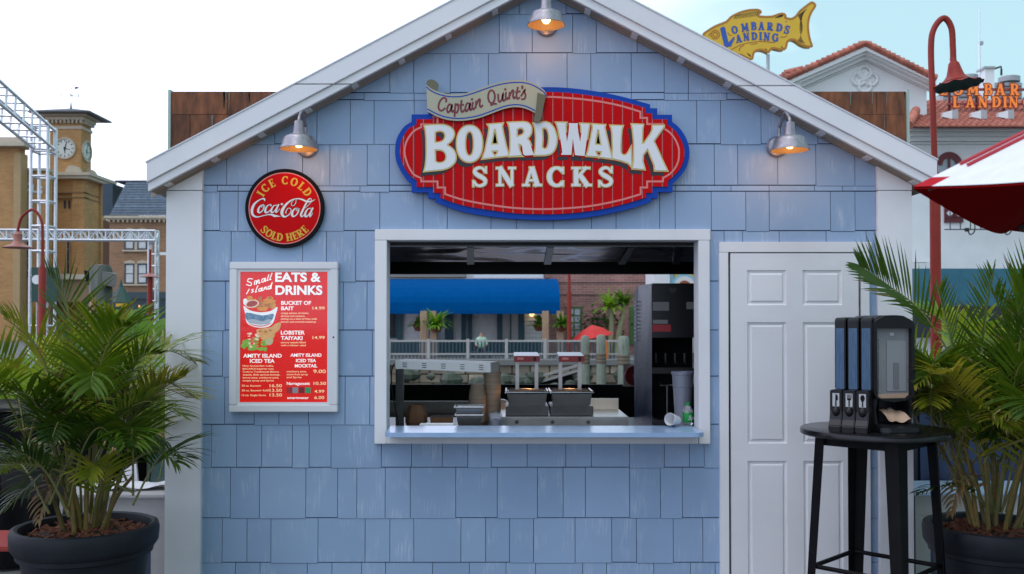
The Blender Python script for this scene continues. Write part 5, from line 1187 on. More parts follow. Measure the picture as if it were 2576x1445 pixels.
for k in range(8):
    q0, q1 = cor[k], cor[(k + 1) % 8]; n = 40; m = MB(); up_ = Vector((0, 0, .0)); vs, fs = [], []
    def pt(i, j):
        t_ = i / n; s2 = j / n; e = q0.lerp(q1, s2); p = AP.lerp(e, t_)
        p.z += .05 * math.sin(math.pi * t_) - .06 * t_ * math.sin(math.pi * s2); ctr = O - p; ctr.z = 0
        return p + ctr * .03 * t_ * t_ * math.sin(math.pi * s2)
    white = (k % 2 == (0 if sgn > 0 else 1))
    for i in range(n + 1):
        for j in range(n + 1): vs.append(pt(i, j))
    for i in range(n):
        for j in range(n):
            c4 = (vs[i * (n + 1) + j] + vs[(i + 1) * (n + 1) + j + 1]) / 2; tip = min((c4 - q0).length, (c4 - q1).length) < .085
            fs.append((i * (n + 1) + j, i * (n + 1) + j + 1, (i + 1) * (n + 1) + j + 1, (i + 1) * (n + 1) + j)); 
            m.mi.append(1 if (white and not tip) else 0)
    m.v = [tuple(v) for v in vs]; m.f = fs
    up = m.build('canopy_panel', [UR, UW], um, smooth=60, recalc=False)
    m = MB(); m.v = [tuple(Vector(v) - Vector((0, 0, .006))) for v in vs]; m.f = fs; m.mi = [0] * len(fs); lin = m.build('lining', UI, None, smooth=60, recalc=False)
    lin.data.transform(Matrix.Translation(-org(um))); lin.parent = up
    if white:
        for off, tb_ in ((.022, .945), (.062, .95)):
            for s_side in (0, 1):
                q = []
                for i in range(30):
                    t_ = tb_ - .55 * i / 29; s2 = off / (al * t_); s2 = s2 if s_side == 0 else 1 - s2; q.append(pt(t_ * n, s2 * n) + Vector((0, 0, .004)))
                m = MB(); m.tube(q, .006, 6); o = m.build('piping', PIPE, None, smooth=60); o.data.transform(Matrix.Translation(-org(um))); o.parent = up
    m = MB(); m.beam(AP - Vector((0, 0, .05)), q0.lerp(AP, .02) - Vector((0, 0, .02)), .016, .02); m.build('rib', M('umbrella_rib', (.10, .075, .06), .6), um)
m = MB(); m.tube([(O.x, O.y, 0.002), (O.x, O.y, AP.z + .06)], .025, 14); m.build('pole', M('umbrella_pole', (.3, .2, .12), .5), um, smooth=50)
m = MB(); m.lathe([(0, .002), (.28, .002), (.28, .05), (.1, .09), (.04, .12), (0, .12)], (O.x, O.y, 0), 28); m.build('base', BLACKP, um, smooth=40)
# ================================================================== inside the stand
PAN = M('pan_steel', (.38, .36, .34), .3, 1.0, col2=(.44, .42, .40), scale=5, rvar=.1)
KRAFT = M('kraft_card', (.17, .075, .035), .8, col2=(.23, .11, .055), scale=12); CUPM = M('paper_cup', (.42, .31, .21), .7, col2=(.48, .36, .26), scale=9, vary=.12)
CREAMB = M('pale_board', (.30, .27, .24), .6, col2=(.38, .35, .31), scale=5); DKST = M('dull_dark_steel', (.07, .068, .065), .4, .7, col2=(.11, .105, .10), scale=8)
RHEAD = M('heater_red', (.30, .012, .012), .35)
def ibox(par, name, x0, y0, x1, y1, Y, dep, mat, bev=.003, T=None):
    m = MB(); m.boxp(x0, y0, x1, y1, Y, Y + dep); o = m.build(name, mat, T or par, bevel=bev)
    if T: o.parent = par
    return o
KZ = .945
pc = thing('prep_counter', 'stainless prep counter behind the blue sill inside the serving window', 'counter', (PX(1360, .8), .8, .06))
m = MB(); m.box(SX0 + .12, SX1 - .75, .16, 1.25, KZ - .03, KZ); m.build('counter_top', DKST, pc, bevel=.004)
m = MB(); m.box(SX0 + .14, SX1 - .77, .2, 1.2, .061, KZ - .03); m.build('cabinet', DKST, pc)
st = thing('warmer_stand', 'low stainless stand under the two food warmers', 'stand', (P(1400, 1060, .62).x, .62, KZ))
m = MB(); a = P(1232, 1049, .62); b_ = P(1582, 1049, .62); m.box(a.x, b_.x, .62, 1.22, KZ + .0005, a.z); m.build('shelf', PAN, st, bevel=.004); ZS = a.z
for k in range(3):
    q = P(1300 + 90 * k, 1062, .62); m = MB(); m.lathe([(0, -.012), (.01, -.012), (.013, 0)], (q.x, .62, q.z), 14, axis='Y'); m.build('knob', DKST, st, smooth=40)
a, b_ = P(1486, 1003, 1.15), P(1556, 1045, 1.15)
m = MB(); m.box(a.x, b_.x, 1.15, 1.17, ZS + .0005, a.z); o = m.build('splash_plate', M('warm_steel', (.55, .46, .36), .3, 1.0), st)
# long strip heater
sh_ = thing('strip_heater', 'long slotted stainless strip heater on a post above the counter', 'heat lamp', (P(1004, 1060, .42).x, .42, KZ))
m = MB(); HY = .42
p = [P(994, 907, HY), P(1234, 913, HY + .12), P(1234, 938, HY + .12), P(994, 928, HY)]
d = Vector((.05, .13, 0)); d2 = Vector((0, 0, .004)); m.hexa([p[3], p[2], p[2] + d, p[3] + d, p[0], p[1], p[1] + d + d2, p[0] + d + d2])
bar = m.build('heater_bar', M('bright_steel', (.70, .68, .66), .4, .5), sh_, bevel=.002)
m = MB()
for k in range(5):
    for j in range(3):
        f = .1 + k * .2; c = p[0].lerp(p[1], f).lerp(p[3].lerp(p[2], f), .28 + .22 * j); e = (p[1] - p[0]).normalized() * .014
        m.beam(c - e + Vector((0, -.002, 0)), c + e + Vector((0, -.002, 0)), .003, .0035)
child(m.build('slot', BLACKM, None), bar, sh_); 
m = MB(); a, b_ = P(995, 929, HY + .03), P(1014, 929, HY + .03); m.box(a.x, b_.x, HY + .03, HY + .09, KZ + .001, a.z); m.build('post', DKST, sh_, bevel=.003)
m = MB(); m.tube(curve_pts([P(992, 915, HY + .05), P(985, 935, HY + .05), P(987, 990, HY), P(1000, 1050, HY - .1), P(1008, 1085, HY - .15)], 5), .004, 6); m.build('cable', BLACKP, sh_, smooth=60)
# two food warmers with red heat heads
def warmer(xo, lab):
    Yp = .7; c = P(1326 + xo, 1047, Yp); t = thing('food_warmer', lab, 'food warmer', (c.x, Yp, ZS), 'food warmers with red heads')
    s_ = S(Yp); w = 108 / s_ / 2
    m = MB(); m.box(c.x - w, c.x + w, Yp, Yp + .34, ZS + .001, ZS + .06); m.build('base', DKST, t, bevel=.004)
    m = MB(); z0, z1 = ZS + .0605, ZS + .145; w2 = w * .94
    m.hexa([(c.x - w2 * .9, Yp + .02, z0), (c.x + w2 * .9, Yp + .02, z0), (c.x + w2 * .9, Yp + .32, z0), (c.x - w2 * .9, Yp + .32, z0), (c.x - w2, Yp + .005, z1), (c.x + w2, Yp + .005, z1), (c.x + w2, Yp + .33, z1), (c.x - w2, Yp + .33, z1)])
    m.build('pan', PAN, t, bevel=.006)
    m = MB(); rim = [(c.x - w2 - .006, Yp - .004), (c.x + w2 + .006, Yp - .004), (c.x + w2 + .006, Yp + .336), (c.x - w2 - .006, Yp + .336)]
    m.tube([(x, y, z1 + .004) for x, y in rim + rim[:1]], .008, 8); m.build('rim', STEEL, t, smooth=50)
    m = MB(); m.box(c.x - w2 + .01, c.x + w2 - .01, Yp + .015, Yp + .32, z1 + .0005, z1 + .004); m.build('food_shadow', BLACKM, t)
    for dx in (-.062, .067):
        m = MB(); zt = PZ(894, Yp + .3); m.box(c.x + dx - .012, c.x + dx + .012, Yp + .25, Yp + .28, z1 - .02, zt + .01); m.build('post', PAN, t, bevel=.002)
    a, b_ = P(1293 + xo, 896, Yp + .12), P(1358 + xo, 911, Yp + .12); hx = (b_.x - a.x) / 2; cx = (a.x + b_.x) / 2; yh = Yp + .12
    m = MB(); m.box(cx - hx, cx + hx, yh, yh + .02, b_.z, a.z); m.build('red_front', RHEAD, t, bevel=.002)
    m = MB(); m.hexa([(cx - hx, yh + .0205, b_.z), (cx + hx, yh + .0205, b_.z), (cx + hx * .95, yh + .25, b_.z), (cx - hx * 1.05, yh + .25, b_.z), (cx - hx, yh + .0205, a.z), (cx + hx, yh + .0205, a.z), (cx + hx * .9, yh + .25, a.z + .018), (cx - hx * 1.02, yh + .25, a.z + .018)])
    m.build('heater_hood', STEEL, t, bevel=.003)
    m = MB(); m.box(cx + hx * .5, cx + hx * .72, yh - .003, yh, b_.z + .006, a.z - .006); m.build('switch', BLACKP, t)
    m = MB(); m.box(cx - hx * .75, cx - hx * .25, yh - .001, yh, b_.z + .014, a.z - .009); m.build('badge', PINK, t)
    ld = bpy.data.lights.new('heat_glow', 'SPOT'); ld.energy = 4; ld.color = (1, .45, .15); ld.spot_size = R(110); ld.shadow_soft_size = .05
    lo = bpy.data.objects.new('heat_glow', ld); link(lo, t); lo.location = Vector((cx, yh + .13, b_.z - .01)) - org(t)
warmer(0, 'food warmer with red heat head nearest the cup stacks'); warmer(113, 'food warmer with red heat head nearest the black drinks machine')
# nested paper cups
def cups(px, ytop, ybot, wpx, n, Y, lab, invert=True):
    a, b_ = P(px, ytop, Y), P(px, ybot, Y); t = thing('cup_stack', lab, 'paper cups', (a.x, Y, KZ), 'stacks of nested paper cups'); r = wpx / S(Y) / 2
    hh = .085; z_top = a.z; step = (z_top - KZ - hh) / (n - 1)
    m = MB(); m.lathe([(0, hh), (r * .72, hh), (r * .74, hh - .003), (r * .97, .006), (r, .006), (r, 0), (r * .95, 0), (r * .7, hh - .006), (0, hh - .006)], (a.x, Y, KZ), 20)
    o = m.build('cup', CUPM, t, smooth=50)
    for k in range(1, n):
        c_ = o.copy(); C.objects.link(c_); c_.parent = t; c_.location = (0, 0, step * k)
cups(1201, 966, 1068, 44, 16, .95, 'shorter stack of upside-down brown paper cups beside the strip heater post')
cups(1239, 908, 1068, 42, 36, 1.05, 'tallest stack of brown paper cups at the end of the strip heater')
# kraft boxes, pans, bag, tray
c = P(1043, 1068, .55); m = MB(); w, dpt = 29 / S(.55), .1; zt = P(0, 1022, .55).z
m.lathe([(w * .85, KZ + .001), (w, KZ + .03), (w * .98, KZ + .075), (w * .7, zt - .01), (w * .62, zt), (w * .55, zt - .003), (0, zt - .02)], (c.x, .65, 0), 9)
tag(m.build('paper_bag', KRAFT), 'rounded brown paper tub behind the strip heater post', 'paper tub')
c = P(1110, 1068, .5); m = MB(); w = 28 / S(.5); zt = P(0, 1050, .5).z; t = thing('food_box', 'small open brown card box on the counter beside the steel pans', 'box', (c.x, .5, KZ))
m.hexa([(c.x - w * .9, .5, KZ + .001), (c.x + w * .9, .5, KZ + .001), (c.x + w * .9, .6, KZ + .001), (c.x - w * .9, .6, KZ + .001), (c.x - w, .49, zt), (c.x + w, .49, zt), (c.x + w, .61, zt), (c.x - w, .61, zt)]); m.build('carton', KRAFT, t)
m = MB(); m.box(c.x - w * .9, c.x + w * .9, .5, .6, zt + .0005, zt + .002); m.build('box_inside_shade', BLACKM, t)  # black sheet over the solid carton, painting in the shade of its inside
for k, (y0, y1, lab) in enumerate(((1046, 1072, 'lower of two nested steel pans on the sill end of the counter'), (1026, 1044, 'upper of two nested steel pans on the counter'))):
    Y = .27; c = P(1180, y1, Y); t = thing('steel_pan', lab, 'steel pan', (c.x, Y, c.z), 'nested steel pans'); w = (32 if k == 0 else 34) / S(Y); zt = PZ(y0, Y); zb = max(PZ(y1, Y), KZ + .001)
    m = MB(); m.hexa([(c.x - w * .85, Y, zb), (c.x + w * .85, Y, zb), (c.x + w * .85, Y + .13, zb), (c.x - w * .85, Y + .13, zb), (c.x - w, Y - .01, zt), (c.x + w, Y - .01, zt), (c.x + w, Y + .14, zt), (c.x - w, Y + .14, zt)]); m.build('pan', PAN, t, bevel=.005)
    m = MB(); q = [(c.x - w - .006, Y - .014, zt + .003), (c.x + w + .006, Y - .014, zt + .003), (c.x + w + .006, Y + .146, zt + .003), (c.x - w - .006, Y + .146, zt + .003)]; m.tube(q + q[:1], .005, 8); m.build('rim', STEEL, t, smooth=50)
    m = MB(); m.box(c.x - w + .008, c.x + w - .008, Y, Y + .13, zt + .0005, zt + .002); m.build('pan_inside', DKST, t)
c = P(1247, 1070, .32); t = thing('utensil_bag', 'clear plastic bag of dark utensils standing beside the steel pans', 'bag', (c.x, .32, KZ)); zt = PZ(1029, .32)
m = MB(); m.lathe([(.0, .001), (.03, .001), (.034, .03), (.032, .075), (0, .085)], (c.x, .32, KZ), 12, mod=lambda i, r, z, a: (r * (1 + .12 * math.sin(3 * a + i)), z)); m.build('utensils', M('dark_blue_plastic', (.012, .014, .03), .4), t, smooth=60)
FILM = bpy.data.materials.new('clear_film'); FILM.use_nodes = True; nt = FILM.node_tree; o_ = nt.nodes['Material Output']; b = nt.nodes['Principled BSDF']; b.inputs['Base Color'].default_value = (.55, .58, .66, 1); b.inputs['Roughness'].default_value = .2
tr = _n(nt, 'ShaderNodeBsdfTransparent'); ms = _n(nt, 'ShaderNodeMixShader'); ms.inputs[0].default_value = .3; nt.links.new(tr.outputs[0], ms.inputs[1]); nt.links.new(b.outputs[0], ms.inputs[2]); nt.links.new(ms.outputs[0], o_.inputs['Surface'])
m = MB(); m.lathe([(.036, .002), (.038, .05), (.036, .085), (.044, .115)], (c.x, .32, KZ), 14, mod=lambda i, r, z, a: (r * (1 + .14 * math.sin(4 * a + i * 2)), z + .008 * math.sin(5 * a) * (i == 3))); m.build('bag_film', FILM, t, smooth=60, recalc=False)
c = P(1132, 1071, .2); m = MB(); a, b_ = P(1094, 1066, .2), P(1218, 1074, .2); 
a, b_ = P(1094, 1066, .22), P(1142, 1066, .22); m.box(a.x - .09, b_.x, .2, .26, a.z - .016, a.z); tag(m.build('white_tray', LWHITE, bevel=.003), 'thin white tray edge lying along the inside of the sill', 'tray')
# pale shelf and clutter at the back
sb = thing('back_shelf', 'pale low shelf board along the back of the kitchen beneath the black back wall', 'shelf', (PX(1090, 1.8), 1.8, KZ))
m = MB(); m.boxp(960, 1010, 1190, 1036, 1.8, 1.84); m.build('board', CREAMB, sb, bevel=.002)
m = MB(); m.boxp(960, 1037, 1190, 1080, 1.7, 1.84); m.build('shelf_front', M('dull_brown_panel', (.16, .13, .11), .6), sb)
c = P(1279, 1022, 1.3); m = MB(); m.lathe([(0, 0), (.02, 0), (.045, 0), (.045, .07), (.02, .07), (.018, .0)], (c.x - .04, 1.3, c.z), 16, axis='Y'); tag(m.build('paper_roll', LWHITE, smooth=40), 'white paper roll beside the first food warmer', 'paper roll')
# drinks machine
DM = .75
dm = thing('drinks_machine', 'tall black drinks machine with polished side filling the window corner beside the door', 'drinks machine', (PX(1670, DM), DM, .061))
SIDE = M('polished_blue_side', (.025, .04, .075), .3, .2, col2=(.05, .075, .12), scale=5, rvar=.1)
xs0, xs1 = PX(1640, DM), PX(1764, DM); zt_, zb_ = PZ(713, DM), .062
m = MB(); m.box(xs0, xs1, DM, DM + .5, PZ(850, DM), zt_); m.build('head', M('machine_black', (.012, .012, .013), .35), dm, bevel=.006)
m = MB(); m.box(xs0 + .03, xs1, DM + .3, DM + .5, zb_, PZ(851, DM)); m.build('rear_panel', BLACKM, dm)
m = MB(); m.box(xs0, xs1, DM, DM + .5, zb_, PZ(1058, DM)); m.build('drip_base', M('machine_black2', (.02, .02, .021), .4), dm, bevel=.006)
m = MB(); q0, q1 = PX(1596, DM + .45), xs0 - .001; zq = PZ(716, DM + .2)
m.add([(q1, DM - .002, zb_), (q0, DM + .47, zb_), (q0, DM + .47, zq - .05), (q0 + .02, DM + .4, zq), (q1, DM - .002, zt_ - .002)], [(0, 1, 2, 3, 4)])
m.add([(q1, DM - .002, zb_), (q1, DM + .5, zb_), (q0, DM + .48, zb_)], [(0, 1, 2)]); m.build('side_panel', SIDE, dm, recalc=False)
for (x0, y0, x1, y1, mt_, nm) in ((1642, 760, 1683, 782, M('notice_grey', (.26, .25, .24), .6), 'notice'), (1643, 805, 1680, 815, M('notice_grey', (.3, .3, .3), .6), 'notice'), (1641, 817, 1688, 835, M('notice_red', (.42, .035, .04), .5), 'red_notice'), (1727, 760, 1750, 778, M('notice_grey', (.26, .25, .24), .6), 'notice')):
    m = MB(); a, b_ = P(x0, y0, DM - .004), P(x1, y1, DM - .004); m.box(a.x, b_.x, DM - .003, DM - .0005, b_.z, a.z); m.build(nm, mt_, dm)
m = MB(); q = P(1692, 730, DM); m.add([(q.x - .027, DM - .002, q.z + .014), (q.x + .027, DM - .002, q.z + .014), (q.x + .02, DM - .002, q.z - .01), (q.x, DM - .002, q.z - .022), (q.x - .02, DM - .002, q.z - .01)], [(0, 1, 2, 3, 4)]); m.build('shield_badge', DKST, dm, recalc=False)
for k in range(5):
    q = P(1650 + 24 * k, 900, DM + .15); m = MB(); m.tube([(q.x, DM + .15, q.z + .03), (q.x, DM + .15, q.z - .01), (q.x, DM + .13, q.z - .04)], .008, 8); m.build('spout', DKST, dm, smooth=50)
m = MB(); a, b_ = P(1640, 925, DM + .28), P(1752, 940, DM + .28); m.box(a.x, b_.x, DM + .26, DM + .299, b_.z, a.z); m.build('splash_rail', DKST, dm)
m = MB(); q = P(1678, 970, DM + .2); m.tube([(q.x, DM + .2, q.z), (q.x, DM + .2, PZ(1055, DM + .2))], .007, 8); m.tube([(q.x - .05, DM + .2, q.z + .02), (q.x - .045, DM + .2, q.z), (q.x + .045, DM + .2, q.z), (q.x + .05, DM + .2, q.z + .02)], .006, 8); m.build('faucet', PAN, dm, smooth=50)
m = MB()
for k in range(11): q = P(1597, 762 + k * 9.5, DM + .44); m.box(q.x - .006, q.x + .006, DM + .42, DM + .43, q.z, q.z + .011)
tag(m.build('vent', LWHITE, dm), kind='stuff')
hr = P(1597, 945, 2.25); t = thing('hose_reel', 'round dark red hose reel on a white plate by the back opening', 'hose reel', (hr.x, 2.25, hr.z))
m = MB(); r = 28 / S(2.25); m.box(hr.x - r, hr.x + r, 2.27, 2.28, hr.z - r, hr.z + r); m.build('plate', CREAMB, t)
m = MB(); r *= .92; m.lathe([(0, -.05), (.012, -.05), (.018, -.03), (r * .6, -.03), (r, -.05), (r, 0)], (hr.x, 2.265, hr.z), 28, axis='Y'); m.build('reel', M('reel_red', (.16, .015, .02), .5), t, smooth=40)
m = MB(); m.lathe([(0, -.058), (.016, -.058), (.018, -.05)], (hr.x, 2.265, hr.z), 14, axis='Y'); m.build('hub', CREAMB, t)
# clear bucket, bottle and cup
BUCK = M('cloudy_plastic', (.34, .36, .43), .4, trans=.3)
c = P(1722, 1060, .42); m = MB(); zt = PZ(936, .42); r = 27 / S(.42)
m.lathe([(0, KZ), (r * .72, KZ), (r * .78, KZ + .1), (r * .86, zt - .1), (r * .94, zt - .095), (r * .98, zt - .02), (r * 1.06, zt - .018), (r * 1.06, zt), (r * .98, zt), (r * .9, zt - .1), (r * .7, KZ + .01), (0, KZ + .01)], (c.x, .48, 0), 32)
tag(m.build('ice_bucket', BUCK, smooth=40), 'tall cloudy plastic bucket in front of the drinks machine', 'bucket')
c = P(1731, 1066, .2); r = 13.5 / S(.2); zb = PZ(1069, .2); zt = PZ(1012, .2); t = thing('soda_bottle', 'green capped soda bottle with green label in the window corner', 'bottle', (c.x, .2, zb)); H_ = zt - zb
PET = M('clear_bottle', (.75, .8, .78), .1, trans=.75)
m = MB(); m.lathe([(0, 0), (r * .85, 0), (r, .01), (r, H_ * .55), (r * .85, H_ * .68), (r * .42, H_ * .85), (r * .4, H_ * .88), (0, H_ * .88)], (c.x, .2, zb), 24); m.build('bottle_body', PET, t, smooth=40)
m = MB(); m.lathe([(r * 1.012, H_ * .12), (r * 1.02, H_ * .125), (r * 1.02, H_ * .545), (r * 1.012, H_ * .55)], (c.x, .2, zb), 24); m.build('label_band', M('label_green', (.01, .26, .05), .4), t, smooth=40)
m = MB(); m.lathe([(0, H_ * .87), (r * .5, H_ * .87), (r * .5, H_), (0, H_)], (c.x, .2, zb), 18); m.build('cap', M('cap_green', (.01, .22, .05), .4), t, smooth=40)
o = text_mesh([('Sprite', c.x - r * .1, zb + H_ * .24, H_ * .2, None, 'l', .02, .2)], .2 - r * 1.02, LWHITE, None, 'label_lettering'); 
for v in o.data.vertices:
    dx = v.co.x - c.x; a = dx / (r * 1.03); v.co.x = c.x + r * 1.03 * math.sin(a); v.co.y = .2 - r * 1.03 * math.cos(a)
o.data.transform(Matrix.Translation(-org(t))); o.parent = t
c = P(1700, 1066, .16); r = .036; m = MB(); zc_ = SILL_Z + r + .001
vs = MB(); vs.lathe([(0, .0), (r * .72, 0), (r, .085), (r * .96, .085), (r * .7, .004), (0, .004)], (0, 0, 0), 24)
rm = Euler((R(80), 0, R(-40))).to_matrix(); m.v = [tuple(rm @ Vector(v) + Vector((c.x, .11, zc_ - .004))) for v in vs.v]; m.f = vs.f; m.mi = vs.mi
tag(m.build('paper_cup', LWHITE, smooth=40), 'white cup lying on its side at the end of the blue sill', 'cup')
# ================================================================== far side of the lagoon, seen through the serving window
SIDW = M('white_clapboard', (.66, .65, .64), .6, col2=(.72, .71, .70), scale=4); TEAL = M('teal_trim', (.022, .075, .10), .5); DKT = M('dark_door', (.02, .014, .012), .6)
BRICK = brick_mat('red_brick', (.26, .11, .09), (.34, .16, .13), (.33, .27, .25), .42, .13)
GRNF = M('green_shutter', (.05, .12, .03), .5); GLS = M('window_glass', (.30, .33, .36), .08, spec=.7); GLD = M('window_glass_dark', (.03, .04, .05), .08, spec=.7)
TAN = M('tan_post', (.42, .27, .17), .6, col2=(.36, .22, .14), scale=5); FERN = leaf_mat('fern_leaf', (.05, .13, .01), (.18, .38, .02), (.32, .46, .04))
BLUEA = M('blue_canvas', (.0, .060, .20), .9, col2=(.0, .068, .225), scale=3, spec=.02); STN = M('quay_stone', (.22, .17, .12), .9, col2=(.36, .30, .22), scale=1.2, detail=8, vary=.35); MOSS = M('mossy_rock', (.04, .05, .035), .9, col2=(.10, .11, .08), scale=3, detail=6)
GB = 46.0
def tbox(t, name, x0, y0, x1, y1, Y, dep, mat):
    m = MB(); m.boxp(x0, y0, x1, y1, Y, Y + dep); return m.build(name, mat, t)
def window(t, x0, y0, x1, y1, Y, fm, gm, nx=2, nz=2, fw=3):
    a, b_ = P(x0, y0, Y), P(x1, y1, Y); w = fw / S(Y)
    m = MB(); m.box(a.x, b_.x, Y - .06, Y, a.z - w, a.z); m.box(a.x, b_.x, Y - .06, Y, b_.z, b_.z + w); m.box(a.x, a.x + w, Y - .06, Y, b_.z + w, a.z - w); m.box(b_.x - w, b_.x, Y - .06, Y, b_.z + w, a.z - w)
    W_, H_ = b_.x - a.x - 2 * w, a.z - b_.z - 2 * w
    for i in range(1, nx): x = a.x + w + W_ * i / nx; m.box(x - w * .3, x + w * .3, Y - .05, Y - .001, b_.z + w, a.z - w)
    for j in range(1, nz): z = b_.z + w + H_ * j / nz; m.box(a.x + w, b_.x - w, Y - .045, Y - .0015, z - w * .3, z + w * .3)
    f = m.build('window', fm, t)
    for i in range(nx):
        for j in range(nz):
            m = MB(); x = a.x + w + W_ * i / nx; z = b_.z + w + H_ * j / nz; m.box(x, x + W_ / nx, Y - .02, Y - .01, z, z + H_ / nz); o = m.build('pane', gm, None); o.data.transform(Matrix.Translation(-org(t))); o.parent = f
    return f
wh = thing('waterfront_house', 'white clapboard waterfront house with teal trim behind the blue awning', 'house', (PX(1150, GB), GB, 0))
a, b_ = P(860, 770, GB), P(1372, 905, GB)
m = MB(); m.box(a.x, b_.x, GB + .1, GB + 8, 0.002, PZ(690, GB)); m.build('wall', SIDW, wh)
z = .25; zt = PZ(775, GB)
while z < zt:
    m = MB(); m.hexa([(a.x, GB + .02, z), (b_.x, GB + .02, z), (b_.x, GB + .099, z), (a.x, GB + .099, z), (a.x, GB + .08, z + .2), (b_.x, GB + .08, z + .2), (b_.x, GB + .099, z + .2), (a.x, GB + .099, z + .2)]); m.build('clapboard', SIDW, wh); z += .215
for (x0, x1) in ((974, 978), (1018, 1037), (1130, 1136), (1120, 1131), (1204, 1232), (1256, 1264), (1276, 1290), (1352, 1372), (1385, 1398)):
    pass
for (x0, x1) in ((1017, 1037), (1126, 1137), (1192, 1221), (1246, 1262), (1270, 1291), (1365, 1386), (1392, 1398), (1417, 1440)):
    xa = 964.7 + (x0 - 964.7) ; 
zx = lambda v: (1440 + v / 4.129) / 1.49262
for (x0, x1) in ((215, 290), (697, 745), (975, 1078), (1205, 1278), (1310, 1372), (1760, 1845), (1962, 1980), (2090, 2185)): tbox(wh, 'teal_post', zx(x0), 775, zx(x1), 905, GB - .08, .09, TEAL)
tbox(wh, 'base_board', 964, 859, 1372, 905, GB - .06, .07, TEAL)
window(wh, zx(60), 780, zx(212), 852, GB - .02, TEAL, DKT, 2, 3)
window(wh, zx(812), 780, zx(972), 858, GB - .02, TEAL, GLS, 1, 2)
for x0 in (1846, 1982): tbox(wh, 'door', zx(x0), 780, zx(x0 + 112), 900, GB - .05, .04, M('pale_door', (.40, .39, .38), .5))
tbox(wh, 'shingle_eave', 960, 672, zx(1270), 698, GB - 1.2, 1.0, M('old_roof_shingle', (.20, .17, .15), .9, col2=(.30, .27, .24), scale=6, stretch=(6, 1, 14)))
tbox(wh, 'white_fascia', zx(1405), 672, zx(2460), 700, GB - 1.4, .3, SIDW)
q = P(1338, 791, GB - .3); m = MB(); m.lathe([(0, -.13), (.1, -.09), (.13, 0), (.1, .09), (0, .13)], q, 12); o = m.build('globe_light', M('globe_glow', (1, .7, .3), .4, emit=(1, .62, .2), estr=2.5), wh, smooth=60)
aw = thing('blue_awning', 'long bright blue barrel awning across the front of the waterfront house', 'awning', (PX(1180, 42), 42, PZ(782, 42)))
m = MB(); n = 10; x0, x1 = PX(860, 41.5), PX(1409, 41.5); zt, zb = PZ(697, 43.5), PZ(782, 41.5); vs = []
prof = [(45.9 - 4.4 * math.sin(R(90 * i / n)), zb + (zt - zb) * math.cos(R(90 * i / n)) ** .8 if i < n else zb) for i in range(n + 1)]
for x, dz in ((x0, 0), (x1 - .18, 0), (x1, 0)): vs += [(x, y, z) for y, z in prof]
k = n + 1; m.add(vs, [(i + k * j, i + 1 + k * j, i + 1 + k * j + k, i + k * j + k) for i in range(n) for j in range(2)] + [tuple(range(2 * k, 3 * k))]); m.build('canopy', BLUEA, aw, recalc=False)
m = MB(); m.box(x0, x1, 41.48, 41.5, zb - .16, zb - .002); m.build('valance', BLUEA, aw)
for px, yy, lab in ((1066, 41.2, 'darker'), (1090, 41.0, 'pale'), (1372, 41.2, 'brown'), (1409, 41.0, 'slim')):
    c = P(px, 850, yy); t = thing('awning_post', '%s timber post under the blue awning %s' % ({'darker': 'dark brown', 'pale': 'pale tan', 'brown': 'orange brown', 'slim': 'pale wooden'}[lab], {'darker': 'beside the first hanging fern', 'pale': 'behind the brightest hanging fern', 'brown': 'at the awning end', 'slim': 'near the green framed window'}[lab]), 'post', (c.x, yy, 0), 'posts of the blue awning')
    m = MB(); m.box(c.x - .16, c.x + .16, yy - .16, yy + .16, .002, zb - .02); m.build('shaft', TAN, t); m = MB(); m.box(c.x - .2, c.x + .2, yy - .2, yy + .2, .0025, .8); m.build('plinth', M('post_plinth', (.3, .24, .2), .8), t)
def tuft(t, c, r, n, mat, seed, lw=.07, up=.55, droop=1.0, name='foliage'):
    rr = random.Random(seed); m = MB()
    for i in range(n):
        a, e = rr.uniform(0, 6.28), rr.uniform(-.1, 1.3); v = Vector((math.cos(a) * math.cos(e), math.sin(a) * math.cos(e), math.sin(e) * up + .15)).normalized(); q = Vector(c); l = r * rr.uniform(.7, 1.1); vs = []
        s_ = v.cross(Vector((0, 0, 1))); s_ = s_.normalized() if s_.length > .1 else Vector((1, 0, 0))
        for j in range(4):
            w = lw * (1 - j / 3.2); vs += [q + s_ * w, q - s_ * w]; q = q + v * l / 3; v = (v + Vector((0, 0, -.35 * droop))).normalized()
        m.add(vs, [(2 * j, 2 * j + 1, 2 * j + 3, 2 * j + 2) for j in range(3)])
    return m.build(name, mat, t, recalc=False)
for i, (px, py, yy, r, lab) in enumerate(((1054, 812, 42.2, .7, 'dark hanging fern basket beside the brown awning post'), (1097, 814, 40.6, 1.1, 'large bright hanging fern basket in front of the tan awning post'), (1357, 812, 42.2, .75, 'hanging fern basket under the far end of the blue awning'), (1412, 812, 40.6, .8, 'hanging fern basket in front of the red brick wall'))):
    c = P(px, py + 6, yy); t = thing('hanging_fern', lab, 'hanging plant', tuple(c), 'hanging fern baskets'); tuft(t, c, r, 110, FERN, 40 + i, lw=.10)
    m = MB(); m.lathe([(0, -.32), (.2, -.3), (.3, -.05), (.3, 0)], c, 12); m.build('basket', M('fern_basket', (.12, .04, .02), .8), t); m = MB(); m.tube([c, c + Vector((0, 0, PZ(782, yy) - c.z))], .012, 5); m.build('chain', BLACKM, t)
rl = thing('waterfront_railing', 'white waterfront railing with slim dark balusters in front of the blue awning', 'railing', (PX(1230, 38.5), 38.5, 0)); RW = M('railing_white', (.38, .36, .34), .5); RYY = 38.5
xa, xb = PX(905, RYY), PX(1560, RYY)
for y0, y1 in ((856, 860.5), (889, 893)): m = MB(); m.box(xa, xb, RYY - .04, RYY + .04, PZ(y1, RYY), PZ(y0, RYY)); m.build('rail', RW, rl)
k = 0; x = xa; proto = None
post = None
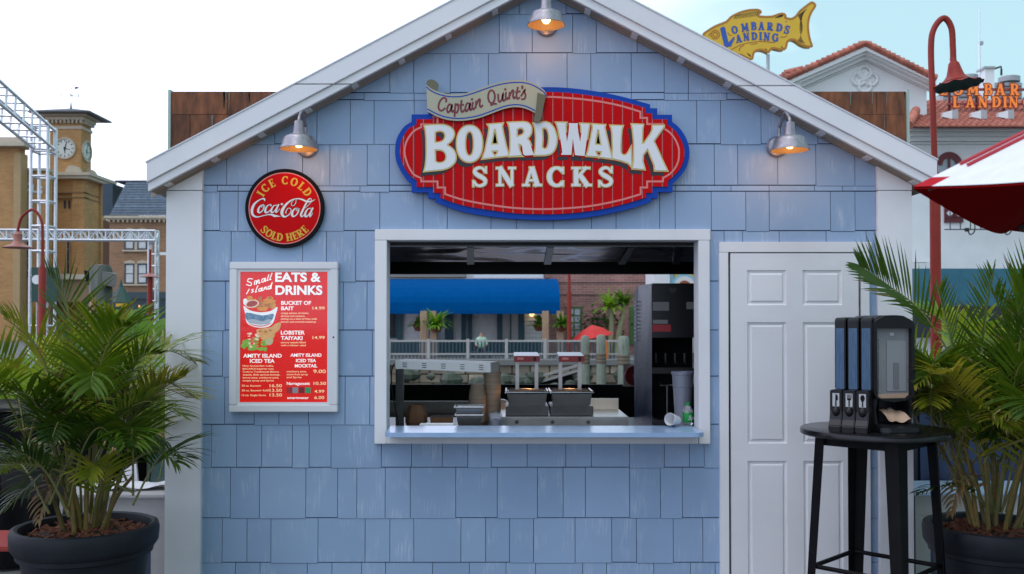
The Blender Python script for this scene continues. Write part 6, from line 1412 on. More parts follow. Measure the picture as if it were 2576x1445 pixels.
for i in range(int((xb - xa) / .165)):
    X = xa + .165 * i
    if proto is None: m = MB(); m.box(X - .03, X + .03, RYY - .03, RYY + .03, .002, PZ(860, RYY)); proto = m.build('baluster', M('baluster_teal', (.03, .06, .075), .5), rl)
    else: o = proto.copy(); C.objects.link(o); o.parent = rl; o.location = (X - xa, 0, 0)
for px in (905, 979, 1078, 1177, 1274, 1371, 1470, 1560): X = PX(px, RYY); m = MB(); m.box(X - .07, X + .07, RYY - .08, RYY + .08, .001, PZ(853, RYY)); m.build('post', RW, rl)
# red brick house
bh = thing('brick_house', 'red brick house with green framed window beside the blue awning', 'house', (PX(1500, GB), GB, 0))
a, b_ = P(1368, 690, GB), P(1645, 900, GB); m = MB(); m.box(a.x, b_.x, GB, GB + 8, .002, PZ(655, GB)); m.build('wall', BRICK, bh)
window(bh, 1424, 772, 1464, 852, GB - .01, GRNF, GLS, 2, 4, 5)
tbox(bh, 'brick_lintel', 1420, 763, 1468, 772, GB - .05, .05, BRICK); tbox(bh, 'green_shutter', 1583, 772, 1614, 868, GB - .08, .08, GRNF)
for y in (710, 741): tbox(bh, 'band_course', 1368, y, 1645, y + 2, GB - .04, .04, M('dark_band', (.09, .05, .045), .8))
wb_ = thing('white_shed', 'narrow white wall with a yellow thatched sign board beside the brick house', 'building', (PX(1700, 40), 40, 0)); tbox(wb_, 'wall', 1646, 640, 1686, 900, 40, 3, SIDW)
tbox(wb_, 'blue_trim', 1687, 640, 1696, 900, 39.9, .2, M('trim_pale_blue', (.2, .36, .44), .6)); tbox(wb_, 'thatched_board', 1697, 680, 1775, 716, 39.8, .3, M('thatch_yellow', (.45, .30, .06), .8, col2=(.60, .42, .10), scale=8, stretch=(14, 1, 1)))
c = P(1722, 722, 39.7); m = MB(); 
for r, mm in ((.62, 0), (.5, 1), (.3, 2)): m.cur = mm; m.disc((c.x, c.z), r, 39.72 - .03 * mm, 39.78, 24)
m.build('round_emblem', [M('emblem_blue', (.2, .42, .5), .5), M('emblem_white', (.6, .58, .55), .5), M('emblem_brown', (.25, .06, .02), .6)], wb_)
# pink flowering shrub, palms, small umbrella, far red lamp
c = P(1514, 815, 45.2); t = thing('flowering_shrub', 'bushy pink flowering shrub climbing the red brick wall', 'shrub', (c.x, 45.2, 0)); rr = random.Random(3); m = MB()
for i in range(520):
    v = Vector((rr.gauss(0, .55), rr.gauss(0, .3), rr.gauss(0, .42))); q = c + v; s_ = rr.uniform(.06, .12); e = Euler((rr.uniform(0, 6), rr.uniform(0, 6), 0)).to_matrix(); m.cur = 1 if rr.random() < .13 else 0
    m.add([q + e @ Vector((-s_, 0, 0)), q + e @ Vector((0, -s_ * .6, 0)), q + e @ Vector((s_, 0, 0)), q + e @ Vector((0, s_ * .6, 0))], [(0, 1, 2, 3)])
m.build('foliage', [leaf_mat('shrub_leaf', (.02, .05, .01), (.05, .12, .02), (.1, .18, .03)), M('pink_bloom', (.35, .06, .16), .7)], t, recalc=False); m = MB(); m.tube([(c.x, 45.2, .002), (c.x + .1, 45.2, c.z * .5), c], .06, 6); m.build('stem', TAN, t)
for i, (px, pyc, yb, lab) in enumerate(((1538, 768, 852, 'slim fan palm with the paler trunk before the red brick wall'), (1563, 760, 850, 'fan palm leaning over the green shutter before the red brick wall'))):
    c = P(px + (6 if i else -4), pyc + 8, 43.5); b_ = P(px - 6 * i, yb, 43.5); t = thing('fan_palm', lab, 'palm', (b_.x, 43.5, 0), 'fan palms by the brick house'); m = MB(); m.tube(curve_pts([(b_.x - .1, 43.5, .002), (b_.x, 43.5, b_.z + .3), c.lerp(b_, .3) + Vector((.05, 0, 0)), c], 5), [.16 - .004 * k_ for k_ in range(16)], 8); m.build('trunk', M('palm_trunk_green', (.24, .25, .12), .7, col2=(.32, .32, .18), scale=4, stretch=(1, 1, 6)), t, smooth=60)
    tuft(t, c, 1.25, 95, FERN, 60 + i, lw=.10, up=.9, droop=1.25, name='crown')
c = P(1489, 852, 40.5); t = thing('small_umbrella', 'small bright red sunshade on the far quay beside the pilings', 'umbrella', (c.x, 40.5, 0)); 
m = MB(); m.lathe([(0, .62), (.55, .38), (1.05, 0), (1.0, -.02), (.5, .33), (0, .55)], (c.x, 40.5, PZ(850, 40.5)), 8); 
m.v = [(x + .0, y, z + (x - c.x) * .18) for x, y, z in m.v]; m.build('canopy', M('sunshade_red', (.55, .02, .015), .7), t); m = MB(); m.tube([(c.x, 40.5, .002), (c.x, 40.5, PZ(838, 40.5))], .03, 8); m.build('pole', TAN, t)
REDP = M('lamp_post_red', (.24, .028, .018), .5, col2=(.29, .035, .023), scale=6, spec=.2)
c = P(1432, 860, 39.8); t = thing('street_lamp', 'distant red lamp post standing before the green framed window', 'street lamp', (c.x, 39.8, 0), 'red gooseneck street lamps'); m = MB(); m.tube([(c.x, 39.8, .002), (c.x, 39.8, PZ(735, 39.8))], .11, 10); m.tube([(c.x, 39.8, PZ(735, 39.8)), (c.x, 39.8, PZ(650, 39.8))], .07, 10); m.build('post', REDP, t, smooth=50)
# pilings, quay wall
PILE = M('weathered_piling', (.14, .16, .12), .85, col2=(.26, .28, .22), scale=3, stretch=(6, 6, .8), detail=6); ROPE = M('rope_band', (.14, .09, .06), .9)
for i, (x0, x1, yt, lab) in enumerate(((1461, 1483, 847, 'nearest the railing'), (1500, 1524, 845, 'in the middle of the three'), (1554, 1583, 848, 'nearest the drinks machine'))):
    Y = 33.5 - i * .4; c = P((x0 + x1) / 2, yt, Y); r = (x1 - x0) / 2 / S(Y); t = thing('mooring_piling', 'tall grey green timber mooring piling %s' % lab, 'piling', (c.x, Y, -2.45), 'timber mooring pilings')
    m = MB(); m.lathe([(0, c.z + .05), (r * .7, c.z + .03), (r * .97, c.z - .08), (r, c.z - .4), (r * 1.04, -2.45)], (c.x, Y, 0), 14, mod=lambda k_, rr_, z_, a_: (rr_ * (1 + .05 * math.sin(5 * a_)), z_)); m.build('timber', PILE, t, smooth=50)
    for dz in (.78, .92, 1.06): m = MB(); m.lathe([(r * 1.06, c.z - dz - .05), (r * 1.14, c.z - dz), (r * 1.06, c.z - dz + .05)], (c.x, Y, 0), 14); m.build('rope_band', ROPE, t, smooth=50)
qw = thing('quay_wall', None, None, (PX(1300, LY1), LY1, -1.2), kind='structure')
rr = random.Random(9); proto = []
for row in range(4):
    x = PX(940, LY1)
    while x < PX(1650, LY1):
        w = rr.uniform(.45, 1.1); m = MB(); m.box(x + .02, x + w - .02, LY1 - .12 - rr.uniform(0, .1), LY1 - .001, -1.85 + row * .4 + .02, -1.85 + (row + 1) * .4 - rr.uniform(.0, .03)); m.build('stone', STN, qw, bevel=.03); x += w
m = MB(); m.box(PX(940, LY1), PX(1650, LY1), LY1 - .3, LY1 + .5, -.24, .001 - .0); m.build('coping', M('quay_coping', (.16, .16, .15), .8), qw)
rk = MB(); 
for i in range(36):
    q = Vector((PX(rr.uniform(960, 1600), 35.8), 35.8 + rr.uniform(-.8, .6), -1.5 + rr.uniform(0, .9))); s_ = rr.uniform(.2, .5); b0 = len(rk.v)
    rk.lathe([(0, -s_), (s_ * .8, -s_ * .5), (s_, 0), (s_ * .7, s_ * .5), (0, s_ * .7)], q, 7, mod=lambda k_, r_, z_, a_: (r_ * (1 + .2 * math.sin(3 * a_ + i)), z_))
tag(rk.build('shore_rocks', MOSS), 'dark mossy rocks piled along the foot of the quay wall', 'rocks', kind='stuff')
c = P(1519, 885, 38.0); t = thing('orange_kayak_rack', 'bright orange board standing upright on the quay between the pilings', 'board', (c.x, 38, 0)); m = MB(); m.boxp(1509, 858, 1530, 905, 38, 38.15); m.build('board', M('orange_board', (.55, .14, .02), .5), t, bevel=.03)
ramp = thing('gangway', 'dark timber gangway sloping along the quay behind the second warmer', 'gangway', (PX(1420, 36), 36, -1)); 
for dz in (0, .22): m = MB(); m.beam(P(1360, 960, 36) + Vector((0, 0, dz)), P(1470, 928, 36) + Vector((0, 0, dz)), .18, .10); m.build('stringer', M('ramp_pale', (.3, .28, .26), .8), ramp)
m = MB(); m.beam(P(1350, 985, 36.3), P(1470, 950, 36.3), .3, .6); m.build('deck', BLACKM, ramp)
# a person leaning on the far railing
def person(c, lab, shirt, trousers, hair):
    t = thing('person', lab, 'person', tuple(c)); k = 1.0
    V = [(0, 0, .95), (0, -.02, 1.2), (0, 0, 1.42), (0, -.02, 1.52), (.1, -.03, .9), (.13, -.42, .93), (.13, -.46, .52), (.13, -.58, .49), (-.1, -.03, .9), (-.13, -.42, .93), (-.13, -.46, .52), (-.13, -.58, .49), (.19, 0, 1.40), (.26, -.02, 1.12), (.2, -.24, 1.06), (.14, -.3, 1.06), (-.19, 0, 1.40), (-.26, -.02, 1.12), (-.2, -.24, 1.06), (-.14, -.3, 1.06), (0, -.03, 1.62), (0, -.02, 1.72)]
    E = [(0, 1), (1, 2), (2, 3), (0, 4), (4, 5), (5, 6), (6, 7), (0, 8), (8, 9), (9, 10), (10, 11), (2, 12), (12, 13), (13, 14), (14, 15), (2, 16), (16, 17), (17, 18), (18, 19), (3, 20), (20, 21)]
    Rr = [.15, .14, .14, .055, .10, .07, .05, .04, .10, .07, .05, .04, .065, .05, .038, .035, .065, .05, .038, .035, .095, .08]
    me = bpy.data.meshes.new('body'); me.from_pydata(V, E, []); o = bpy.data.objects.new('body', me); C.objects.link(o)
    sk = o.modifiers.new('s', 'SKIN'); sb_ = o.modifiers.new('u', 'SUBSURF'); sb_.levels = 1
    for i, r in enumerate(Rr): me.skin_vertices[0].data[i].radius = (r, r)
    me.skin_vertices[0].data[0].use_root = True
    dg = bpy.context.evaluated_depsgraph_get(); me2 = bpy.data.meshes.new_from_object(o.evaluated_get(dg)); bpy.data.objects.remove(o)
    for mm in (M('skin_tone', (.42, .24, .17), .6), shirt, trousers, hair): me2.materials.append(mm)
    for p in me2.polygons:
        z, x, y = p.center.z, abs(p.center.x), p.center.y
        p.material_index = 2 if z < 1.0 and (z > .55) and not (x > .15 and y < -.1) else 1 if .97 <= z < 1.47 and not (z < 1.15 and (x > .2 or y < -.15)) else 3 if z > 1.68 or (z > 1.56 and y > .02) or z <= .55 else 0
        p.use_smooth = True
    b_ = bpy.data.objects.new('body', me2); link(b_, t)
    return t
c = P(1211, 870, 39.6); bn = thing('low_bench', 'low dark bench under the seated person behind the waterfront railing', 'bench', (c.x, 39.6, 0)); m = MB(); m.box(c.x - .5, c.x + .5, 39.45, 39.85, .25, .30); m.build('seat', TEAL, bn); m = MB(); m.box(c.x - .45, c.x - .38, 39.5, 39.8, .002, .249); m.build('leg', TEAL, bn); m = MB(); m.box(c.x + .38, c.x + .45, 39.5, 39.8, .002, .249); m.build('leg', TEAL, bn)
person((c.x, 39.65, -.50), 'person in a pale green shirt and dark cap sitting behind the waterfront railing', M('shirt_mint', (.35, .55, .40), .8), M('trousers_dark', (.03, .03, .05), .8), M('cap_navy', (.02, .02, .05), .8))
# ================================================================== background beside the stand, on the town side
TANB = brick_mat('tan_brick', (.39, .185, .062), (.48, .245, .085), (.42, .28, .15), .5, .16, dirt=.15); BRNB = brick_mat('brown_brick', (.26, .125, .06), (.33, .17, .085), (.31, .23, .16), .5, .16, dirt=.15)
STONE = M('pale_stone_trim', (.46, .38, .28), .7, col2=(.52, .44, .34), scale=2); ROOFD = M('dark_metal_roof', (.035, .035, .04), .5, col2=(.06, .06, .065), scale=2); SLATE = M('blue_slate', (.055, .085, .12), .6, col2=(.10, .14, .185), scale=3, vary=.25)
ALU = M('aluminium_truss', (.62, .62, .64), .35, .7, col2=(.70, .70, .72), scale=4); CLK = M('clock_face', (.58, .58, .52), .4); DGR = M('dark_green_board', (.008, .05, .038), .5)
CTY = 90.0
ct = thing('clock_tower', 'tan brick clock tower with two white clock faces and dark hipped roof', 'clock tower', (PX(160, CTY + 2), CTY, 0))
X0l, X1l = PX(104, CTY), PX(210, CTY); zc_ = PZ(452, CTY); DEP = 4.6
m = MB(); m.box(X0l, X1l, CTY, CTY + DEP, 0.002, zc_); m.build('lower_wall', TANB, ct)
for xx in (X1l - 1.0, X0l): m = MB(); m.box(xx - .1, xx + 1.06, CTY - .25, CTY + .9, .003, zc_ - .05); m.build('pilaster', TANB, ct)
m = MB(); m.box(X1l - .3, X1l + .25, CTY + DEP - 1.2, CTY + DEP + .1, .003, zc_ - .05); m.build('pilaster', TANB, ct)
for dz, o_ in ((0, .75), (.3, .95)): m = MB(); m.box(X0l - o_, X1l + o_, CTY - o_, CTY + DEP + o_, zc_ + dz, zc_ + dz + .29); m.build('cornice', STONE, ct)
for dz in (1.4, 1.9): m = MB(); m.box(X0l - .06, X1l + .06, CTY - .3, CTY + DEP + .06, zc_ - dz, zc_ - dz + .12); m.build('string_course', M('dark_brick_band', (.22, .13, .06), .8), ct)  # two bands in a darker brown than the tan brick
UY = CTY + .7; X0, X1 = PX(122, UY), PX(201, UY); UD_ = 2.3; ze = PZ(303, UY)
m = MB(); m.box(X0, X1, UY, UY + UD_, zc_ + .59, ze); m.build('upper_wall', TANB, ct)
for dz, o_ in ((-.9, .1), (0, .35), (.35, .75)): m = MB(); m.box(X0 - o_, X1 + o_, UY - o_, UY + UD_ + o_, ze + dz, ze + dz + .3); m.build('eave_moulding', STONE, ct)
n = 9
for i in range(n): x = X0 - .1 + (X1 - X0 + .1) * i / (n - 1); m = MB(); m.box(x, x + .2, UY - .4, UY - .001, ze - .35, ze - .02); m.build('dentil', STONE, ct)
for i in range(6): y = UY + .1 + UD_ * i / 6; m = MB(); m.box(X1 + .001, X1 + .4, y, y + .2, ze - .35, ze - .02); m.build('dentil', STONE, ct)
e = 1.5; zr = ze + .66; ax, ay, az = (X0 + X1) / 2, UY + UD_ / 2, PZ(277, UY + 1)
m = MB(); m.add([(X0 - e, UY - e, zr), (X1 + e, UY - e, zr), (X1 + e, UY + UD_ + e, zr), (X0 - e, UY + UD_ + e, zr), (ax, ay, az + .2)], [(0, 1, 4), (1, 2, 4), (2, 3, 4), (3, 0, 4), (3, 2, 1, 0)]); m.box(X0 - e, X1 + e, UY - e, UY + UD_ + e, zr - .16, zr - .001); m.build('roof', ROOFD, ct)
wv = MB(); wv.tube([(ax, ay, az), (ax, ay, az + .9)], [.14, .03], 8); wv.tube([(ax, ay, az + .9), (ax, ay, PZ(212, UY))], 0.022, 6); zz = PZ(233, UY); wv.tube([(ax - .6, ay, zz), (ax + .6, ay, zz)], .018, 6); wv.tube([(ax, ay - .6, zz), (ax, ay + .6, zz)], .018, 6); z2 = PZ(216, UY); wv.tube([(ax - .5, ay, z2), (ax + .55, ay, z2 + .05)], .018, 6); wv.prism([(ax + .4, z2 - .1), (ax + .9, z2 + .08), (ax + .4, z2 + .22)], ay - .02, ay + .02)
wvo = wv.build('weathervane', ROOFD, ct)
o = text_mesh([('W', ax - .95, zz - .25, .4, .4, 'c', .0, 0), ('E', ax + .9, zz - .25, .4, .3, 'c', .0, 0), ('N', ax + .1, zz - .2, .35, .25, 'c', .0, 0)], ay - .1, ROOFD, None, 'compass_letters'); o.data.transform(Matrix.Translation(-org(ct))); o.parent = wvo
def clock(c, r, side):
    def pl(u, w, d): return (c[0] + u, c[1] - d, c[2] + w) if side == 'y' else (c[0] + d, c[1] + u, c[2] + w)
    def ring(r0, r1, d, mat, nm, par):
        m = MB(); n = 36; vs = [pl(rr_ * math.cos(2 * math.pi * k / n), rr_ * math.sin(2 * math.pi * k / n), dd) for rr_, dd in ((r0, d), (r1, d), (r1, 0)) for k in range(n)]
        f = [(k, (k + 1) % n, n + (k + 1) % n, n + k) for k in range(n)] + [(n + k, n + (k + 1) % n, 2 * n + (k + 1) % n, 2 * n + k) for k in range(n)]
        if r0 < .01: vs.append(pl(0, 0, d))
        m.add(vs, f); o = m.build(nm, mat, None if par else ct, recalc=False)
        if par: o.data.transform(Matrix.Translation(-org(ct))); o.parent = par
        return o
    f = ring(.001, r * .86, .06, CLK, 'clock_face', None); ring(r * .86, r, .16, STONE, 'clock_rim', f)
    m = MB()
    def hand(a, l, w, r0=-.15): 
        ca, sa = math.sin(a), math.cos(a); m.add([pl(r0 * r * ca - w * sa, r0 * r * sa + w * ca, .08), pl(r0 * r * ca + w * sa, r0 * r * sa - w * ca, .08), pl(l * r * ca + w * .5 * sa, l * r * sa - w * .5 * ca, .08), pl(l * r * ca - w * .5 * sa, l * r * sa + w * .5 * ca, .08)], [(0, 1, 2, 3)])
    for k in range(12): hand(R(30 * k), .80, .05, .62)
    hand(R(180), .45, .07); hand(R(195 - 180), .7, .06, -.2); hand(R(105), .5, .05)
    o = m.build('clock_hands', BLACKM, None, recalc=False); o.data.transform(Matrix.Translation(-org(ct))); o.parent = f
q = P(164, 374, UY); clock((q.x, UY, q.z), 27.5 / S(UY), 'y'); clock((X1, UY + UD_ * .5, q.z - .1), 27 / S(UY), 'x')
for (xa, dy) in ((X1 - .35, -.9), (X1 + .3, 1.2)):   # rounded stone ornaments on the cornice
    m = MB(); m.prism([(xa - .8, zc_ + .59), (xa + .75, zc_ + .59), (xa + .7, zc_ + .85), (xa + .4, zc_ + 1.25), (xa - .1, zc_ + 1.4), (xa - .5, zc_ + 1.3), (xa - .75, zc_ + .9)], CTY + dy + .6, CTY + dy + 1.1); m.build('cornice_ornament', STONE, ct)
window(ct, 168, 655 - 60, 176, 690, CTY - .01, STONE, GLD, 1, 3, 1); window(ct, 161, 505, 166, 525, CTY - .01, ROOFD, GLD, 1, 1, 1); window(ct, 172, 505, 177, 525, CTY - .01, ROOFD, GLD, 1, 1, 1)
m = MB(); m.boxp(-60, 690, 262, 703, CTY - 3, CTY - .5); m.build('canopy_band', STONE, ct); m = MB(); m.boxp(-60, 704, 262, 760, CTY - 2.4, CTY - .6); m.build('ground_floor', M('ground_floor_tan', (.30, .20, .11), .7), ct)
# brick hall beside the tower
hl = thing('brick_hall', 'tan brick hall with arched window and metal lettering next to the clock tower', 'building', (PX(20, 84), 84, 0))
m = MB(); m.box(PX(-220, 84), PX(44, 84), 84, 85.2, .002, PZ(372, 84)); m.build('wall', TANB, hl)
m = MB(); m.box(PX(34, 84), PX(52, 84), 83.8, 85.1, .003, PZ(386, 84)); m.build('pilaster', M('tan_brick_light', (.40, .26, .13), .85, col2=(.44, .29, .15), scale=3), hl)
for y0, y1, o_ in ((362, 372, 1.0), (352, 361.5, .6), (346, 351.5, .2)): m = MB(); m.box(PX(-220, 84), PX(44, 84) + o_, 84 - o_, 85.3, PZ(y1, 84), PZ(y0, 84)); m.build('cornice', STONE, hl)
m = MB(); m.box(PX(30, 85.3), PX(118, 85.3), 85.3, 86.2, .002, PZ(432, 85.3)); m.build('linking_wall', TANB, hl); m = MB(); m.box(PX(30, 85.3), PX(119, 85.3), 85.05, 86.3, PZ(431, 85.3), PZ(424, 85.3)); m.build('coping', STONE, hl)
for i, (ch_, px, py) in enumerate((('F', 60, 476), ('O', 73, 480), ('L', 87, 484), ('S', 100, 488))):
    q = P(px, py, 85.2); m = MB(); slab = text_mesh([(ch_, q.x, q.z, 20 / S(85.2), 14 / S(85.2), 'c', .04, 0)], q.y, M('steel_letter', (.62, .62, .64), .4), hl, 'letter')
q0, q1 = P(55, 700, 85.2), P(77, 505, 85.2); m = MB(); m.prism([(q0.x, q0.z), (q1.x, q0.z), (q1.x, PZ(600, 85.2)), (q1.x - .15, PZ(585, 85.2)), (q0.x + .3, PZ(520, 85.2)), (q0.x, q1.z)], 85.15, 85.24); aw_ = m.build('arched_window', GLD, hl)
m = MB()
for k in range(5): y = 560 + 30 * k; m.boxp(55, y, 77, y + 2, 85.09, 85.13)
m.boxp(65, 545, 67, 700, 85.09, 85.13); child(m.build('glazing_bar', STONE, None), aw_, hl)
# mansard house
MY_ = 76.0
mh = thing('slate_roof_house', 'brown brick house with blue slate mansard roof behind the white corner board', 'house', (PX(350, MY_), MY_, 0))
x0, x1 = PX(274, MY_), PX(440, MY_); m = MB(); m.box(x0, x1, MY_, MY_ + 8, .002, PZ(552, MY_)); m.build('wall', BRNB, mh); m = MB(); m.box(x0 - .9, x0, MY_ + .8, MY_ + 8, .002, PZ(552, MY_)); m.build('return_wall', M('shadow_brick', (.10, .05, .03), .9), mh)
m = MB(); m.boxp(262, 543, 446, 549, MY_ - .5, MY_ + 8); m.build('cornice', STONE, mh); m = MB(); m.boxp(266, 549.5, 440, 553, MY_ - .35, MY_ + 8); m.build('frieze', STONE, mh)
for i in range(15): m = MB(); px = 272 + i * 11.5; m.boxp(px, 553.3, px + 4.5, 559, MY_ - .3, MY_ - .001); m.build('bracket', STONE, mh)
zb, zt = PZ(543, MY_), PZ(459, MY_ + 2); rows_ = 13
for r in range(rows_):
    f0, f1 = r / rows_, (r + 1) / rows_; ya, yb = MY_ - .4 + 2.2 * f0, MY_ - .4 + 2.2 * f1; za, zb_ = zb + (zt - zb) * f0, zb + (zt - zb) * f1; xl = PX(279, MY_) + .5 * f0; xr = PX(446, MY_)
    m = MB(); m.hexa([(xl, ya - .06, za), (xr, ya - .06, za), (xr, ya + .3, za), (xl, ya + .3, za), (xl + .1, yb, zb_), (xr, yb, zb_), (xr, yb + .3, zb_), (xl + .1, yb + .3, zb_)]); m.build('slate_course', SLATE, mh)
    m = MB(); xl2 = xl - .001; m.hexa([(xl2 - .1, ya + .3, za), (xl2, ya, za), (xl2 + .1, yb, zb_), (xl2, yb + .3, zb_), (xl2 - .1 + .0, MY_ + 8, za), (xl2, MY_ + 8, za), (xl2 + .1, MY_ + 8, zb_), (xl2, MY_ + 8, zb_)]) if 0 else None
m = MB(); m.boxp(258, 462, 283, 543, MY_ + 2.2, MY_ + 8); m.build('rear_roof', M('dark_slate', (.03, .05, .075), .7, col2=(.05, .075, .10), scale=3, stretch=(1, 1, 8)), mh)
m = MB(); m.box(PX(290, MY_ + 2), PX(446, MY_ + 2), MY_ + 1.75, MY_ + 9, zt + .001, zt + .14); m.build('roof_ridge', ROOFD, mh)
WFR = M('dark_blue_sash', (.02, .03, .05), .5); CURT = M('pale_curtain_glass', (.46, .47, .46), .25, col2=(.6, .6, .58), scale=2)
for y0, y1 in ((583, 628), (664, 714)):
    for xa in (314, 346): 
        window(mh, xa, y0, xa + 24, y1, MY_ - .02, WFR, CURT, 1, 2, 3)
        m = MB(); m.prismp([(xa - 2, y0 - 1), (xa + 26, y0 - 1), (xa + 26, y0 - 5), (xa + 12, y0 - 9), (xa - 2, y0 - 5)], MY_ - .12, MY_ - .001); m.build('window_head', STONE, mh)
    tbox(mh, 'window_sill', 307, y1 + 1, 372, y1 + 5, MY_ - .25, .24, STONE); tbox(mh, 'mullion', 338.3, y0, 345.7, y1, MY_ - .06, .06, STONE)
tbox(mh, 'shopfront', 285, 737, 446, 830, MY_ - .5, .45, M('dark_teal_shopfront', (.012, .03, .038), .4)); tbox(mh, 'shop_fascia', 285, 735, 446, 752, MY_ - .7, .19, M('dark_teal_fascia', (.025, .05, .06), .5))
q = P(349, 771, MY_ - .7); m = MB(); m.lathe([(0, -.12), (.13, 0), (0, .12)], q, 8); m.build('shop_light', M('shop_light_glow', (1, .5, .2), .5, emit=(1, .4, .12), estr=1.5), mh)
tbox(mh, 'white_sign', 402, 635, 424, 642, MY_ - 2.0, .4, LWHITE)
# aluminium trusses
def truss(name, lab, A_, B_, w, n, group=None, diag=True, loc=None, up=Vector((0, 0, 1)), rung=.05):
    t = thing(name, lab, 'truss', loc or tuple(A_), group); A_, B_ = Vector(A_), Vector(B_); d = (B_ - A_).normalized(); s_ = d.cross(up); s_ = (s_.normalized() if s_.length > .1 else Vector((1, 0, 0))) * w / 2; v = s_.cross(d).normalized() * w / 2
    if v.z < 0 and abs(d.z) < .9: v = -v
    cs_ = [s_ + v, s_ - v, -s_ - v, -s_ + v]
    for c_ in cs_: m = MB(); m.tube([A_ + c_, B_ + c_], rung, 8); m.build('chord', ALU, t, smooth=50)
    for i in range(n + 1):
        p = A_.lerp(B_, i / n)
        for k in range(4): 
            m = MB(); m.tube([p + cs_[k], p + cs_[(k + 1) % 4]], rung * .7, 6); m.build('rung', ALU, t, smooth=50)
        if diag and i < n:
            q = A_.lerp(B_, (i + 1) / n)
            for k in (0, 2): m = MB(); m.tube([p + cs_[k], q + cs_[(k + 1) % 4]] if i % 2 else [p + cs_[(k + 1) % 4], q + cs_[k]], rung * .6, 6); m.build('diagonal', ALU, t, smooth=50)
    return t
TYY = 24.0; q = P(110, 340, TYY); sx = S(TYY)
truss('truss_tower', 'upright aluminium truss tower in front of the clock tower', (q.x, TYY, .003), (q.x, TYY, PZ(322, TYY)), 42 / sx, 10, 'aluminium stage trusses', False)
qa, qb = P(112, 352, TYY), P(-150, 130, TYY - 7); truss('sloping_truss', 'sloping aluminium truss rising from the top of the truss tower', qa, qb, 48 / sx, 11, 'aluminium stage trusses', False)
qa, qb = P(-60, 591, TYY + 3), P(395, 594, TYY + 3); truss('level_truss', 'long level aluminium truss crossing before the brick buildings', qa, qb, 24 / S(TYY + 3), 22, 'aluminium stage trusses', rung=.035)
q = P(386, 610, TYY + 3); truss('slim_truss_tower', 'slim aluminium truss tower at the end of the level truss', (q.x, TYY + 3, .003), (q.x, TYY + 3, PZ(582, TYY + 3)), 18 / S(TYY + 3), 12, 'aluminium stage trusses', rung=.035)
sb2 = thing('green_sign_board', 'dark green board at the foot of the truss tower', 'sign board', (PX(110, TYY - .6), TYY - .6, 0)); m = MB(); m.boxp(79, 673, 142, 760, TYY - .6, TYY - .5); m.build('board', DGR, sb2); q = P(92, 704, TYY - .62); m = MB(); m.disc((q.x, q.z), .14, TYY - .63, TYY - .601, 20); m.build('white_disc', LWHITE, sb2)
m = MB(); m.box(q.x, q.x + .1, TYY - .58, TYY - .52, .002, PZ(760, TYY)); m.build('support', DGR, sb2)
# gooseneck lamps
def goose(px, Y, pts, ybase, thick, lab, shade, rthin, lowtop=None):
    base = P(px, 850, Y); t = thing('street_lamp', lab, 'street lamp', (base.x, Y, 0), 'red gooseneck street lamps')
    path = curve_pts([P(x, y, Y) for x, y in pts], 7); m = MB(); m.tube(path, rthin, 12); m.build('gooseneck', REDP, t, smooth=50)
    zt = P(px, lowtop, Y).z; m = MB(); m.lathe([(thick * 1.3, .002), (thick * 1.3, .25), (thick, .4), (thick, zt - .1), (rthin * 1.3, zt), (rthin * 1.3, zt + .12), (rthin, zt + .13)], (P(pts[0][0], lowtop, Y).x, Y, 0), 18); m.build('post', REDP, t, smooth=40)
    e = path[-1]; shade(t, e, Y); return t
LNY = 3.0
def bigshade(t, e, Y):
    k = S(Y); tilt = Matrix.Translation(e) @ Matrix.Rotation(R(-6), 4, 'Y') @ Matrix.Rotation(R(-2), 4, 'X')
    def put(m, nm, mat, par=None, n=None):
        m.v = [tuple(tilt @ Vector(v)) for v in m.v]; o = m.build(nm, mat, None if par else t, smooth=40, recalc=False)
        if par: o.data.transform(Matrix.Translation(-org(t))); o.parent = par
        return o
    h = 52 / k; m = MB(); m.lathe([(.02, .03), (.028, .02), (.028, -.01), (.036, -.02), (.045, -.03), (.058, -h * .45), (.074, -h * .75), (.10, -h * .93), (.135, -h - .012)], (0, 0, 0), 24); put(m, 'shade_neck', REDP)
    sc_ = lambda i, r, z, a: (r * (1 + (.012 * math.cos(12 * a) if i >= 2 else 0)), z + (.006 * math.cos(12 * a) * max(0, (i - 1)) / 2))
    m = MB(); m.lathe([(.10, -h - .01), (.15, -h - .02), (.19, -h - .032), (.222, -h - .046)], (0, 0, 0), 96, mod=sc_); o = put(m, 'scalloped_disc', REDP)
    m = MB(); m.lathe([(.0, -h - .004), (.10, -h - .016), (.19, -h - .040), (.219, -h - .052)], (0, 0, 0), 96, mod=lambda i, r, z, a: (r * (1 + (.012 * math.cos(12 * a) if i >= 2 else 0)), z + (.006 * math.cos(12 * a) if i == 3 else 0))); put(m, 'underside', M('shade_dark_green', (.012, .022, .026), .5), o)
goose(2353, LNY, [(2352, 440), (2346, 250), (2342, 120), (2350, 72), (2374, 46), (2393, 70), (2397, 120), (2398, 152)], 900, .046, 'tall red gooseneck street lamp with scalloped shade behind the roof end', bigshade, 7.5 / S(LNY), 470)
def smallshade(t, e, Y):
    m = MB(); m.lathe([(.05, .05), (.09, 0), (.08, -.14), (.12, -.2), (.30, -.27), (.29, -.28), (.0, -.2)], e, 20); m.build('lamp_shade', M('faded_red_shade', (.34, .12, .09), .5), t, smooth=40)
goose(107, 14.0, [(107, 660), (107, 590), (104, 555), (84, 528), (56, 545), (46, 575), (45, 590)], 760, .075, 'red gooseneck street lamp before the truss tower', smallshade, .028, 665)
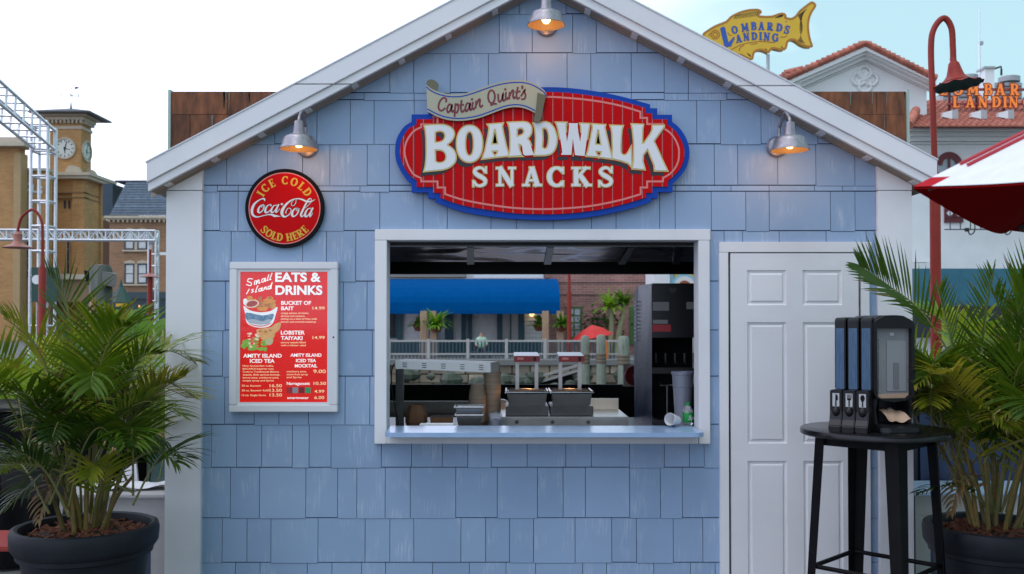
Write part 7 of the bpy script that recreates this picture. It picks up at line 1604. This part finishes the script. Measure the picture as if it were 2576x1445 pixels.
c = P(377, 790, 20); t = thing('street_lamp', 'slender red lamp post beside the slim truss tower', 'street lamp', (c.x, 20, 0), 'red gooseneck street lamps'); m = MB(); m.tube([(c.x, 20, .002), (c.x, 20, PZ(690, 20))], .07, 10); m.tube([(c.x, 20, PZ(690, 20)), (c.x, 20, PZ(628, 20))], .035, 10); m.build('post', REDP, t, smooth=50); m = MB(); m.lathe([(.05, 0), (.12, -.03), (.28, -.1), (0, -.05)], P(377, 688, 20), 16); m.build('collar', M('faded_red_shade', (.34, .12, .09), .5), t)
# grey timber pile with a box
GP = M('grey_timber_pile', (.085, .09, .075), .85, col2=(.16, .165, .14), scale=3, stretch=(6, 6, .7), detail=6); PY_ = 8.0 - 4.4
c = P(254, 668, PY_); t = thing('timber_pile', 'grey timber pile with a weathered wooden box near its top', 'piling', (c.x, PY_, 0)); r = 26 / S(PY_)
m = MB(); m.lathe([(0, c.z + .01), (r * .8, c.z), (r, c.z - .05), (r * 1.04, .002)], (c.x, PY_, 0), 14, mod=lambda k_, rr_, z_, a_: (rr_ * (1 + .06 * math.sin(4 * a_)), z_)); m.build('timber', GP, t, smooth=50)
m = MB(); m.hexa([P(257, 716, PY_ - .15), P(290, 724, PY_ - .1), P(292, 722, PY_ + .1), P(262, 716, PY_ + .1), P(257, 683, PY_ - .15), P(294, 690, PY_ - .1), P(294, 688, PY_ + .1), P(262, 682, PY_ + .1)]); m.build('wooden_box', M('grey_box_wood', (.17, .155, .15), .8, col2=(.24, .22, .21), scale=4, stretch=(1, 1, 14)), t)
m = MB(); m.prismp([(211, 680), (232, 688), (232, 720), (220, 715), (214, 700)], PY_ - .05, PY_ + .05); m.build('bracket', BLACKM, t)
c = P(233, 735, 2.6); m = MB(); m.tube([(c.x, 2.6, .003), c], .018, 10); tag(m.build('slim_post', M('faded_orange_post', (.45, .22, .13), .7), smooth=50), 'thin faded orange post beside the grey timber pile', 'post')
ks = thing('garden_kiosk', 'small dark green kiosk with yellow lettering beyond the bright palm', 'kiosk', (PX(305, 30), 30, 0)); m = MB(); m.boxp(288, 762, 322, 850, 30, 31); m.build('body', DGR, ks); m = MB(); m.lathe([(0, .9), (.1, .6), (.3, .3), (.5, 0)], P(304, 762, 30.5), 8); m.build('roof', DGR, ks); text_mesh([('GIFTS', PX(304, 29.98), PZ(772, 29.98), .16, .44, 'c', .03, 0)], 29.98, YEL, ks, 'lettering') if 0 else None
m = MB(); m.boxp(291, 764, 319, 772, 29.96, 29.99); m.build('yellow_panel', YEL, ks)

# ================================================================== background on the other side: white mission building
MW = M('white_stucco', (.74, .74, .72), .8, col2=(.80, .80, .78), scale=1.2, detail=6); TILE = M('terracotta_tile', (.40, .11, .07), .8, col2=(.52, .19, .13), scale=3, vary=.25); MOLD = M('stucco_moulding', (.78, .775, .75), .7); DRW = M('dark_red_window', (.13, .012, .018), .5)
WY = 35.0
wbld = thing('mission_building', 'white stucco mission building with red tiled gable and quatrefoil ornament', 'building', (PX(2180, WY), WY, 0))
k = S(WY); XL, XR = PX(2008, WY), PX(2335, WY); ap = P(2178, 128, WY); zl, zrr = PZ(204, WY), PZ(200, WY)
m = MB(); m.prism([(XL, .002), (XR, .002), (XR, zrr), (ap.x, ap.z), (XL, zl)], WY, WY + 14); m.build('wall', MW, wbld)
zE = P(0, 198, WY).z
for o0, o1, pr in ((0, 15, .75), (15.3, 24, .55), (24.3, 36, .30), (38, 42, .12)):
    for s_, xe, ye in ((-1, 1985, 203 - 6), (1, 2355, 199 - 4)):
        aX, aY = 2180, 112
        m = MB(); m.prismp([(aX, aY + o0), (xe, ye + o0), (xe, ye + o1), (aX, aY + o1)], WY - pr, WY - .002); m.build('rake_moulding', MOLD, wbld)
for s_, xe, ye in ((-1, 1980, 196), (1, 2358, 196)):
    nT = 15
    for i in range(nT):
        f0, f1 = i / nT, (i + 1.12) / nT; q0 = P(2180 + (xe - 2180) * f0, 107 + (ye - 107) * f0, WY - .9); q1 = P(2180 + (xe - 2180) * f1, 107 + (ye - 107) * f1, WY - .9); m = MB(); up_ = Vector((0, 0, .03))
        m.tube([q0 + Vector((0, .15, .0)), q1 + Vector((0, .15, .05))], [.13, .16], 8); m.build('roof_tile', TILE, wbld, smooth=50)
    m = MB(); q0, q1 = P(2180, 109, WY - .9), P(xe, ye + 2, WY - .9); m.add([q0, q1, q1 + Vector((0, 16, 0)), q0 + Vector((0, 16, 0))], [(0, 1, 2, 3)]); m.build('roof', TILE, wbld, recalc=False)
m = MB(); q = P(1985, 200, WY); m.box(q.x - .2, XL, WY - .5, WY + 13, q.z - .5, q.z + .1); m.build('eave_moulding', MOLD, wbld)
for i in range(14): m = MB(); m.tube([(q.x - .35, WY - .6 + i * .35, q.z + .12), (q.x + .4, WY - .6 + i * .35, q.z + .3)], .13, 7); m.build('roof_tile', TILE, wbld, smooth=50)
q = P(2175, 200, WY); m = MB()
for a in range(4): m.lathe([(.20, -.06), (.27, -.10), (.34, -.06), (.36, 0)], (q.x + .26 * math.cos(R(90 * a)), WY - .002, q.z + .26 * math.sin(R(90 * a)) * 1.1), 18, axis='Y')
m.lathe([(0, -.14), (.08, -.12), (.14, 0)], (q.x, WY - .002, q.z), 14, axis='Y'); m.build('quatrefoil', MOLD, wbld, smooth=50)
# wing with tiled roof
wg = thing('tiled_wing', 'white wing with terracotta tile roof and arched red window under the neon letters', 'building', (PX(2480, 34), 34.5, 0)); GY = 34.3; k = S(GY)
m = MB(); m.box(XR - 1.0, 30, GY + .6, GY + 10, .002, PZ(335, GY)); m.build('wall', MW, wg)
ex0 = PX(2293, 33.4)
for o0, o1, pr in ((322, 332, 1.0), (332.3, 342, .75), (342.3, 352, .4), (353, 357, .2)): m = MB(); m.box(ex0 + (1.0 - pr) * .8, 30, GY + .6 - pr, GY + .599, PZ(o1, GY), PZ(o0, GY)); m.build('cornice', MOLD, wg)
e0 = Vector((0, 33.2, PZ(322, 33.2))); e1 = Vector((0, 37.8, PZ(257, 37.8))); nr, pitch = 14, .27; tm = MB()
for r in range(nr):
    f0, f1 = r / nr, (r + 1.15) / nr; y0, z0, y1, z1 = e0.y + (e1.y - e0.y) * f0, e0.z + (e1.z - e0.z) * f0, e0.y + (e1.y - e0.y) * f1, e0.z + (e1.z - e0.z) * f1
    xl = ex0 - .1 + 1.5 * f0; nx_ = int((29 - xl) / pitch)
    for i in range(nx_):
        x = xl + pitch * (i + (.5 if r % 2 else 0)); w = pitch * .46; b_ = []
        for yy, z_, ww in ((y0, z0 + .05, w * 1.08), (y1, z1 + .01, w * .9)): b_ += [(x + ww * math.cos(R(180 - 45 * j)), yy, z_ + .09 * math.sin(R(45 * j))) for j in range(5)]
        tm.add(b_, [(j, j + 1, j + 6, j + 5) for j in range(4)] + [(0, 1, 2, 3, 4)])
tag(tm.build('roof_tile', TILE, wg, recalc=False), kind='stuff')
m = MB(); m.add([(ex0 - .1, e0.y, e0.z), (30, e0.y, e0.z), (30, e1.y, e1.z), (ex0 + 1.5, e1.y, e1.z)], [(0, 1, 2, 3)]); m.build('roof', M('roof_under_tiles', (.16, .03, .02), .9), wg, recalc=False)
for i in range(7):
    f0, f1 = i / 7, (i + 1.1) / 7; q0 = Vector((ex0 - .15 + .9 * f0, e0.y + 1.4 * f0, e0.z + .9 * f0)); q1 = Vector((ex0 - .15 + .9 * f1, e0.y + 1.4 * f1, e0.z + .9 * f1)); m = MB(); m.tube([q0 + Vector((0, 0, .1)), q1 + Vector((0, 0, .14))], [.2, .17], 8); m.build('hip_tile', TILE, wg, smooth=50)
def archwin(x0, x1, yt, yb, Y):
    a, b_ = P(x0, yb, Y), P(x1, yt, Y); r = (b_.x - a.x) / 2; cx = (a.x + b_.x) / 2; zs = b_.z - r
    pts = [(a.x, a.z), (b_.x, a.z)] + [(cx + r * math.cos(R(t_)), zs + r * math.sin(R(t_))) for t_ in range(0, 181, 15)]
    m = MB(); m.prism(pts, Y - .02, Y - .005); g_ = m.build('arched_window', GLS, wg); m = MB(); m.stroke(pts[1:], .13, Y - .1); m.stroke([(cx, a.z), (cx, zs + r)], .05, Y - .09)
    fr_ = m.build('window_frame', DRW, None, recalc=False); fr_.data.transform(Matrix.Translation(-org(wg))); fr_.parent = g_
archwin(2361, 2411, 391, 480, GY + .59)
for xa in (2377, 2497, 2617):
    tbox(wg, 'window', xa, 515, xa + 47, 560, GY + .5, .09, DRW)
    for i in range(2):
        for y0, y1 in ((527, 547),):
            o = tbox(wg, 'white_panel', xa + 4 + 22 * i, y0, xa + 20 + 22 * i, y1, GY + .47, .02, MOLD); m = MB(); q = P(xa + 12 + 22 * i, (y0 + y1) / 2, GY + .46); d = .14; m.prism([(q.x - d * 1.2, q.z - d * 1.2), (q.x + d * 1.2, q.z - d * 1.2), (q.x + d * 1.2, q.z + d * 1.2), (q.x - d * 1.2, q.z + d * 1.2)], GY + .45, GY + .465); m.build('red_square', DRW, wg); m = MB(); m.prism([(q.x - d, q.z), (q.x, q.z - d), (q.x + d, q.z), (q.x, q.z + d)], GY + .435, GY + .449); m.build('diamond', LWHITE, wg)
IRON = M('black_iron', (.012, .014, .014), .5); bl = thing('iron_balcony', 'black wrought iron balcony railing on the white wing below the red windows', 'balcony', (PX(2480, GY), GY - .4, PZ(578, GY)))
m = MB(); m.box(PX(2378, GY - .4), 25, GY - .43, GY - .37, PZ(579, GY - .4), PZ(576.5, GY - .4)); m.build('bottom_rail', IRON, bl)
proto = None
for i in range(22):
    X = PX(2392, GY - .4) + i * .42
    if proto is None: m = MB(); m.box(X - .015, X + .015, GY - .415, GY - .385, PZ(577, GY - .4), PZ(520, GY - .4)); proto = m.build('baluster', IRON, bl); X00 = X
    else: o = proto.copy(); C.objects.link(o); o.parent = bl; o.location = (X - X00, 0, 0)
for px in (2440, 2532, 2624): 
    q = P(px, 580, GY - .3); m = MB(); m.tube(curve_pts([(q.x, GY - .3, q.z + .9), (q.x + .16, GY - .3, q.z + .5), (q.x + .2, GY - .3, q.z), (q.x + .02, GY - .3, q.z - .18), (q.x - .08, GY - .3, q.z), (q.x + .03, GY - .3, q.z + .05)], 5), .025, 6); m.box(q.x - .2, q.x - .05, GY - .36, GY - .24, q.z - .05, q.z + .1); m.build('scroll_bracket', IRON, bl)
for x0, x1, y0, y1, mt_, nm in ((2300, 2620, 676, 770, M('teal_band', (.02, .11, .16), .6, col2=(.03, .14, .19), scale=2), 'teal_fascia'), (2300, 2620, 771, 850, M('near_black_front', (.02, .022, .025), .7), 'shopfront')): tbox(wg, nm, x0, y0, x1, y1, GY - .6, .5, mt_)  # teal fascia, and a near-black shopfront below it
tbox(wg, 'wall_lamp_box', 2303, 651, 2340, 660, GY - .4, .5, MOLD)
# neon letters on a red frame
NEO = M('neon_orange_letter', (.60, .16, .02), .4, emit=(1, .25, .03), estr=.35); NRED = M('neon_letter_edge', (.22, .02, .012), .5); NY = 35.4
ns = thing('neon_sign', 'orange neon letters on a red frame standing on the tiled roof', 'sign', (PX(2470, NY), NY, PZ(290, NY)))
for y0, y1 in ((222, 228), (259, 264)): m = MB(); m.boxp(2385, y0, 2720, y1, NY + .05, NY + .15); m.build('frame_beam', M('frame_red', (.28, .06, .05), .6), ns)
for px in (2389, 2457, 2525, 2593): m = MB(); m.boxp(px - 2, 208, px + 3, 300, NY + .16, NY + .26); m.build('frame_post', M('frame_post_red', (.16, .02, .03), .6), ns)
for txt, yb, h, xs in (('LOMBARDS', 240, 29, (2374, 2410, 2447, 2486, 2516, 2553, 2590, 2625)), ('LANDING', 271, 28, (2405, 2440, 2472, 2506, 2528, 2549, 2585))):
    for ch_, px in zip(txt, xs):
        for gr, dy, mt_, nm in ((.06, .0, NRED, 'letter_edge'), (0, -.02, NEO, 'letter')):
            m = MB(); q = P(px, yb, NY); slab_text(m, ch_, lambda u, q=q: (q.x, q.z, 0), h / S(NY), NY + dy, grow=gr * .7, ws=.95); m.build(nm, mt_, ns, recalc=False)
for px in (2387, 2459, 2527):
    q = P(px, 290, 34.4); t = thing('floodlight', {2387: 'white floodlight on the tiled roof nearest the red lamp', 2459: 'white floodlight on the tiled roof between two others', 2527: 'white floodlight on the tiled roof nearest the umbrella'}[px], 'floodlight', tuple(q), 'floodlights on the tiled roof'); m = MB(); m.hexa([q + Vector(v) for v in ((-.3, -.1, -.1), (.05, -.2, -.2), (.05, .2, -.2), (-.3, .1, -.1), (-.3, -.1, .08), (.05, -.2, .15), (.05, .2, .15), (-.3, .1, .08))]); m.build('housing', LWHITE, t); m = MB(); m.box(q.x + .051, q.x + .3, 34.2, 34.6, q.z - .2, q.z + .18); m.build('visor', M('visor_grey', (.4, .4, .4), .5), t)
# rooftop plant and mast
EQ = M('plant_grey', (.28, .29, .30), .5, col2=(.38, .39, .4), scale=3); EY = 41.0
for x0, y0, x1, y1, nm, lab in ((2372, 233, 2402, 262, 'roof_unit', 'pale roof unit behind the scalloped lamp shade'), (2410, 205, 2462, 262, 'roof_unit', 'grey cooling unit behind the neon letters'), (2505, 208, 2572, 262, 'roof_unit', 'wide grey roof unit behind the neon letters beside the pillar')):
    t = thing(nm, lab, 'roof unit', (PX((x0 + x1) / 2, EY), EY, PZ(262, EY)), 'rooftop units behind the neon sign'); m = MB(); m.boxp(x0, y0, x1, y1, EY, EY + 2); m.build('casing', EQ, t)
    for j in range(4): m = MB(); yy = y0 + 8 + j * 10; m.boxp(x0 + 3, yy, x1 - 3, yy + 3, EY - .03, EY - .001); m.build('louvre', ROOFD, t)
    m = MB(); q = P((x0 + x1) / 2, y0, EY + .8); m.lathe([(.5, 0), (.5, .25), (.35, .3), (0, .3)], q, 16); m.build('fan_cowl', EQ, t, smooth=40)
t = thing('roof_pillar', 'white square rooftop pillar with a small hook arm', 'pillar', (PX(2490, 40), 40, PZ(262, 40))); m = MB(); m.boxp(2478, 170, 2502, 262, 40, 40.6); m.build('shaft', MW, t); m = MB(); m.boxp(2476, 167, 2504, 172, 39.9, 40.7); m.build('cap', EQ, t); m = MB(); m.tube([P(2500, 174, 40.2), P(2518, 168, 40.2), P(2519, 176, 40.2), P(2519, 190, 40.2)], .05, 6); m.build('hook_arm', IRON, t)
t = thing('radio_mast', 'thin radio mast rising above the rooftop units', 'mast', (PX(2469, 40.5), 40.5, PZ(262, 40.5))); m = MB(); m.tube([(PX(2469, 40.5), 40.5, PZ(262, 40.5)), (PX(2469, 40.5), 40.5, PZ(110, 40.5))], .05, 6); m.tube([(PX(2469, 40.5), 40.5, PZ(110, 40.5)), (PX(2470, 40.5), 40.5, PZ(20, 40.5))], .03, 6); m.build('pole', ALU, t); m = MB(); m.boxp(2466, 104, 2474, 112, 40.4, 40.6); m.build('clamp', EQ, t)
# fish sign on a pole
FSY = 25.0
zf = mapper(2620, 0, 5.6, FSY); fs_ = thing('fish_sign', 'big yellow fish shaped sign with blue lettering on a pole above the roof', 'sign', (zf(1470, 1100)[0], FSY, 0))
FY_ = M('fish_yellow', (.72, .42, .02), .45, col2=(.78, .47, .03), scale=2); FYE = M('fish_edge_orange', (.45, .17, .01), .5); FB = M('fish_blue', (.02, .09, .42), .4); FBR = M('fish_brown_line', (.10, .045, .012), .6)
fo = [(100, 755), (200, 675), (320, 600), (430, 550), (560, 500), (620, 455), (670, 400), (760, 345), (900, 285), (1050, 250), (1180, 240), (1260, 248), (1300, 280), (1290, 310), (1255, 335), (1260, 375), (1400, 388), (1540, 380), (1620, 355), (1720, 325), (1790, 330), (1820, 370), (1815, 405), (1900, 430), (1970, 420), (2040, 370), (2120, 270), (2230, 180), (2340, 100), (2390, 92), (2440, 140), (2420, 200), (2360, 290), (2310, 420), (2290, 560), (2300, 720), (2330, 870), (2370, 990), (2340, 1010), (2240, 1000), (2130, 950), (2050, 890), (1980, 860), (1900, 870), (1850, 930), (1830, 1020), (1790, 1070), (1700, 1070), (1560, 1040), (1500, 1080), (1460, 1130), (1400, 1100), (1290, 1075), (1180, 1110), (1140, 1180), (1125, 1260), (1080, 1270), (980, 1230), (900, 1190), (780, 1180), (640, 1170), (500, 1130), (350, 1060), (220, 960), (130, 850)]
fl = [tuple(v) for v in curve_pts(fo, 3, True)]
flat('body', [[[zf(*p) for p in fl]]], FSY, .28, FY_, fs_); 
m = MB(); m.stroke([zf(*p) for p in fl], .035, FSY - .145, close=True); m.build('neon_edge', FYE, fs_, recalc=False)
m = MB()
for i in range(11): x = 720 + i * 46; m.stroke([zf(x + 20, 435 - i * 6), zf(x + 60, 370 - i * 7), zf(x + 95, 345 - i * 10 + max(0, i - 6) * 6)], .014, FSY - .142)
m.build('fin_line', FBR, fs_, recalc=False); m = MB()
for i in range(5): m.stroke([zf(1600 + 30 * i, 415 - 4 * i), zf(1680 + 22 * i, 370 - 3 * i), zf(1740 + 8 * i, 350)], .012, FSY - .142)
m.build('fin_line', FBR, fs_, recalc=False); m = MB()
for i in range(26):
    f = i / 25; q0 = (2075 + 100 * math.sin(math.pi * f), 370 + 520 * f); q1 = (2360 - 250 * math.sin(math.pi * f) ** .8 + 0 * f - 60 * f, 150 + 810 * f); m.stroke([zf(*q0), zf(q0[0] * .35 + q1[0] * .65, q0[1] * .35 + q1[1] * .65)], .013, FSY - .142)
m.build('tail_line', FBR, fs_, recalc=False); m = MB()
for x, y, d in ((1010, 1150, 1), (1390, 1060, .6), (1720, 1010, .6)):
    for j in range(4): m.stroke([zf(x + j * 14, y + j * 18 - 10), zf(x + 70 * d + j * 6, y + 45 * d + j * 10)], .011, FSY - .142)
m.build('fin_line', FBR, fs_, recalc=False)
m = MB()
for pts in ([(640, 1110), (850, 990), (1100, 925), (1350, 905), (1600, 935)], [(850, 1100), (870, 1030), (950, 985)], [(1080, 965), (1180, 955), (1230, 935)], [(610, 720), (650, 770), (700, 770)], [(1710, 810), (1780, 815), (1850, 785)], [(210, 800), (240, 740), (290, 710)]): m.stroke([zf(*p) for p in curve_pts(pts, 4)], .014, FSY - .1415)
m.build('scroll_line', M('fish_scroll_red', (.35, .09, .02), .6), fs_, recalc=False)
q = zf(348, 760); m = MB()
for r in (.135, .07): m.stroke([(q[0] + r * math.cos(k * .39), q[1] + r * math.sin(k * .39)) for k in range(16)], .022, FSY - .143, close=True)
m.build('eye', FYE, fs_, recalc=False)
kk = (zf(1000, 0)[0] - zf(0, 0)[0]) / 1000
def along(pts):
    return lambda u: None
for gr, yy, mt_, nm in ((.007, FSY - .143, FBR, 'letter_edge'), (0, FSY - .147, FB, 'letter')):
    for ch_, px, py, h, rot in (('O', 752, 655, 175, 12), ('M', 965, 605, 180, 8), ('B', 1155, 575, 180, 3), ('A', 1312, 575, 180, 0), ('R', 1500, 583, 180, -4), ('D', 1690, 605, 180, -8), ("'", 1825, 515, 90, -12), ('S', 1850, 650, 190, -14), ('A', 835, 840, 175, 10), ('N', 995, 800, 175, 6), ('D', 1165, 785, 175, 3), ('I', 1297, 785, 180, 0), ('N', 1425, 795, 180, -3), ('G', 1605, 815, 185, -6)):
        m = MB(); a = R(rot); hh_ = h * kk; cx, cz = zf(px, py)
        slab_text(m, ch_, lambda u: (cx + math.sin(a) * hh_ / 2, cz - math.cos(a) * hh_ / 2, a), hh_ * .93, yy, grow=gr, ws=.84); m.build(nm, mt_, fs_, recalc=False)
    m = MB(); m.stroke([zf(500, 620), zf(590, 1000)], .075 + gr, yy); m.stroke([zf(570, 995), zf(650, 970), zf(745, 815)], [.05 + gr, .06 + gr, .02 + gr], yy - .001); m.stroke([zf(460, 650), zf(535, 605)], .03 + gr, yy - .002); m.build(nm, mt_, fs_, recalc=False)
m = MB(); m.tube([(zf(1470, 0)[0], FSY, .002), (zf(1470, 0)[0], FSY, zf(0, 1150)[1])], .055, 12); m.build('pole', M('pole_grey', (.4, .4, .42), .4, .5), fs_, smooth=50)
